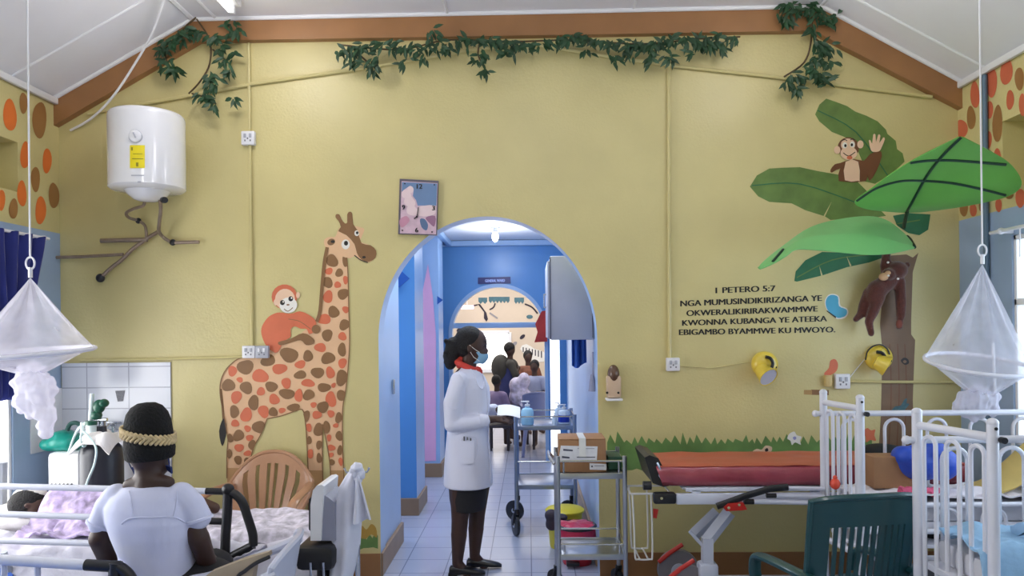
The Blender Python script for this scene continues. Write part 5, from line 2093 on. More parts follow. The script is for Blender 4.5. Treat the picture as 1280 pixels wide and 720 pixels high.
mb.box(((a.x + gx1) / 2, GY1 + .0, zf), (gx1 - a.x, .04, .060), .008)
mb.build('side_beam', g)
mb = MB(frw)
zu = P(900, 611.5, GY0 - .0).z
mb.box(((a.x + gx1) / 2 + .03, GY0 + .0, zu), (gx1 - a.x - .06, .03, .022), .004)
mb.box(((a.x + gx1) / 2, (GY0 + GY1) / 2, zu + .001), (gx1 - a.x - .1, GY1 - GY0 - .06, .018), .004)
for x in (a.x + .12, a.x + .45, a.x + .85, a.x + 1.3):
    mb.box((x, GY0, (zu + zf) / 2), (.05, .03, zu - zf), .003)
mb.build('bed_deck', g)
mb = MB(dark)
p = P(831, 623, GY0 - .03)
mb.box((p.x, GY0 - .015, p.z), (P(845, 620, GY0).x - P(817, 620, GY0).x, .06, .062), .012)
mb.cyl(P(804, 607, GY0 - .02), P(814, 607, GY0 - .02), .025)
mb.build('corner_bumper', g)
mb = MB(chrome)
mb.cyl(P(827, 623, GY0 - .05), P(827, 623, GY0 - .065), .008)
mb.build('bolt', g)
for (u0, v0, u1, v1, r_) in ((970, 610, 1060, 611, .012), (970, 619.5, 1060, 620.5, .012), (942, 627, 1060, 628.5, .014)):
    mb = MB(railw)
    y_ = GY0 - .10
    mb.cyl(P(u0, v0, y_), P(min(u1, 1030), v1, y_), r_)
    mb.use(dark).cyl(P(u0 - 12, v0, y_), P(u0, v0, y_), r_ * 1.1)
    mb.build('rail_bar', g)
mb = MB(dark)
mb.tube([P(896, 633, GY0 - .11), P(932, 620, GY0 - .12), P(962, 611, GY0 - .11), P(985, 609, GY0 - .11)], .019, 10, flat=.6)
mb.build('rail_arm', g)
redp = mat('red_plastic', (196, 44, 36), .35, var=.06)
mb = MB(redp)
mb.prism([P(u, v, GY0 - .13) for u, v in ((905, 634), (910, 629.5), (929, 628), (934, 637), (928, 638), (908, 639))], (0, .05, 0))
mb.build('release_lever', g)
mb = MB(chrome)
for u in (911, 924):
    mb.cyl(P(u, 635 - (u - 911) * .3, GY0 - .128), P(u, 635 - (u - 911) * .3, GY0 - .138), .007)
mb.build('rivet', g)
YG = 4.38
legx = P(884, 690, YG).x
mb = MB(frw)
mb.tube([P(912, 640, YG), P(884, 676, YG)], .040, 4, flat=.7)
mb.tube([P(884, 672, YG), P(884, 706, YG)], .042, 4)
mb.build('leg', g)
mb = MB(frw)
mb.tube([P(897, 640, GY1 - .12), P(868, 668, GY1 - .12)], .040, 4, flat=.7)
mb.build('leg', g)
mb = MB(frw)
mb.tube([P(862, 664, YG), P(880, 684, YG)], .010, 6)
mb.build('brake_rod', g)
mb = MB(frw)
mb.box((legx, YG, P(884, 712, YG).z - .02), (.11, .11, .13), .02)
mb.box((legx + .55, 4.5, .14), (1.2, .08, .05), .01)
mb.build('base', g)
for (x, y) in ((P(862, 700, YG).x, YG + .02), (P(862, 700, YG).x, 4.72), (2.25, YG + .02), (2.25, 4.72)):
    mb = MB(mat('wheel_grey_rubber', (140, 136, 140), .6, var=.08))
    mb.cyl((x, y - .025, .135), (x, y + .025, .135), .13, seg=32)
    mb.use(frw).cyl((x, y - .03, .135), (x, y + .03, .135), .05)
    mb.use(redp)
    if x < 1.5:
        mb.tube([(x - .13, y - .045, .20), (x - .06, y - .05, .26), (x + .02, y - .045, .31)], .014, 8)
        mb.tube([(x - .06, y - .045, .10), (x + .02, y - .045, .115), (x + .08, y - .045, .16)], .016, 8)
    mb.build('caster', g)
for x in (1.9, 2.3):
    mb = MB(frw)
    mb.tube([(x - .2, 4.5, zf), (2.2, 4.5, .15)], .035, 8)
    mb.build('rear_leg', g)
black_c = mat('black_cloth', (24, 24, 28), .8, var=.2)
mb = MB(black_c)
pc = P(1102, 572, 4.48)
mb.ell((pc.x, 4.48, gz1 + .045), (.12, .12, .045))
mb.ell((pc.x + .07, 4.48, gz1 + .04), (.09, .10, .04))
tag(mb.blob('bag', None, V((pc.x, 4.48, gz1)), vox=.012), 'flat black bag lying on the gurney beyond the cot bars', 'bag')

# ------------------------------------------------------------------ cots
cotw = mat('cot_white_enamel', (226, 227, 236), .28, var=.04, coat=.3)
linen = mat('cot_linen_white', (226, 220, 224), .8, var=.1, scale=8, bump=.5, bscale=12)
linenb = mat('cot_linen_blue', (150, 190, 222), .8, var=.14, scale=8, bump=.6, bscale=12)


def inv_u(b, p_, d, w_, zt_, zb_, r_):
    """upside-down U of tube in the plane of d and z"""
    r0 = w_ / 2
    c_ = V(p_)
    pts_ = [c_ - d * r0 + Z_ * (zb_ - c_.z)]
    pts_ += [V((c_.x, c_.y, zt_ - r0)) - d * (r0 * math.cos(q_)) + Z_ * (r0 * math.sin(q_)) for q_ in [PI * k / 10 for k in range(11)]]
    pts_ += [c_ + d * r0 + Z_ * (zb_ - c_.z)]
    b.tube(pts_, r_, 8)


def cot(label, pf, yf, pn, yn, vr_far, near, lin_m, zm=.70):
    A_, B_ = P(*pf, yf), P(*pn, yn)
    g_ = thing('baby_cot', label, 'cot', V(((A_.x + XR) / 2, (yf + yn) / 2, 0)))
    xe = XR - .06
    zt_ = (A_.z + B_.z) / 2
    corners = [V((A_.x, yf, 0)), V((B_.x, yn, 0)), V((xe, yf, 0)), V((xe, yn, 0))]
    for c_ in corners:
        b = MB(cotw)
        b.cyl(c_ + Z_ * .07, c_ + Z_ * (zt_ - .01), .0205, seg=18)
        b.ell(c_ + Z_ * (zt_ - .01), (.0215, .0215, .018))
        b.build('post', g_)
        b = MB(dark)
        b.cyl(c_ + V((0, -.012, .038)), c_ + V((0, .012, .038)), .036, seg=18)
        b.use(chrome).cyl(c_ + Z_ * .05, c_ + Z_ * .09, .012)
        b.build('caster', g_)
    for (p0, p1) in ((corners[0], corners[1]), (corners[2], corners[3])):
        d = (p1 - p0)
        L_ = d.length
        d.normalize()
        for z in (zt_ - .065, .48):
            b = MB(cotw)
            b.cyl(p0 + Z_ * z, p1 + Z_ * z, .0165)
            b.build('end_rail', g_)
        for k in range(3):
            b = MB(cotw)
            c_ = p0 + d * (L_ * (k + .5 + .08) / 3.16)
            inv_u(b, c_ + Z_ * .5, d, L_ * .17, zt_ - .105, .48, .0095)
            b.build('end_loop', g_)
    zr = P(1200, vr_far, yf).z
    b = MB(cotw)
    b.cyl((A_.x - .045, yf, zr), (xe, yf, zr), .0150)
    b.ell((A_.x - .045, yf, zr), .019)
    b.build('side_rail', g_)
    b = MB(cotw)
    b.cyl((A_.x, yf, zm - .10), (xe, yf, zm - .10), .0150)
    b.build('side_rail', g_)
    x = A_.x + .155
    k = 0
    while x < xe - .05:
        b = MB(cotw)
        inv_u(b, V((x, yf, zm)), X_, .105, zr - .035, zm - .10, .0095)
        b.build('side_loop', g_)
        x += .235
        k += 1
    b = MB(cotw)
    for z in near:
        b = MB(cotw)
        b.cyl((B_.x, yn, z), (xe, yn, z), .0140)
        b.build('drop_side_rail', g_)
    x = B_.x + .20
    zl = near[-2] if len(near) > 1 else near[-1]
    while x < xe - .05:
        b = MB(cotw)
        inv_u(b, V((x, yn, zl - .1)), X_, .12, zl - .02, near[-1] if len(near) > 1 else zl - .3, .009)
        b.build('drop_side_loop', g_)
        x += .235
    b = MB(dark)
    zk = near[0]
    b.cyl((B_.x + .02, yn - .018, zk), (B_.x + .02, yn - .04, zk), .012)
    b.cyl(V((B_.x, yn - .02, zt_ - .03)), V((B_.x, yn - .024, zt_ - .03)), .006)
    b.build('lock_knob', g_)
    b = MB(cotw)
    b.box(((A_.x + xe) / 2, (yf + yn) / 2, zm - .115), (xe - A_.x - .03, yf - yn - .03, .03), .005)
    b.build('base_deck', g_)
    b = MB(mat('cot_mattress', (206, 206, 214), .6, var=.1))
    b.box(((A_.x + xe) / 2 + .02, (yf + yn) / 2, zm - .05), (xe - A_.x - .08, yf - yn - .06, .10), .025)
    b.build('mattress', g_)
    return A_, B_, xe, zt_


zA = [P(1200, 631, 3.85).z, P(1200, 664, 3.85).z]
cA = cot('white metal baby cot farther from the viewer, red and blue bags inside', (1029, 488), 4.20, (1075, 495), 3.85, 515.5, [P(1200, 516, 3.85).z] + zA, linen, zm=.745)
cB = cot('white metal baby cot nearest the viewer with light blue bedding', (1146, 512), 3.17, (1240.5, 525), 2.79, 549.5, [P(1260, 549, 2.79).z, .70, .40], linenb, zm=.775)
mb = MB(linen)
mb.grid(sheet_fn(cA[0].x + .05, cA[2] - .04, 3.87, 4.17, .755, .03, 3.0, 9), 56, 24, thick=.008)
tag(mb.build('cot_sheet', org=V((2.3, 4.0, .75))), 'rumpled white and pink sheet in the farther cot', 'sheet')
mb = MB(linenb)
mb.grid(sheet_fn(cB[0].x + .05, cB[2] - .04, 2.80, 3.14, .79, .035, 7.0, 8, .16), 56, 24, thick=.010)
for i, (x, y, z) in enumerate(((1.86, 2.98, .745), (2.02, 3.0, .75))):
    pass
tag(mb.build('cot_blanket', org=V((2.3, 2.98, .71))), 'light blue and white blanket bunched in the nearest cot', 'blanket')
mb = MB(mat('pale_blue_towel', (176, 206, 232), .8, var=.08, bump=.5, bscale=16))
mb.grid(lambda s, t: V((1.95 + .6 * s, 2.87 + .2 * t, .845 + .03 * math.sin(PI * t) + .012 * noise.noise(V((s * 8, t * 4, 6))) - .05 * (s - .5) ** 2 * 2)), 30, 18, thick=.04)
tag(mb.build('folded_towel', org=V((2.1, 2.97, .76))), 'folded pale blue towel on top of the blue cot blanket', 'towel')

# bags and things in the farther cot
card = mat('cardboard_brown', (158, 116, 80), .7, var=.08, scale=10)
mb = MB(card)
p0, p1 = P(1084, 600, 4.10), P(1138, 600, 4.10)
mb.box(((p0.x + p1.x) / 2, 4.09, .875), (p1.x - p0.x, .14, .17), .006)
tag(mb.build('cardboard_box', org=V(((p0.x + p1.x) / 2, 4.09, .79))), 'small brown cardboard box standing in the farther cot', 'box')
bblue = mat('bright_blue_bag', (38, 78, 190), .45, var=.15, bump=.3, bscale=14)
mb = MB(bblue)
for (u, v, rx, rz_) in ((1150, 578, .13, .10), (1175, 580, .10, .09), (1130, 570, .06, .055), (1165, 565, .09, .06)):
    p = P(u, v, 4.04)
    mb.ell((p.x, 4.04, max(p.z, .79 + rz_)), (rx, .085, rz_))
tag(mb.blob('bag', None, V((P(1150, 580, 4.04).x, 4.04, .79)), vox=.012), 'bright blue bag seen between the cot bars', 'bag')
redb = mat('red_bag_cloth', (176, 40, 56), .6, var=.2)
mb = MB(redb)
for (u, v, rx, rz_) in ((1205, 650, .10, .085), (1222, 655, .08, .07), (1188, 655, .07, .06)):
    p = P(u, v, 3.98)
    mb.ell((p.x, 3.98, p.z), (rx, .09, rz_))
p = P(1205, 668, 3.98)
tag(mb.blob('bag', None, V((p.x, 3.98, p.z - .03)), vox=.012), 'dark red bag on the shelf under the farther cot', 'bag')
mb = MB(black_c)
for (u, v, rx, rz_) in ((1255, 655, .12, .10), (1275, 650, .10, .12), (1165, 660, .07, .07)):
    p = P(u, v, 4.03)
    mb.ell((p.x, 4.03, p.z), (rx, .09, rz_))
o = tag(mb.build('bag', org=V((P(1255, 655, 4.03).x, 4.03, .52))), 'black bag on the shelf under the farther cot beside the red one', 'bag')
mb = MB(cotw)
zsh = P(1205, 672, 3.98).z - .012
mb.box(((cA[0].x + cA[2]) / 2, 4.02, zsh), (cA[2] - cA[0].x - .05, .32, .02), .004)
sh = mb.build('under_shelf', None)
cotA = [o_ for o_ in COL.objects if o_.name.startswith('baby_cot')][0]
sh.parent = cotA
sh.location = -ORG[cotA.name]
yelc = mat('khaki_yellow_cloth', (206, 182, 108), .8, var=.1, bump=.5, bscale=10)
mb = MB(yelc)


def mound(s, t):
    x = 2.36 + .50 * s
    y = 3.90 + .26 * t
    q_ = math.sin(PI * min(1, t * .9 + .1)) ** .6
    h_ = (.30 * min(1, s * 1.5) ** 1.1) * q_
    return V((x, y, .765 + h_ + .02 * noise.noise(V((x * 9, y * 9, 2)))))


mb.grid(mound, 36, 24, thick=.01)
tag(mb.build('blanket', org=V((2.6, 4.03, .75))), 'khaki yellow blanket heaped at the window end of the farther cot', 'blanket')
mb = MB(mat('orange_red_toy', (232, 84, 60), .4, var=.05))
p = P(1044, 612, 4.02)
mb.ell((p.x, 4.02, .79 + .028), (.026, .026, .030))
mb.ell((p.x, 4.02, .79 + .062), (.012, .012, .012))
tag(mb.build('toy', org=V((p.x, 4.02, .79))), 'small orange red toy behind the bars of the farther cot end', 'toy')
mb = MB(mat('pink_cloth', (206, 84, 120), .8, var=.2, bump=.4))
p = P(1125, 606, 3.95)
mb.grid(lambda s, t: V((1.93 + .20 * s, 3.89 + .07 * t, .785 + .02 * math.sin(PI * t) + .022 * noise.noise(V((s * 7, t * 4, 6))))), 26, 14, thick=.02)
tag(mb.build('cloth', org=V((2.05, 3.94, .79))), 'pink cloth lying along the farther cot mattress edge', 'cloth')

# green slatted plastic armchair, seen from behind
greenp = mat('dark_green_plastic', (26, 72, 76), .3, var=.08, coat=.2)
gc = P(1084, 650, 3.27)
ch = plastic_chair('dark green plastic armchair with slatted back in front of the cots', V((gc.x - .07, 3.50, 0)), math.radians(10), greenp, 'slots', top=.935, w_=.49, tilt=.08, drop=.085)

# ------------------------------------------------------------------ curtain rail, pipe on the window wall
mb = MB(mat('blue_grey_pipe', (92, 116, 136), .45))
yy = PX(1237, 300, XR).y
mb.cyl((XR - .02, yy, .0), (XR - .02, yy, ZE - .05), .016)
tag(mb.build('pipe', org=V((XR, yy, 0))), 'grey upright pipe on the window wall beside the hanging net', 'pipe')
g = thing('curtain_rod', 'white curtain rod with hooked end over the bright window on the cot side', 'curtain rod', V((XR, PX(1240, 289, XR).y, PX(1240, 289, XR).z)))
mb = MB(plast)
ya, yb = PX(1238, 287, XR - .07).y, 2.0
zz = PX(1250, 289, XR - .07).z
mb.cyl((XR - .07, yb, zz), (XR - .07, ya, zz), .011)
mb.build('rod', g)
mb = MB(plast)
for y in (ya - .10, 2.2):
    mb.box((XR - .035, y, zz), (.07, .02, .03), .003)
mb.ell((XR - .07, ya - .1, zz), .02)
mb.build('bracket', g)
mb = MB(plast)
mb.tube([(XR - .07, ya - .27, zz), (XR - .07, ya - .27, zz - .17)], .004, 6)
mb.build('pull_cord', g)
mb = MB(plast)
pa = P(1241, 428, 3.88)
pb = P(1245, 512, 3.88)
mb.tube([pa, pb], .0065, 8)
mb.use(grplast).tube([pa, P(1229, 350, 3.9)], .002, 6)
st_ = mb.build('stick', None)
st_.parent = [o_ for o_ in COL.objects if o_.name == 'mosquito_net.001'][0]
st_.location = -ORG['mosquito_net.001']

# ------------------------------------------------------------------ fabric leaf canopies
lg = mat('leaf_canopy_green', (98, 172, 62), .6, var=.08, scale=4, sheen=.2)
lg2 = mat('leaf_canopy_pale_green', (116, 188, 106), .6, var=.06, scale=4, sheen=.2)
lrib = mat('leaf_canopy_rib', (16, 58, 42), .5, var=.1)


def leaf_canopy(label, rows, ribs, m, stem):
    """rows: (left px, left Y), (mid px, mid Y), (right px, right Y) along the leaf"""
    g_ = thing('leaf_canopy', label, 'canopy', P(*stem[0]))
    n_ = len(rows)

    def fn(s, t):
        i = t * (n_ - 1)
        k = min(int(i), n_ - 2)
        pts = []
        for c_ in range(3):
            vals = [(*rows[max(0, min(n_ - 1, k + d))][c_][0], rows[max(0, min(n_ - 1, k + d))][c_][1]) for d in (-1, 0, 1, 2)]
            f = i - k
            q_ = tuple(0.5 * (2 * b + (c - a) * f + (2 * a - 5 * b + 4 * c - d) * f * f + (3 * b - a - 3 * c + d) * f ** 3) for a, b, c, d in zip(*vals))
            pts.append(P(q_[0], q_[1], q_[2]))
        L_, M_, R_ = pts
        if s < .5:
            f = s * 2
            return L_.lerp(M_, f) + (V((0, 0, 1)) * .0)
        f = s * 2 - 1
        return M_.lerp(R_, f)
    b = MB(m)
    b.grid(fn, 28, 36, thick=.006)
    b.build('leaf_cloth', g_, angle=70)
    for rb in ribs:
        b = MB(lrib)
        lc = [o_ for o_ in g_.children][0]
        pp_ = []
        for q_ in crom(rb, 6, False):
            h_ = on_surface(lc, q_[0], q_[1], .004)
            pp_.append(h_ if h_ is not None else None)
        pp_ = [x_ for x_ in pp_ if x_ is not None]
        b.tube(pp_, .0085, 8)
        b.build('rib', g_)
    b = MB(lrib)
    b.tube([P(*q_) for q_ in stem], .012, 8)
    b.build('stem', g_)
    return g_


rows = [(((1120, 265), 4.82), ((1134, 265.5), 4.83), ((1150, 265), 4.82)),
        (((1083, 261), 4.70), ((1139, 257), 4.70), ((1200, 258.5), 4.62)),
        (((1068.5, 252), 4.60), ((1146, 242), 4.58), ((1257, 246), 4.40)),
        (((1090, 235), 4.48), ((1156, 225), 4.45), ((1277, 230), 4.28)),
        (((1117, 215), 4.35), ((1167, 209), 4.32), ((1265, 207), 4.22)),
        (((1152, 194), 4.22), ((1181, 192), 4.20), ((1240, 190), 4.15)),
        (((1198, 171.5), 4.08), ((1201, 171), 4.08), ((1205, 172), 4.08))]
leaf_canopy('large bright green fabric leaf canopy reaching out over the cots', rows,
            [[(1134, 264, 4.79), (1146, 242, 4.55), (1156, 224, 4.42), (1167, 208, 4.29), (1181, 191.5, 4.17), (1201, 172, 4.05)],
             [(1071, 251, 4.56), (1095, 235.5, 4.53), (1125, 226.5, 4.48), (1155, 226, 4.41), (1190, 229, 4.38), (1225, 236, 4.38), (1257, 244, 4.37)],
             [(1138, 203.5, 4.27), (1165, 200.5, 4.24), (1200, 201, 4.21), (1265, 206.5, 4.20)]], lg,
            [(1130, 284, 5.02), (1130.5, 280, 4.95), (1134, 264, 4.80)])
rows2 = [(((1143.5, 308), 4.80), ((1143.5, 309), 4.78), ((1143, 310.5), 4.76)),
         (((1128, 290), 4.86), ((1126, 304), 4.72), ((1114, 317), 4.62)),
         (((1107, 275), 4.86), ((1097, 296), 4.66), ((1084, 318.5), 4.55)),
         (((1081, 270.5), 4.84), ((1068, 293), 4.62), ((1054, 316), 4.50)),
         (((1038, 276.5), 4.76), ((1033, 294), 4.56), ((1024, 313), 4.44)),
         (((1008, 287), 4.66), ((1002, 299), 4.50), ((996, 312), 4.40)),
         (((977, 309), 4.54), ((980, 313), 4.44), ((983, 320), 4.36)),
         (((958, 324), 4.44), ((962, 326), 4.40), ((968, 329), 4.36)),
         (((947.5, 334), 4.36), ((948.5, 335.5), 4.36), ((950, 337), 4.36))]
leaf_canopy('paler green fabric leaf canopy drooping below the large one', rows2,
            [[(979, 312, 4.40), (972, 320, 4.40), (966, 327, 4.37)]], lg2,
            [(1134, 296, 5.02), (1138, 300, 4.9), (1143, 309, 4.77)])

# plush monkey hanging on the painted trunk
plush = mat('brown_plush', (86, 38, 28), .9, var=.25, scale=60, sheen=.5, bump=.4, bscale=150)
plf = mat('plush_face_tan', (206, 164, 124), .8, var=.05)
YM = D - .11
Q = lambda u, v, dy=0.0: P(u, v, YM + dy)
g = thing('plush_monkey', 'dark brown plush monkey hanging on the painted palm trunk', 'soft toy', P(1110, 345))
mb = MB(plush)
mb.ell(Q(1121, 338), (.068, .062, .062))
mb.ell(Q(1111, 343, -.03), (.045, .04, .04))
mb.limb([Q(1112, 350, .02), Q(1097, 362, .02), Q(1092, 372, .02)], [.055, .066, .055])
mb.limb([Q(1098, 372, 0), Q(1092, 388, -.01), Q(1086, 402, 0), Q(1089, 417, -.01)], [.042, .036, .026, .020])
mb.limb([Q(1086, 366, .05), Q(1080, 380, .04), Q(1076, 393, .04), Q(1070, 399, .03)], [.036, .032, .026, .020])
mb.limb([Q(1124, 352, .02), Q(1126, 375, 0), Q(1126, 394, 0)], [.038, .034, .030])
mb.limb([Q(1108, 346, .03), Q(1106, 333, .02), Q(1108, 318, .03)], [.032, .030, .028])
mb.limb([Q(1126, 394, 0), Q(1124, 408, -.005)], [.022, .022])
for u, v in ((1110, 327), (1134, 331)):
    mb.ell(Q(u, v, .01), (.022, .014, .022))
mb.blob('body', g, vox=.008, it=3)
mb = MB(plf)
mb.ell(Q(1104.5, 346, -.052), (.030, .022, .026))
mb.ell(Q(1110, 341.5, -.058), (.020, .014, .016))
mb.build('face', g)
mb = MB(gwh)
for u, v in ((1110.5, 344.5), (1122.5, 348.5), (1110, 328)):
    mb.ell(Q(u, v, -.070 if u < 1115 and v > 335 else -.058), (.008, .006, .007))
mb.build('eye', g)
mb = MB(mat('plush_palm', (126, 66, 54), .9, var=.1, sheen=.3))
mb.ell(Q(1124, 405, -.014), (.021, .016, .030))
mb.build('hand', g)

# ------------------------------------------------------------------ trolleys
def frame_shelf(g_, x0, x1, y0, y1, z, m=None):
    b = MB(m or steel)
    b.box(((x0 + x1) / 2, (y0 + y1) / 2, z), (x1 - x0, y1 - y0, .012), .003)
    for (cx_, cy_, sx_, sy_) in (((x0 + x1) / 2, y0, x1 - x0, .014), ((x0 + x1) / 2, y1, x1 - x0, .014), (x0, (y0 + y1) / 2, .014, y1 - y0), (x1, (y0 + y1) / 2, .014, y1 - y0)):
        b.box((cx_, cy_, z - .005), (sx_, sy_, .036), .003)
    b.build('shelf', g_)


def guard(g_, x0, x1, y0, y1, z, h_, r_=.006):
    b = MB(chrome)
    b.tube([(x0, y0, z + h_), (x1, y0, z + h_), (x1, y1, z + h_), (x0, y1, z + h_)], r_, 8, closed=True)
    for (x, y) in ((x0, y0), (x1, y0), (x1, y1), (x0, y1), (x0 + .035, y0), (x1 - .035, y0)):
        b.cyl((x, y, z), (x, y, z + h_), r_)
    b.build('guard_rail', g_)


def caster(g_, x, y, r_, yaw=0.0):
    b = MB(dark)
    d = V((math.cos(yaw), math.sin(yaw), 0))
    n_ = V((-d.y, d.x, 0))
    c_ = V((x, y, r_)) + d * r_ * .35
    b.lathe([(.001, -.016), (r_ * .6, -.016), (r_, -.011), (r_, .011), (r_ * .6, .016), (.001, .016)], c_, 24, V((0, 0, 1)).rotation_difference(n_).to_matrix().to_4x4())
    b.use(grplast).cyl(c_ - n_ * .020, c_ + n_ * .020, r_ * .25)
    b.use(dark)
    for s in (-1, 1):
        b.tube([c_ + n_ * .022 * s, V((x, y, r_ * 2.15)) + n_ * .018 * s], .010, 6)
    b.cyl((x, y, r_ * 2.1), (x, y, r_ * 2.5), .022)
    b.build('caster', g_)


# near stainless trolley carrying the carton
TY0, TY1 = 4.50, 4.86
tx0, tx1 = P(697.5, 600, TY0).x, P(781, 600, TY0).x
tzt, tzb = P(740, 594, TY0).z, P(740, 695, TY0).z
g = thing('trolley', 'stainless steel two-shelf trolley carrying the brown carton by the arch', 'trolley', V(((tx0 + tx1) / 2, (TY0 + TY1) / 2, 0)))
for x in (tx0, tx1):
    for y in (TY0, TY1):
        b = MB(steel)
        b.cyl((x, y, .12), (x, y, tzt + .115), .0135, seg=14)
        b.build('post', g)
        caster(g, x, y, .05, 2.6 if x < .3 else 2.2)
frame_shelf(g, tx0, tx1, TY0, TY1, tzt)
frame_shelf(g, tx0, tx1, TY0, TY1, tzb)
guard(g, tx0, tx1, TY0, TY1, tzt, .085)
guard(g, tx0, tx1, TY0, TY1, tzb, .070)
b = MB(steel)
b.tube([(tx0 - .02, TY0 + .05, tzt + .06), (tx0 - .05, TY0 + .08, tzt + .10), (tx0 - .05, TY1 - .08, tzt + .10), (tx0 - .02, TY1 - .05, tzt + .06)], .010, 8)
b.build('push_handle', g)
# carton
g = thing('carton', 'taped brown cardboard carton with white labels on the near trolley', 'box', V(((tx0 + tx1) / 2, 4.66, tzt + .006)))
bx0, bx1 = P(699, 570, 4.56).x, P(757.5, 570, 4.56).x
bz0, bz1 = tzt + .008, P(728, 550, 4.56).z
b = MB(card)
b.box(((bx0 + bx1) / 2, 4.56 + .13, (bz0 + bz1) / 2), (bx1 - bx0, .26, bz1 - bz0), .004)
b.build('box_body', g)
b = MB(card)
b.box(((bx0 + bx1) / 2 - (bx1 - bx0) * .25, 4.56 + .13, bz1 + .004), ((bx1 - bx0) * .5 - .002, .262, .006), .001)
b.box(((bx0 + bx1) / 2 + (bx1 - bx0) * .25, 4.56 + .13, bz1 + .004), ((bx1 - bx0) * .5 - .002, .262, .006), .001)
b.build('flap', g)
tape = mat('clear_white_tape', (226, 226, 222), .3, var=.05)
b = MB(tape)
xt = P(728, 560, 4.56).x
b.box((xt, 4.56 + .13, bz1 + .0085), (.042, .27, .002))
b.box((xt, 4.5535, bz1 - .045), (.042, .003, .115))
b.build('tape', g)
lab = mat('paper_label', (222, 222, 226), .6, var=.05, scale=60)
b = MB(lab)
YLb = 4.5575
b.prism([P(u, v, YLb) for u, v in ((701, 557), (747, 558), (746, 576), (698, 575.5))], (0, -.001, 0))
b.prism([P(u, v, YLb) for u, v in ((737, 579), (758, 580), (758, 587.5), (737, 587))], (0, -.001, 0))
b.build('label', g)
b = MB(mat('label_ink', (70, 72, 90), .6))
for (u0, v0, u1, v1) in ((704, 561, 716, 563.5), (702.5, 570, 712, 572.5), (721, 571, 744, 572), (722, 560.5, 743, 561), (739, 582, 741, 584), (743, 582, 755, 582.6)):
    b.prism([P(u0, v0, YLb - .0015), P(u1, v0 + (1.2 if u1 < 718 else 0), YLb - .0015), P(u1, v1 + (.6 if u1 < 718 else 0), YLb - .0015), P(u0, v1, YLb - .0015)], (0, -.0006, 0))
b.build('print_line', g)
b = MB(mat('dark_green_plastic_tray', (30, 76, 56), .4))
p = P(767, 583, 4.70)
b.box((p.x, 4.72, tzt + .05), (.085, .2, .085), .008)
tag(b.build('box', org=V((p.x, 4.72, tzt))), 'dark green box between carton and trolley post', 'box')

# wire basket ring beside the trolley
g = thing('wire_rack', 'white wire bag holder hooked between the trolley and gurney', 'rack', P(800, 615, 4.55))
wr = mat('white_wire', (224, 222, 218), .35)
Yw0, Yw1 = 4.45, 4.68
zt4 = P(800, 615, 4.5).z
zb4 = P(800, 696, 4.5).z
xw0, xw1 = P(787, 615, 4.5).x, P(820, 615, 4.5).x
b = MB(wr)
b.tube([(xw0, Yw0, zt4), (xw1 + .08, Yw0, zt4), (xw1 + .08, Yw1, zt4 + .0), (xw0, Yw1, zt4)], .0065, 8, closed=True)
b.build('top_ring', g)
for (xa, xb, y) in ((xw0 + .01, xw0 + .12, Yw0), (xw0 + .02, xw0 + .13, Yw1)):
    b = MB(wr)
    b.tube(crom([(xa, y, zt4), (xa + .008, y, (zt4 + zb4) / 2), (xa + .012, y, zb4 + .02), (xa + .03, y, zb4), (xb - .01, y, zb4), (xb + .004, y, zb4 + .02), (xb + .005, y, (zt4 + zb4) / 2), (xb, y, zt4)], 4, False), .0055, 8)
    b.build('wire_loop', g)
b = MB(wr)
for x in (xw0 + .05, xw0 + .10):
    b.tube([(x, Yw0, zb4), (x, Yw1, zb4)], .0055, 8)
b.build('bottom_wire', g)
b = MB(redp)
p = P(819, 642, 4.45)
b.prism([p + V((-.012, 0, .03)), p + V((.02, 0, .025)), p + V((.008, 0, -.03)), p + V((-.012, 0, -.025))], (0, .004, 0))
b.build('red_tag', g)

# corridor trolley
KY0, KY1 = 6.0, 6.5
kx0, kx1 = P(645.5, 600, KY0).x, .36
kzt, kzb = P(680, 534, KY0).z, P(680, 608, KY0).z
g = thing('trolley', 'steel dressing trolley with big black casters standing in the corridor', 'trolley', V(((kx0 + kx1) / 2, 6.25, 0)))
bst = mat('blue_grey_steel', (148, 158, 178), .3, .8, var=.06)
for x in (kx0, kx1):
    for y in (KY0, KY1):
        b = MB(bst)
        b.cyl((x, y, .21), (x, y, kzt + .10), .016, seg=14)
        b.build('post', g)
        caster(g, x, y, .088, 1.9 if y == KY0 else 2.6)
frame_shelf(g, kx0, kx1, KY0, KY1, kzt, bst)
frame_shelf(g, kx0, kx1, KY0, KY1, kzb, bst)
guard(g, kx0, kx1, KY0, KY1, kzt, .085)
b = MB(chrome)
b.cyl((kx0, KY0, kzb + .20), (kx1, KY0, kzb + .20), .006)
b.build('cross_bar', g)

# bottles on the corridor trolley
btl = mat('pale_blue_bottle', (160, 206, 232), .25, var=.05)
btd = mat('blue_liquid', (34, 58, 170), .2, var=.06)
btw = mat('clear_white_bottle', (206, 220, 236), .2, var=.04)


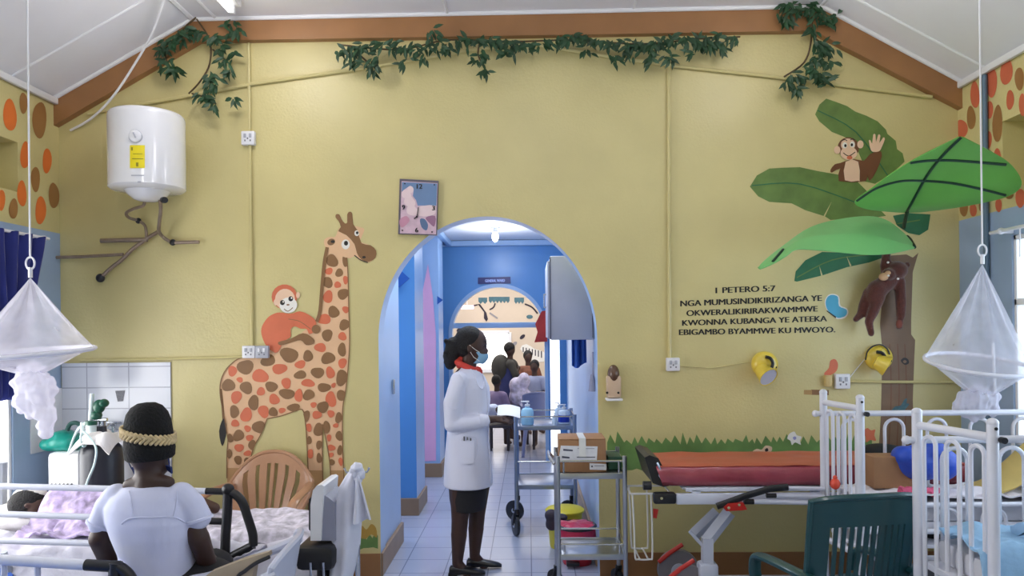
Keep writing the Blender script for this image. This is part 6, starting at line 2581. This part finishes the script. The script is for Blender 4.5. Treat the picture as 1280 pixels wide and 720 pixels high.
def bottle(label, u, v0, v1, wpx, Y, m, pump=True, liquid=False):
    a, b_ = P(u, v0, Y), P(u, v1, Y)
    z0 = kzt + .008
    h_ = a.z - z0
    r_ = wpx / 930 * Y / 2
    g_ = thing('bottle', label, 'bottle', V((a.x, Y, z0)))
    q_ = MB(m)
    q_.lathe([(.001, 0), (r_ * .92, 0), (r_, .012), (r_, h_ * .55), (r_ * .82, h_ * .66), (r_ * .35, h_ * .72), (r_ * .33, h_ * .78), (.001, h_ * .78)], (a.x, Y, z0), 24)
    q_.build('body', g_)
    if liquid:
        q_ = MB(btd)
        q_.lathe([(r_ * 1.004, .015), (r_ * 1.012, .02), (r_ * 1.012, h_ * .45), (r_ * 1.004, h_ * .455)], (a.x, Y, z0), 24)
        q_.build('liquid_label', g_)
    q_ = MB(plast)
    q_.cyl((a.x, Y, z0 + h_ * .77), (a.x, Y, z0 + h_ * .85), r_ * .42)
    q_.cyl((a.x, Y, z0 + h_ * .85), (a.x, Y, z0 + h_ * .96), r_ * .14)
    q_.box((a.x - r_ * .35, Y, z0 + h_ * .965), (r_ * 1.3, r_ * .45, h_ * .06), .004)
    q_.build('pump' if pump else 'cap', g_)


bottle('pale blue pump bottle on the corridor trolley by the nurse hand', 659, 501, 534, 16, 6.12, btl)
bottle('pump bottle with dark blue liquid at the wall end of the trolley', 705, 505, 538, 15, 6.16, btw, True, True)
bottle('clear pump bottle behind the dark blue one', 698, 503, 535, 10, 6.38, btw)
bottle('slim clear bottle in front of the dark blue one', 693, 516, 540, 6, 6.06, btw, False)

# waste bins on the corridor floor
def bin_(label, u, v0, v1, wpx, Y, m, lid_m, bag=None):
    a = P(u, v0, Y)
    r_ = wpx / 930 * Y / 2
    h_ = a.z
    g_ = thing('waste_bin', label, 'bin', V((a.x, Y, 0)))
    q_ = MB(m)
    q_.lathe([(.001, 0), (r_ * .80, 0), (r_ * .84, .02), (r_ * .95, h_ * .8), (r_ * .95, h_ * .86), (.001, h_ * .86)], (a.x, Y, 0), 28)
    q_.build('bucket', g_)
    if bag:
        q_ = MB(bag)
        s_ = len(q_.v)
        q_.lathe([(r_ * .98, h_ * .45), (r_ * 1.05, h_ * .6), (r_ * 1.1, h_ * .82), (r_ * 1.02, h_ * .93), (r_ * .8, h_ * .97), (r_ * .3, h_ * 1.0), (.001, h_)], (a.x, Y, 0), 40)
        for k in range(s_, len(q_.v)):
            p_ = q_.v[k]
            d = V((p_.x - a.x, p_.y - Y, 0))
            q_.v[k] = p_ + d * (.14 * noise.noise(p_ * 22)) + Z_ * (.03 * noise.noise(p_ * 16))
        q_.build('bin_bag', g_)
    q_ = MB(lid_m)
    if bag:
        q_.tube(arc((a.x, Y, h_ * .90), X_, Y_, r_ * 1.02, r_ * 1.02, 32), .014, 8)
        q_.build('rim', g_)
    else:
        q_.lathe([(r_ * .97, h_ * .86), (r_ * 1.06, h_ * .87), (r_ * 1.06, h_ * .91), (r_ * .95, h_ * .95), (r_ * .5, h_ * .99), (.001, h_)], (a.x, Y, 0), 28)
        q_.build('lid', g_)
    q_ = MB(dark)
    q_.box((a.x - r_ * .3, Y - r_ * .85, .03), (.09, .10, .025), .006)
    q_.build('pedal', g_)
    return g_


ylw = mat('bin_yellow_plastic', (226, 206, 50), .4, var=.06)
bin_('yellow waste bin with lid on the corridor floor under the trolley', 706, 632, 690, 46, 5.72, ylw, ylw)
mb = MB(black_c)
p = P(704, 652, 5.44)
tb = [o_ for o_ in COL.objects if o_.name == 'waste_bin'][0]
bin_('red waste bin with crimson liner bag behind the near trolley', 721, 652, 722, 44, 5.32, mat('bin_red_plastic', (190, 30, 44), .4, var=.06), dark, mat('crimson_liner', (206, 44, 82), .3, var=.12, bump=.4, bscale=20))
g = thing('cloth_bundle', 'dark grey cloth bundle lying over the front of the yellow bin', 'bundle', V((P(690, 650, 5.5).x, 5.5, .2)))
mb = MB(mat('dark_grey_cloth', (74, 66, 76), .8, var=.2, bump=.4))
for (u, v, rx, rz_) in ((689, 644, .05, .045), (690, 655, .05, .05), (700, 647, .06, .03)):
    q = P(u, v, 5.52)
    mb.ell(q, (rx, .05, rz_))
mb.blob('cloth', g, vox=.010)

# ------------------------------------------------------------------ corridor fittings
cabm = mat('cabinet_grey_paint', (172, 176, 194), .4, var=.04)
g = thing('wall_cabinet', 'grey wall cabinet hanging high on the corridor wall', 'cabinet', V((CR, 5.8, 1.9)))
YCb = 5.40
cx0 = P(688, 380, YCb).x
czt, czb = P(690, 320, YCb).z, P(700, 425, YCb).z
mb = MB(cabm)
mb.box(((cx0 + CR) / 2, YCb + .36, (czt + czb) / 2), (CR - cx0, .72, czt - czb), .008)
mb.build('carcass', g)
for k in range(2):
    mb = MB(cabm)
    mb.box((cx0 - .011, YCb + .185 + .35 * k, (czt + czb) / 2 - .01), (.018, .34, czt - czb - .05), .004)
    dr = mb.build('door', g)
    mb = MB(chrome)
    mb.tube([(cx0 - .022, YCb + .30 + .14 * k, czb + .25), (cx0 - .04, YCb + .30 + .14 * k, czb + .25), (cx0 - .04, YCb + .30 + .14 * k, czb + .35), (cx0 - .022, YCb + .30 + .14 * k, czb + .35)], .005, 6)
    mb.build('handle', dr)
mb = MB(mat('cabinet_dark_edge', (76, 78, 100), .5))
mb.box((cx0 - .0005, YCb - .0005, (czt + czb) / 2), (.006, .006, czt - czb - .02))
p = P(741, 405, YCb)
mb.box((min(p.x, CR - .012), YCb - .001, P(741, 405, YCb).z), (.006, .004, .20))
mb.build('edge_strip', g)
tw = mat('towel_blue', (60, 104, 190), .8, var=.15, bump=.4)
mb = MB(tw)
ta, tb_ = P(715, 424, 5.75), P(733, 456, 5.75)
mb.grid(lambda s, t: V((ta.x + (tb_.x - ta.x) * s, 5.75 + .02 * math.sin(s * 14), czb - .004 - (czb - tb_.z + .02 * math.sin(s * 5)) * t)), 24, 8, thick=.008)
tag(mb.build('towel', org=V(((ta.x + tb_.x) / 2, 5.75, czb))), 'blue towel hanging from underneath the grey corridor cabinet', 'towel')
mb = MB(mat('brush_grey', (150, 150, 170), .6, var=.2))
p0, p1 = P(739, 440, 5.3), P(739, 470, 5.3)
xb = CR - .02
mb.tube([(xb, 5.32, p0.z), (xb, 5.32, p1.z)], .007, 6)
mb.lathe([(.001, 0), (.03, 0), (.022, .07), (.012, .12), (.001, .12)], (xb - .005, 5.32, p1.z - .11), 12)
tag(mb.build('brush', org=V((CR, 5.32, p0.z))), 'small grey brush hanging on the corridor wall beside the arch', 'brush')
mb = MB(mat('red_cloth', (190, 58, 52), .8, var=.15, bump=.4))
YR_ = YE - .08
mb.prism([P(u, v, YR_) for u, v in ((677, 389), (683, 388), (684, 427), (668, 428), (672, 415), (669, 405))], (0, .05, 0))
tag(mb.build('red_cloth', org=P(678, 408, YE)), 'folded red cloth hanging beside the second arch', 'cloth')
g = thing('corridor_sign', 'small dark blue sign plate above the second arch', 'sign', P(618, 351, YE))
mb = MB(mat('sign_navy', (10, 24, 104), .4, var=.03))
mb.prism([P(u, v, YE - .002) for u, v in ((597.5, 347), (638, 346), (638.5, 354.5), (597.5, 355))], (0, -.012, 0))
mb.build('plate', g)
lettering('GENERAL WARD', P(606.5, 352.6, YE - .0142), P(631, 352.2, YE - .0142), .034, 'sign_text', g, mat('sign_text_white', (170, 184, 236), .5), .02, .001)
g = thing('corridor_lamp', 'glowing bulb hanging under the corridor ceiling', 'lamp', P(619, 283, 8.3))
pl = P(619, 296, 8.3)
mb = MB(mat('bulb_glow', (250, 252, 255), .3, emit=14, var=0))
mb.ell(pl, (.036, .036, .058))
mb.build('bulb', g)
mb = MB(plast)
mb.cyl(pl + Z_ * .05, (pl.x, pl.y, ZC - .002), .026)
mb.lathe([(.055, -.012), (.055, 0)], (pl.x, pl.y, ZC), 20)
mb.build('lamp_holder', g)
ld = bpy.data.lights.new('corridor_bulb_light', 'POINT')
ld.energy, ld.color, ld.shadow_soft_size = 16, (.92, .96, 1), .06
lo_ = bpy.data.objects.new('corridor_bulb_light', ld)
lo_.location = pl - Z_ * .13
COL.objects.link(lo_)
penn = mat('pennant_blue', (40, 92, 176), .5, var=.05)
for (pts, Y, t_) in (([(496.5, 334), (512, 348), (496.5, 361)], 6.60, 'first dark blue triangular pennant on the corridor wall, nearest the clock arch'), ([(546.5, 370), (553.5, 375), (546.5, 380.5)], 8.4, 'second dark blue triangular pennant farther down the corridor')):
    mb = MB(penn)
    mb.prism([P(u, v, Y) for u, v in pts], (0, .02, 0))
    tag(mb.build('pennant', org=P(*pts[0], Y)), t_, 'pennant')
# door leaf edge and small lock on the near corridor wall
mb = MB(chrome)
mb.box((CL + .012, 5.55, P(551, 390, 5.55).z * 0 + 1.25), (.02, .03, .11), .004)
tag(mb.build('door_latch', org=V((CL, 5.55, 1.25))), 'small metal latch on the pale blue corridor wall near the arch', 'latch')

# ------------------------------------------------------------------ paintings and garland on the far ward wall
YFm = YF - .002
pt = Paint(YFm, .002)
farteal = mat('far_teal_paint', (72, 112, 124), .6, var=.2, scale=12)
fardark = mat('far_dark_paint', (44, 36, 52), .6, var=.2)
fargrey = mat('far_grey_paint', (150, 146, 150), .6)
for (u0, u1, v) in ((598, 609, 372), (611, 637, 371), (643, 655, 372)):
    n_ = max(2, int((u1 - u0) / 4))
    pts = [(u0, v)] + [(u0 + (u1 - u0) * k / (2 * n_), v + (8 if k % 2 else 5)) for k in range(2 * n_ + 1)] + [(u1, v)]
    pt.shape(farteal, pts)
pt.layer()
tag(pt.done('leaf_garland_painting', org=P(620, 372, YFm)), 'teal scalloped leaf border painted high on the far ward wall', 'mural')
pt = Paint(YFm, .002)
pt.k = 3
pt.shape(fardark, [(597, 380), (600, 380), (608, 391), (610, 399), (608, 402), (605, 398), (605, 390)]).line(fardark, [(588, 383), (597, 381)], 1.5).line(fardark, [(612, 387), (617, 384), (619, 379)], 1.8).line(fargrey, [(612, 391), (622, 398)], 2)
tag(pt.done('branch_painting', org=P(605, 390, YFm)), 'dark branch painted on the far ward wall above the transom', 'mural')
pt = Paint(YFm, .002)
pt.k = 3
pt.line(fardark, [(656, 380), (665, 384), (672, 392)], 2).oval(farteal, 662, 396, 4, 2.5)
tag(pt.done('branch_painting', org=P(665, 385, YFm)), 'second dark branch painted near the red cloth in the far ward', 'mural')
for (u, v, t_) in ((653, 421, 'dark leaf painted on the far wall above the seated visitors'), (574, 412, 'dark leaf painted on the far wall beside the nurse hair'), (643, 430, 'pale brown leaf painted beside the bright far window')):
    pt = Paint(YFm, .002)
    pt.k = 3
    pt.oval(fardark if u != 643 else fargrey, u, v, 4, 2.2, -.7, n=12)
    tag(pt.done('leaf_painting', org=P(u, v, YFm)), t_, 'mural')
pt = Paint(YFm, .002)
pt.k = 3
pt.shape(gwh, [(650, 436), (658, 430), (668, 436), (680, 440), (680, 452), (664, 450)], 2).layer()
for k in range(7):
    pt.line(fardark, [(654 + k * 3.8, 434 + k * .8), (652 + k * 3.8 + 2, 440 + k * 1.2)], 1.3)
tag(pt.done('zebra_painting', org=P(664, 440, YFm)), 'black and white striped animal painted on the far ward wall', 'mural')
mb = MB(mat('pink_glow_tube', (255, 200, 235), .4, emit=2.0, var=0))
pk = P(584, 384, 13.9)
mb.cyl(pk - X_ * .12, pk + X_ * .12, .035)
mb.use(plast).cyl(pk, (pk.x, pk.y, 3.17), .006)
tag(mb.build('ceiling_tube', org=pk), 'pinkish glowing tube hanging in the far ward', 'light')

# ------------------------------------------------------------------ people
# nurse: stands in the arch facing the trolley, seen from her right side
YN = 5.12
N_ = lambda u, v, dy=0.0: P(u, v, YN) + Y_ * dy
base = N_(590, 715)
g = thing('person', 'nurse in white coat and face mask standing in the arch by the trolley', 'person', V((base.x, YN, 0)))
nskin = mat('nurse_skin', (66, 42, 34), .5, var=.1, scale=14)
mb = MB(nskin)
mb.ell(N_(592, 430), (.094, .076, .108))
mb.ell(N_(598.5, 441), (.062, .058, .074))
mb.ell(N_(608, 438.5), (.014, .013, .016))
mb.ell(N_(606.5, 443), (.012, .022, .009))
mb.ell(N_(603, 431), (.022, .05, .018))
for s in (-1, 1):
    mb.ell(N_(588, 436, s * .076), (.018, .010, .028))
mb.limb([N_(587, 446), N_(585, 464)], [.052, .058])
# torso core and arms (mostly under the coat)
mb.limb([N_(584, 475), N_(586, 520), N_(584, 570)], [.10, .10, .12])
zf_ = 0.0
for s, (hu, ku, au, dy, fu) in ((-1, (574, 576, 573, -.075, 0)), (1, (594, 595, 592, .085, 0))):
    mb.limb([N_(hu + 4, 600, dy), N_(ku, 648, dy), N_(ku - 1, 664, dy), N_(au, 700, dy)], [.085, .058, .056, .036])
    mb.limb([N_(au, 700, dy), N_(au + 12, 712, dy)], [.036, .030])
# right arm (near side) and its hand
mb.limb([N_(574, 482, -.15), N_(569, 526, -.19), N_(607, 522, -.15), N_(619, 521, -.13)], [.035, .035, .032, .026])
mb.limb([N_(583, 482, .17), N_(590, 522, .18), N_(618, 514, .10)], [.05, .040, .028])


def hand(c_, d, up, side, s=1.0, curl=.5, m_=None):
    """palm with four bent fingers and a thumb: c_ wrist, d along the palm, up towards the back of the hand, side towards the thumb"""
    d, up, side = V(d).normalized(), V(up).normalized(), V(side).normalized()
    m_.limb([c_, c_ + d * .04 * s], [.026 * s, .024 * s])
    for k in range(4):
        o_ = (k - 1.5) * .0185 * s
        root = c_ + d * .055 * s - side * o_
        m_.cap(c_ + d * .02 * s - side * o_ * .7, root, .013 * s, .0105 * s, 10)
        L_ = (.040, .045, .042, .034)[k] * s
        d1 = (d - up * curl * .5).normalized()
        d2 = (d - up * curl * 1.3).normalized()
        q1 = root + d1 * L_
        q2 = q1 + d2 * L_ * .75
        m_.cap(root, q1, .0100 * s, .0088 * s, 10)
        m_.cap(q1, q2, .0088 * s, .0070 * s, 10)
    t0 = c_ + d * .015 * s + side * .018 * s
    t1 = t0 + (d * .6 + side * .8 - up * .2).normalized() * .035 * s
    t2 = t1 + (d * .9 + side * .2 - up * .3).normalized() * .030 * s
    m_.cap(t0, t1, .013 * s, .0105 * s, 10)
    m_.cap(t1, t2, .0105 * s, .0085 * s, 10)


hand(N_(619, 521, -.13), (1, .15, -.05), (0, -.45, .9), (0, .9, .45), 1.05, .55, mb)
hand(N_(619, 514, .10), (1, -.25, -.05), (0, .3, .95), (0, -.95, .3), 1.0, .5, mb)
mb.blob('body', g, vox=.0058, it=2)
mb = MB(hairm)
mb.ell(N_(586.5, 423.5), (.098, .086, .090))
mb.ell(N_(581, 432), (.066, .080, .085))
mb.limb([N_(577, 427), N_(568, 432), N_(564, 445), N_(563, 455)], [.055, .062, .058, .040])
for k in range(26):
    r_ = rnd
    c_ = N_(565 + r_.uniform(-8, 6), 440 + r_.uniform(-16, 17), r_.uniform(-.05, .05))
    mb.ell(c_, .016)
mb.blob('hair', g, vox=.008, it=1)
# eye, lash
mb = MB(gwh)
mb.ell(N_(605.3, 431.5, -.033), (.012, .012, .0075))
mb.build('eye', g)
mb = MB(gdk)
mb.ell(N_(606.3, 431.6, -.038), (.008, .008, .0075))
mb.tube([N_(602.5, 427.5, -.048), N_(605.5, 426, -.042), N_(608, 427.5, -.032)], .0035, 6)
mb.build('iris', g)
maskm = mat('surgical_mask_blue', (132, 176, 206), .7, var=.04, bump=.3, bscale=20, stretch=(1, 1, 6))
mb = MB(maskm)
mrings = []
for t in [i / 6 for i in range(7)]:
    v = 437.5 + 17.5 * t
    bulge = [.0, .010, .020, .022, .016, .004, -.014][int(t * 6)]
    front = N_(607.5, v).x + bulge - .006
    mrings.append((v, front))
pts_rows = []
for (v, fx) in mrings:
    row = []
    for k in range(15):
        q = (k / 14 - .5) * 2
        yy = .062 * math.sin(q * 1.35)
        row.append(V((fx - .070 * (1 - math.cos(q * 1.35)) * 1.15, YN + yy, N_(600, v).z + .008 * abs(q) * (1 if v > 446 else -.6))))
    pts_rows.append(row)
mb.grid(lambda s, t: pts_rows[int(round(t * 6))][int(round(s * 14))], 14, 6, thick=.004)
mk = mb.build('face_mask', g, angle=80)
mb = MB(gwh)
for s in (-1, 1):
    mb.tube([N_(600, 440, s * .060), N_(594, 436, s * .073), N_(588, 431, s * .080)], .0018, 6)
    mb.tube([N_(600, 451, s * .056), N_(593, 446, s * .070), N_(588, 438, s * .082)], .0018, 6)
mb.build('mask_strap', mk)
scarf = mat('red_orange_collar', (206, 62, 50), .7, var=.1, bump=.4)
mb = MB(scarf)
mb.tube([N_(585 + 14 * math.cos(q) - 0, 458 + 6 * math.cos(q) , .085 * math.sin(q)) for q in [2 * PI * k / 28 for k in range(28)]], .021, 12, closed=True)
mb.limb([N_(598, 463, -.02), N_(602, 472, 0)], [.03, .014])
mb.limb([N_(576, 449, 0), N_(575, 456, 0)], [.03, .03])
mb.blob('collar_scarf', g, vox=.008, it=2)
# white coat: lofted body and sleeves
coat = mat('white_coat_cloth', (218, 220, 238), .8, var=.03, bump=.35, bscale=8, sheen=.2, stretch=(1, 1, .4))


def coat_ring(v, ul, ur, w_, n=36):
    a, b = N_(ul, v), N_(ur, v)
    c_ = (a + b) / 2
    rx = (b.x - a.x) / 2
    return [V((c_.x + rx * math.copysign(abs(math.cos(q)) ** .85, math.cos(q)), c_.y + w_ * math.sin(q), c_.z + .0)) for q in [2 * PI * k / n for k in range(n)]]


mb = MB(coat)
mb.loft([coat_ring(458, 578, 594, .075), coat_ring(463, 573, 600, .125), coat_ring(471, 566, 606, .165), coat_ring(484, 562, 612, .18), coat_ring(500, 560, 613, .175), coat_ring(520, 561, 611, .165),
         coat_ring(540, 559, 611, .175), coat_ring(565, 556.5, 613, .19), coat_ring(590, 555, 615.5, .20), coat_ring(606, 555, 616.5, .205)])
mb.limb([N_(577, 474, -.15), N_(569, 500, -.185), N_(569, 526, -.195)], [.064, .062, .056])
mb.limb([N_(569, 526, -.195), N_(590, 525, -.175), N_(606, 522.5, -.155)], [.056, .050, .047])
mb.limb([N_(584, 474, .15), N_(590, 502, .185), N_(593, 520, .18)], [.064, .058, .052])
mb.limb([N_(593, 520, .18), N_(616, 514, .11)], [.052, .042])
c_ob = mb.blob('coat', g, vox=.008, it=3)
mb = MB(coat)
mb.tube([N_(604, 466, -.085), N_(610, 490, -.07), N_(611.5, 540, -.075), N_(614, 603, -.09)], .005, 6)
mb.grid(lambda s, t: N_(578 + 17 * s, 546 + 27 * t, -.188 - .012 * t - .006 * math.sin(PI * s)), 8, 8, thick=.006)
mb.build('pocket', c_ob)
mb = MB(coat)
mb.prism([N_(582, 462, -.10), N_(596, 461, -.08), N_(607, 477, -.075), N_(599, 481, -.10), N_(590, 470, -.115)], (0, .012, 0))
mb.build('lapel', c_ob)
for line, rr_ in (([(600, 466), (606, 478), (609, 500), (609.5, 540), (611, 570), (612.5, 602)], .0035), ([(588, 461), (594, 470), (597, 481), (603, 486), (605, 476), (603, 468)], .004),
                 ([(574, 467), (580, 476), (583, 490), (582, 508), (579, 514)], .003), ([(560, 508), (565, 512), (572, 511)], .003), ([(563, 541), (571, 543), (575, 541)], .003), ([(598, 514), (600, 521), (599, 530)], .003),
                 ([(577, 549), (577, 572), (586, 576), (595, 572), (595, 547), (577, 549)], .0028)):
    pts_ = [on_surface(c_ob, u, v, .0004) for u, v in crom(line, 5, False)]
    pts_ = [p_ for p_ in pts_ if p_ is not None]
    if len(pts_) > 3:
        mb = MB(coat)
        mb.tube(pts_, rr_, 6)
        mb.build('seam', c_ob)
mb = MB(dark)
for k in range(3):
    mb.cyl(N_(583 + k * 4, 546.5 - (k % 2) * 1.5, -.186), N_(583 + k * 4, 541 + k, -.180), .004)
mb.build('pen', g)
mb = MB(skirtm)
mb.loft([coat_ring(590, 561, 610, .15), coat_ring(606, 561, 609, .165), coat_ring(622, 562, 608, .165), coat_ring(634, 564, 606.5, .16), coat_ring(635, 566, 604, .15)])
mb.build('skirt', g)
shoe = mat('black_shoe_leather', (18, 18, 22), .3, var=.1)
for s, u, dy in ((-1, 573, -.075), (1, 592, .085)):
    hp_ = N_(u, 708, dy)
    mb = MB(shoe)
    rr = []
    for (dx, w_, h_, zz) in ((-.055, .024, .030, .030), (-.045, .032, .045, .034), (0.0, .036, .045, .038), (.06, .040, .034, .036), (.12, .044, .026, .028), (.165, .038, .020, .022), (.19, .020, .012, .016)):
        rr.append([V((hp_.x + dx, hp_.y + w_ * math.cos(q), max(.004, zz + h_ * math.sin(q) * .8))) for q in [2 * PI * k / 20 for k in range(20)]])
    mb.loft(rr)
    mb.box((hp_.x - .03, hp_.y, .012), (.06, .055, .024), .004)
    mb.build('shoe', g)
# paper card in her hand
mb = MB(mat('white_paper', (236, 238, 246), .6, var=.02))
mb.grid(lambda s, t: V((N_(622, 516).x + .155 * s, YN - .10 + .17 * t, N_(628, 519).z + .055 * t + .012 * math.sin(PI * s) - .015 * s + .005)), 10, 6, thick=.003)
tag(mb.build('paper', org=N_(638, 515)), 'white folded paper held in the nurse hands', 'paper')

# --- people in the far ward
def sitter(label, u, vh, Y, seat_z, top_m, low_m, facing=-1, scale=1.0, head_m=None, sk=skin2, hairc=True, lean=0.0):
    hd = P(u, vh, Y)
    g_ = thing('person', label, 'person', V((hd.x, Y, 0)))
    s = scale
    x, y, z = hd.x, Y, hd.z
    sh = z - .20 * s
    f = V((lean, facing, 0)).normalized()
    sd = V((-f.y, f.x, 0))
    c0 = V((x, y, 0))
    b = MB(sk)
    b.ell((x, y, z), (.075 * s, .085 * s, .105 * s))
    b.ell(V((x, y, z - .02 * s)) + f * .082 * s, (.014 * s, .014 * s, .02 * s))
    b.limb([(x, y, z - .08 * s), (x, y, sh)], [.048 * s, .055 * s])
    hipz = seat_z + .155
    hip = c0 - f * .02
    for k in (-1, 1):
        b.limb([c0 + sd * .16 * s * k + Z_ * (sh - .03), c0 + sd * .21 * s * k + f * .05 + Z_ * (sh - .28 * s), c0 + sd * .12 * s * k + f * .25 * s + Z_ * (hipz + .10)], [.045 * s, .038 * s, .028 * s])
        b.ell(c0 + sd * .10 * s * k + f * .29 * s + Z_ * (hipz + .09), (.035 * s, .04 * s, .025 * s))
        b.limb([hip + sd * .09 * s * k + Z_ * hipz, hip + sd * .11 * s * k + f * .40 * s + Z_ * (hipz + .01), hip + sd * .11 * s * k + f * .38 * s + Z_ * .06], [.085 * s, .062 * s, .038 * s])
        b.limb([hip + sd * .11 * s * k + f * .38 * s + Z_ * .05, hip + sd * .12 * s * k + f * .52 * s + Z_ * .035], [.04 * s, .032 * s])
    b.limb([c0 + Z_ * (sh - .08), hip + Z_ * hipz], [.11 * s, .12 * s])
    b.blob('body', g_, vox=.014, it=2)
    b = MB(top_m)
    b.limb([c0 + Z_ * (sh - .03) - sd * .13 * s, c0 + Z_ * (sh - .03) + sd * .13 * s], [.075 * s, .075 * s])
    b.limb([c0 + Z_ * (sh - .08), c0 + Z_ * (sh - .25 * s), hip + Z_ * (hipz + .03)], [.14 * s, .15 * s, .155 * s])
    for k in (-1, 1):
        b.limb([c0 + sd * .16 * s * k + Z_ * (sh - .03), c0 + sd * .20 * s * k + f * .03 + Z_ * (sh - .18 * s)], [.065 * s, .062 * s])
    b.blob('top', g_, vox=.014, it=2)
    b = MB(low_m)
    for k in (-1, 1):
        b.limb([hip + sd * .08 * s * k + Z_ * hipz, hip + sd * .11 * s * k + f * .40 * s + Z_ * (hipz + .01), hip + sd * .11 * s * k + f * .38 * s + Z_ * (hipz - .22)], [.11 * s, .09 * s, .075 * s])
    b.blob('skirt', g_, vox=.014, it=2)
    b = MB(head_m or hairm)
    b.ell(V((x, y, z + .025 * s)) - f * .014, (.084 * s, .088 * s, .098 * s))
    b.build('hair', g_)
    return g_


olive = mat('dark_olive_cloth', (58, 56, 52), .8, var=.2)
navy = mat('navy_cloth', (32, 40, 92), .8, var=.15)
tealg = mat('muted_teal_cloth', (110, 130, 150), .8, var=.15)
mauve = mat('mauve_cloth', (132, 116, 150), .8, var=.2)
brtop = mat('rust_brown_cloth', (120, 74, 56), .8, var=.25, scale=14)
greyt = mat('grey_blue_tee', (150, 158, 190), .8, var=.1)
pale = mat('pale_patterned_cloth', (196, 190, 214), .8, var=.4, scale=18)
benchm = mat('dark_bench', (50, 46, 54), .6, var=.2)


def bench(label, x0, x1, y0, y1, z, legs=True):
    g_ = thing('bench', label, 'bench', V(((x0 + x1) / 2, (y0 + y1) / 2, 0)))
    b = MB(benchm)
    b.box(((x0 + x1) / 2, (y0 + y1) / 2, z - .02), (x1 - x0, y1 - y0, .04), .008)
    b.build('seat', g_)
    for x in (x0 + .05, x1 - .05):
        for y in (y0 + .04, y1 - .04):
            b = MB(benchm)
            b.cyl((x, y, 0), (x, y, z - .03), .018)
            b.build('leg', g_)


sitter('seated visitor in mauve top with dark hair below the bright far window', 621, 477, 10.5, .36, mauve, mat('mauve_skirt', (86, 84, 104), .8, var=.2), 1, .80, lean=.8)
bench('dark bench under the mauve visitor', P(610, 560, 10.5).x, P(640, 560, 10.5).x, 10.30, 10.62, .36)
sitter('seated visitor in rust brown top behind the child in grey tee', 660, 446, 12.4, .62, brtop, pale, -1, .92, lean=.3)
sitter('seated child in grey blue tee with dark skirt beside the second arch', 668, 458, 11.0, .52, greyt, black_c, -1, .84, lean=-.3)
bench('dark bench under the child in grey blue tee', P(655, 520, 11.0).x, P(655, 520, 11.0).x + .5, 10.86, 11.2, .52)
bench('dark bench under the visitor in rust brown top', P(648, 520, 12.4).x, P(648, 520, 12.4).x + .5, 12.28, 12.6, .60)
# standing girl with a bag on her back
hd = P(637.5, 437, 11.4)
g = thing('person', 'standing visitor carrying a dark bag against the bright far window', 'person', V((hd.x, 11.4, 0)))
x, y, z = hd.x, 11.4, hd.z
b = MB(skin2)
b.ell((x, y, z), (.08, .08, .10))
b.limb([(x, y, z - .08), (x, y, z - .2)], [.045, .05])
b.limb([(x, y, z - .25), (x, y, .8)], [.10, .11])
for k in (-1, 1):
    b.limb([(x + .02, y + .13 * k, z - .22), (x + .09, y + .17 * k, z - .42), (x + .12, y + .08 * k, z - .30)], [.042, .036, .028])
    b.ell((x + .13, y + .07 * k, z - .28), (.03, .03, .035))
    b.limb([(x, y + .08 * k, .82), (x + .01, y + .08 * k, .45), (x, y + .08 * k, .07)], [.085, .055, .036])
    b.limb([(x, y + .08 * k, .06), (x + .12, y + .08 * k, .035)], [.036, .03])
b.blob('body', g, vox=.014, it=2)
b = MB(olive)
b.limb([(x, y - .12, z - .22), (x, y + .12, z - .22)], [.07, .07])
b.limb([(x, y, z - .26), (x + .01, y, z - .45), (x, y, .88)], [.13, .125, .13])
for k in (-1, 1):
    b.limb([(x + .02, y + .13 * k, z - .22), (x + .08, y + .17 * k, z - .38)], [.06, .055])
b.blob('top', g, vox=.014, it=2)
b = MB(navy)
b.loft([[V((x + r_ * math.cos(q), y + r_ * 1.1 * math.sin(q), zz)) for q in [2 * PI * k / 24 for k in range(24)]] for r_, zz in ((.12, 1.12), (.15, .95), (.18, .75), (.20, .55))])
b.build('skirt', g)
b = MB(hairm)
b.ell((x - .01, y, z + .025), (.088, .086, .092))
b.build('hair', g)
mb = MB(olive)
pb_ = P(626, 459, 11.4)
mb.ell(pb_, (.15, .16, .20))
mb.ell(pb_ + V((.05, 0, -.08)), (.12, .14, .14))
tag(mb.blob('backpack', None, pb_, vox=.016), 'dark round bag on the back of the standing visitor', 'bag')
# pale cloth heap and a round-backed chair near the second arch
mb = MB(pale)
p = P(650, 490, 10.6)
bench('low dark table carrying the patterned cloth heap', p.x - .22, p.x + .24, 10.4, 10.8, .56)
for (u, v, rx, rz_) in ((650, 496, .16, .16), (645, 482, .10, .12), (655, 476, .09, .12), (660, 500, .12, .12)):
    q = P(u, v, 10.6)
    mb.ell((q.x, 10.6, max(q.z, .56 + rz_)), (rx, .14, rz_))
tag(mb.blob('cloth_heap', None, V((p.x, 10.6, .56)), vox=.016), 'pale patterned cloth heap in front of the seated visitors', 'cloth')
cpx = P(676, 505, 9.98)
plastic_chair('grey round-backed plastic chair just beyond the second arch', V((cpx.x + .02, 10.06, 0)), 0, mat('grey_blue_plastic', (128, 132, 166), .35, var=.05), 'solid', top=.85, w_=.50, tilt=.06)
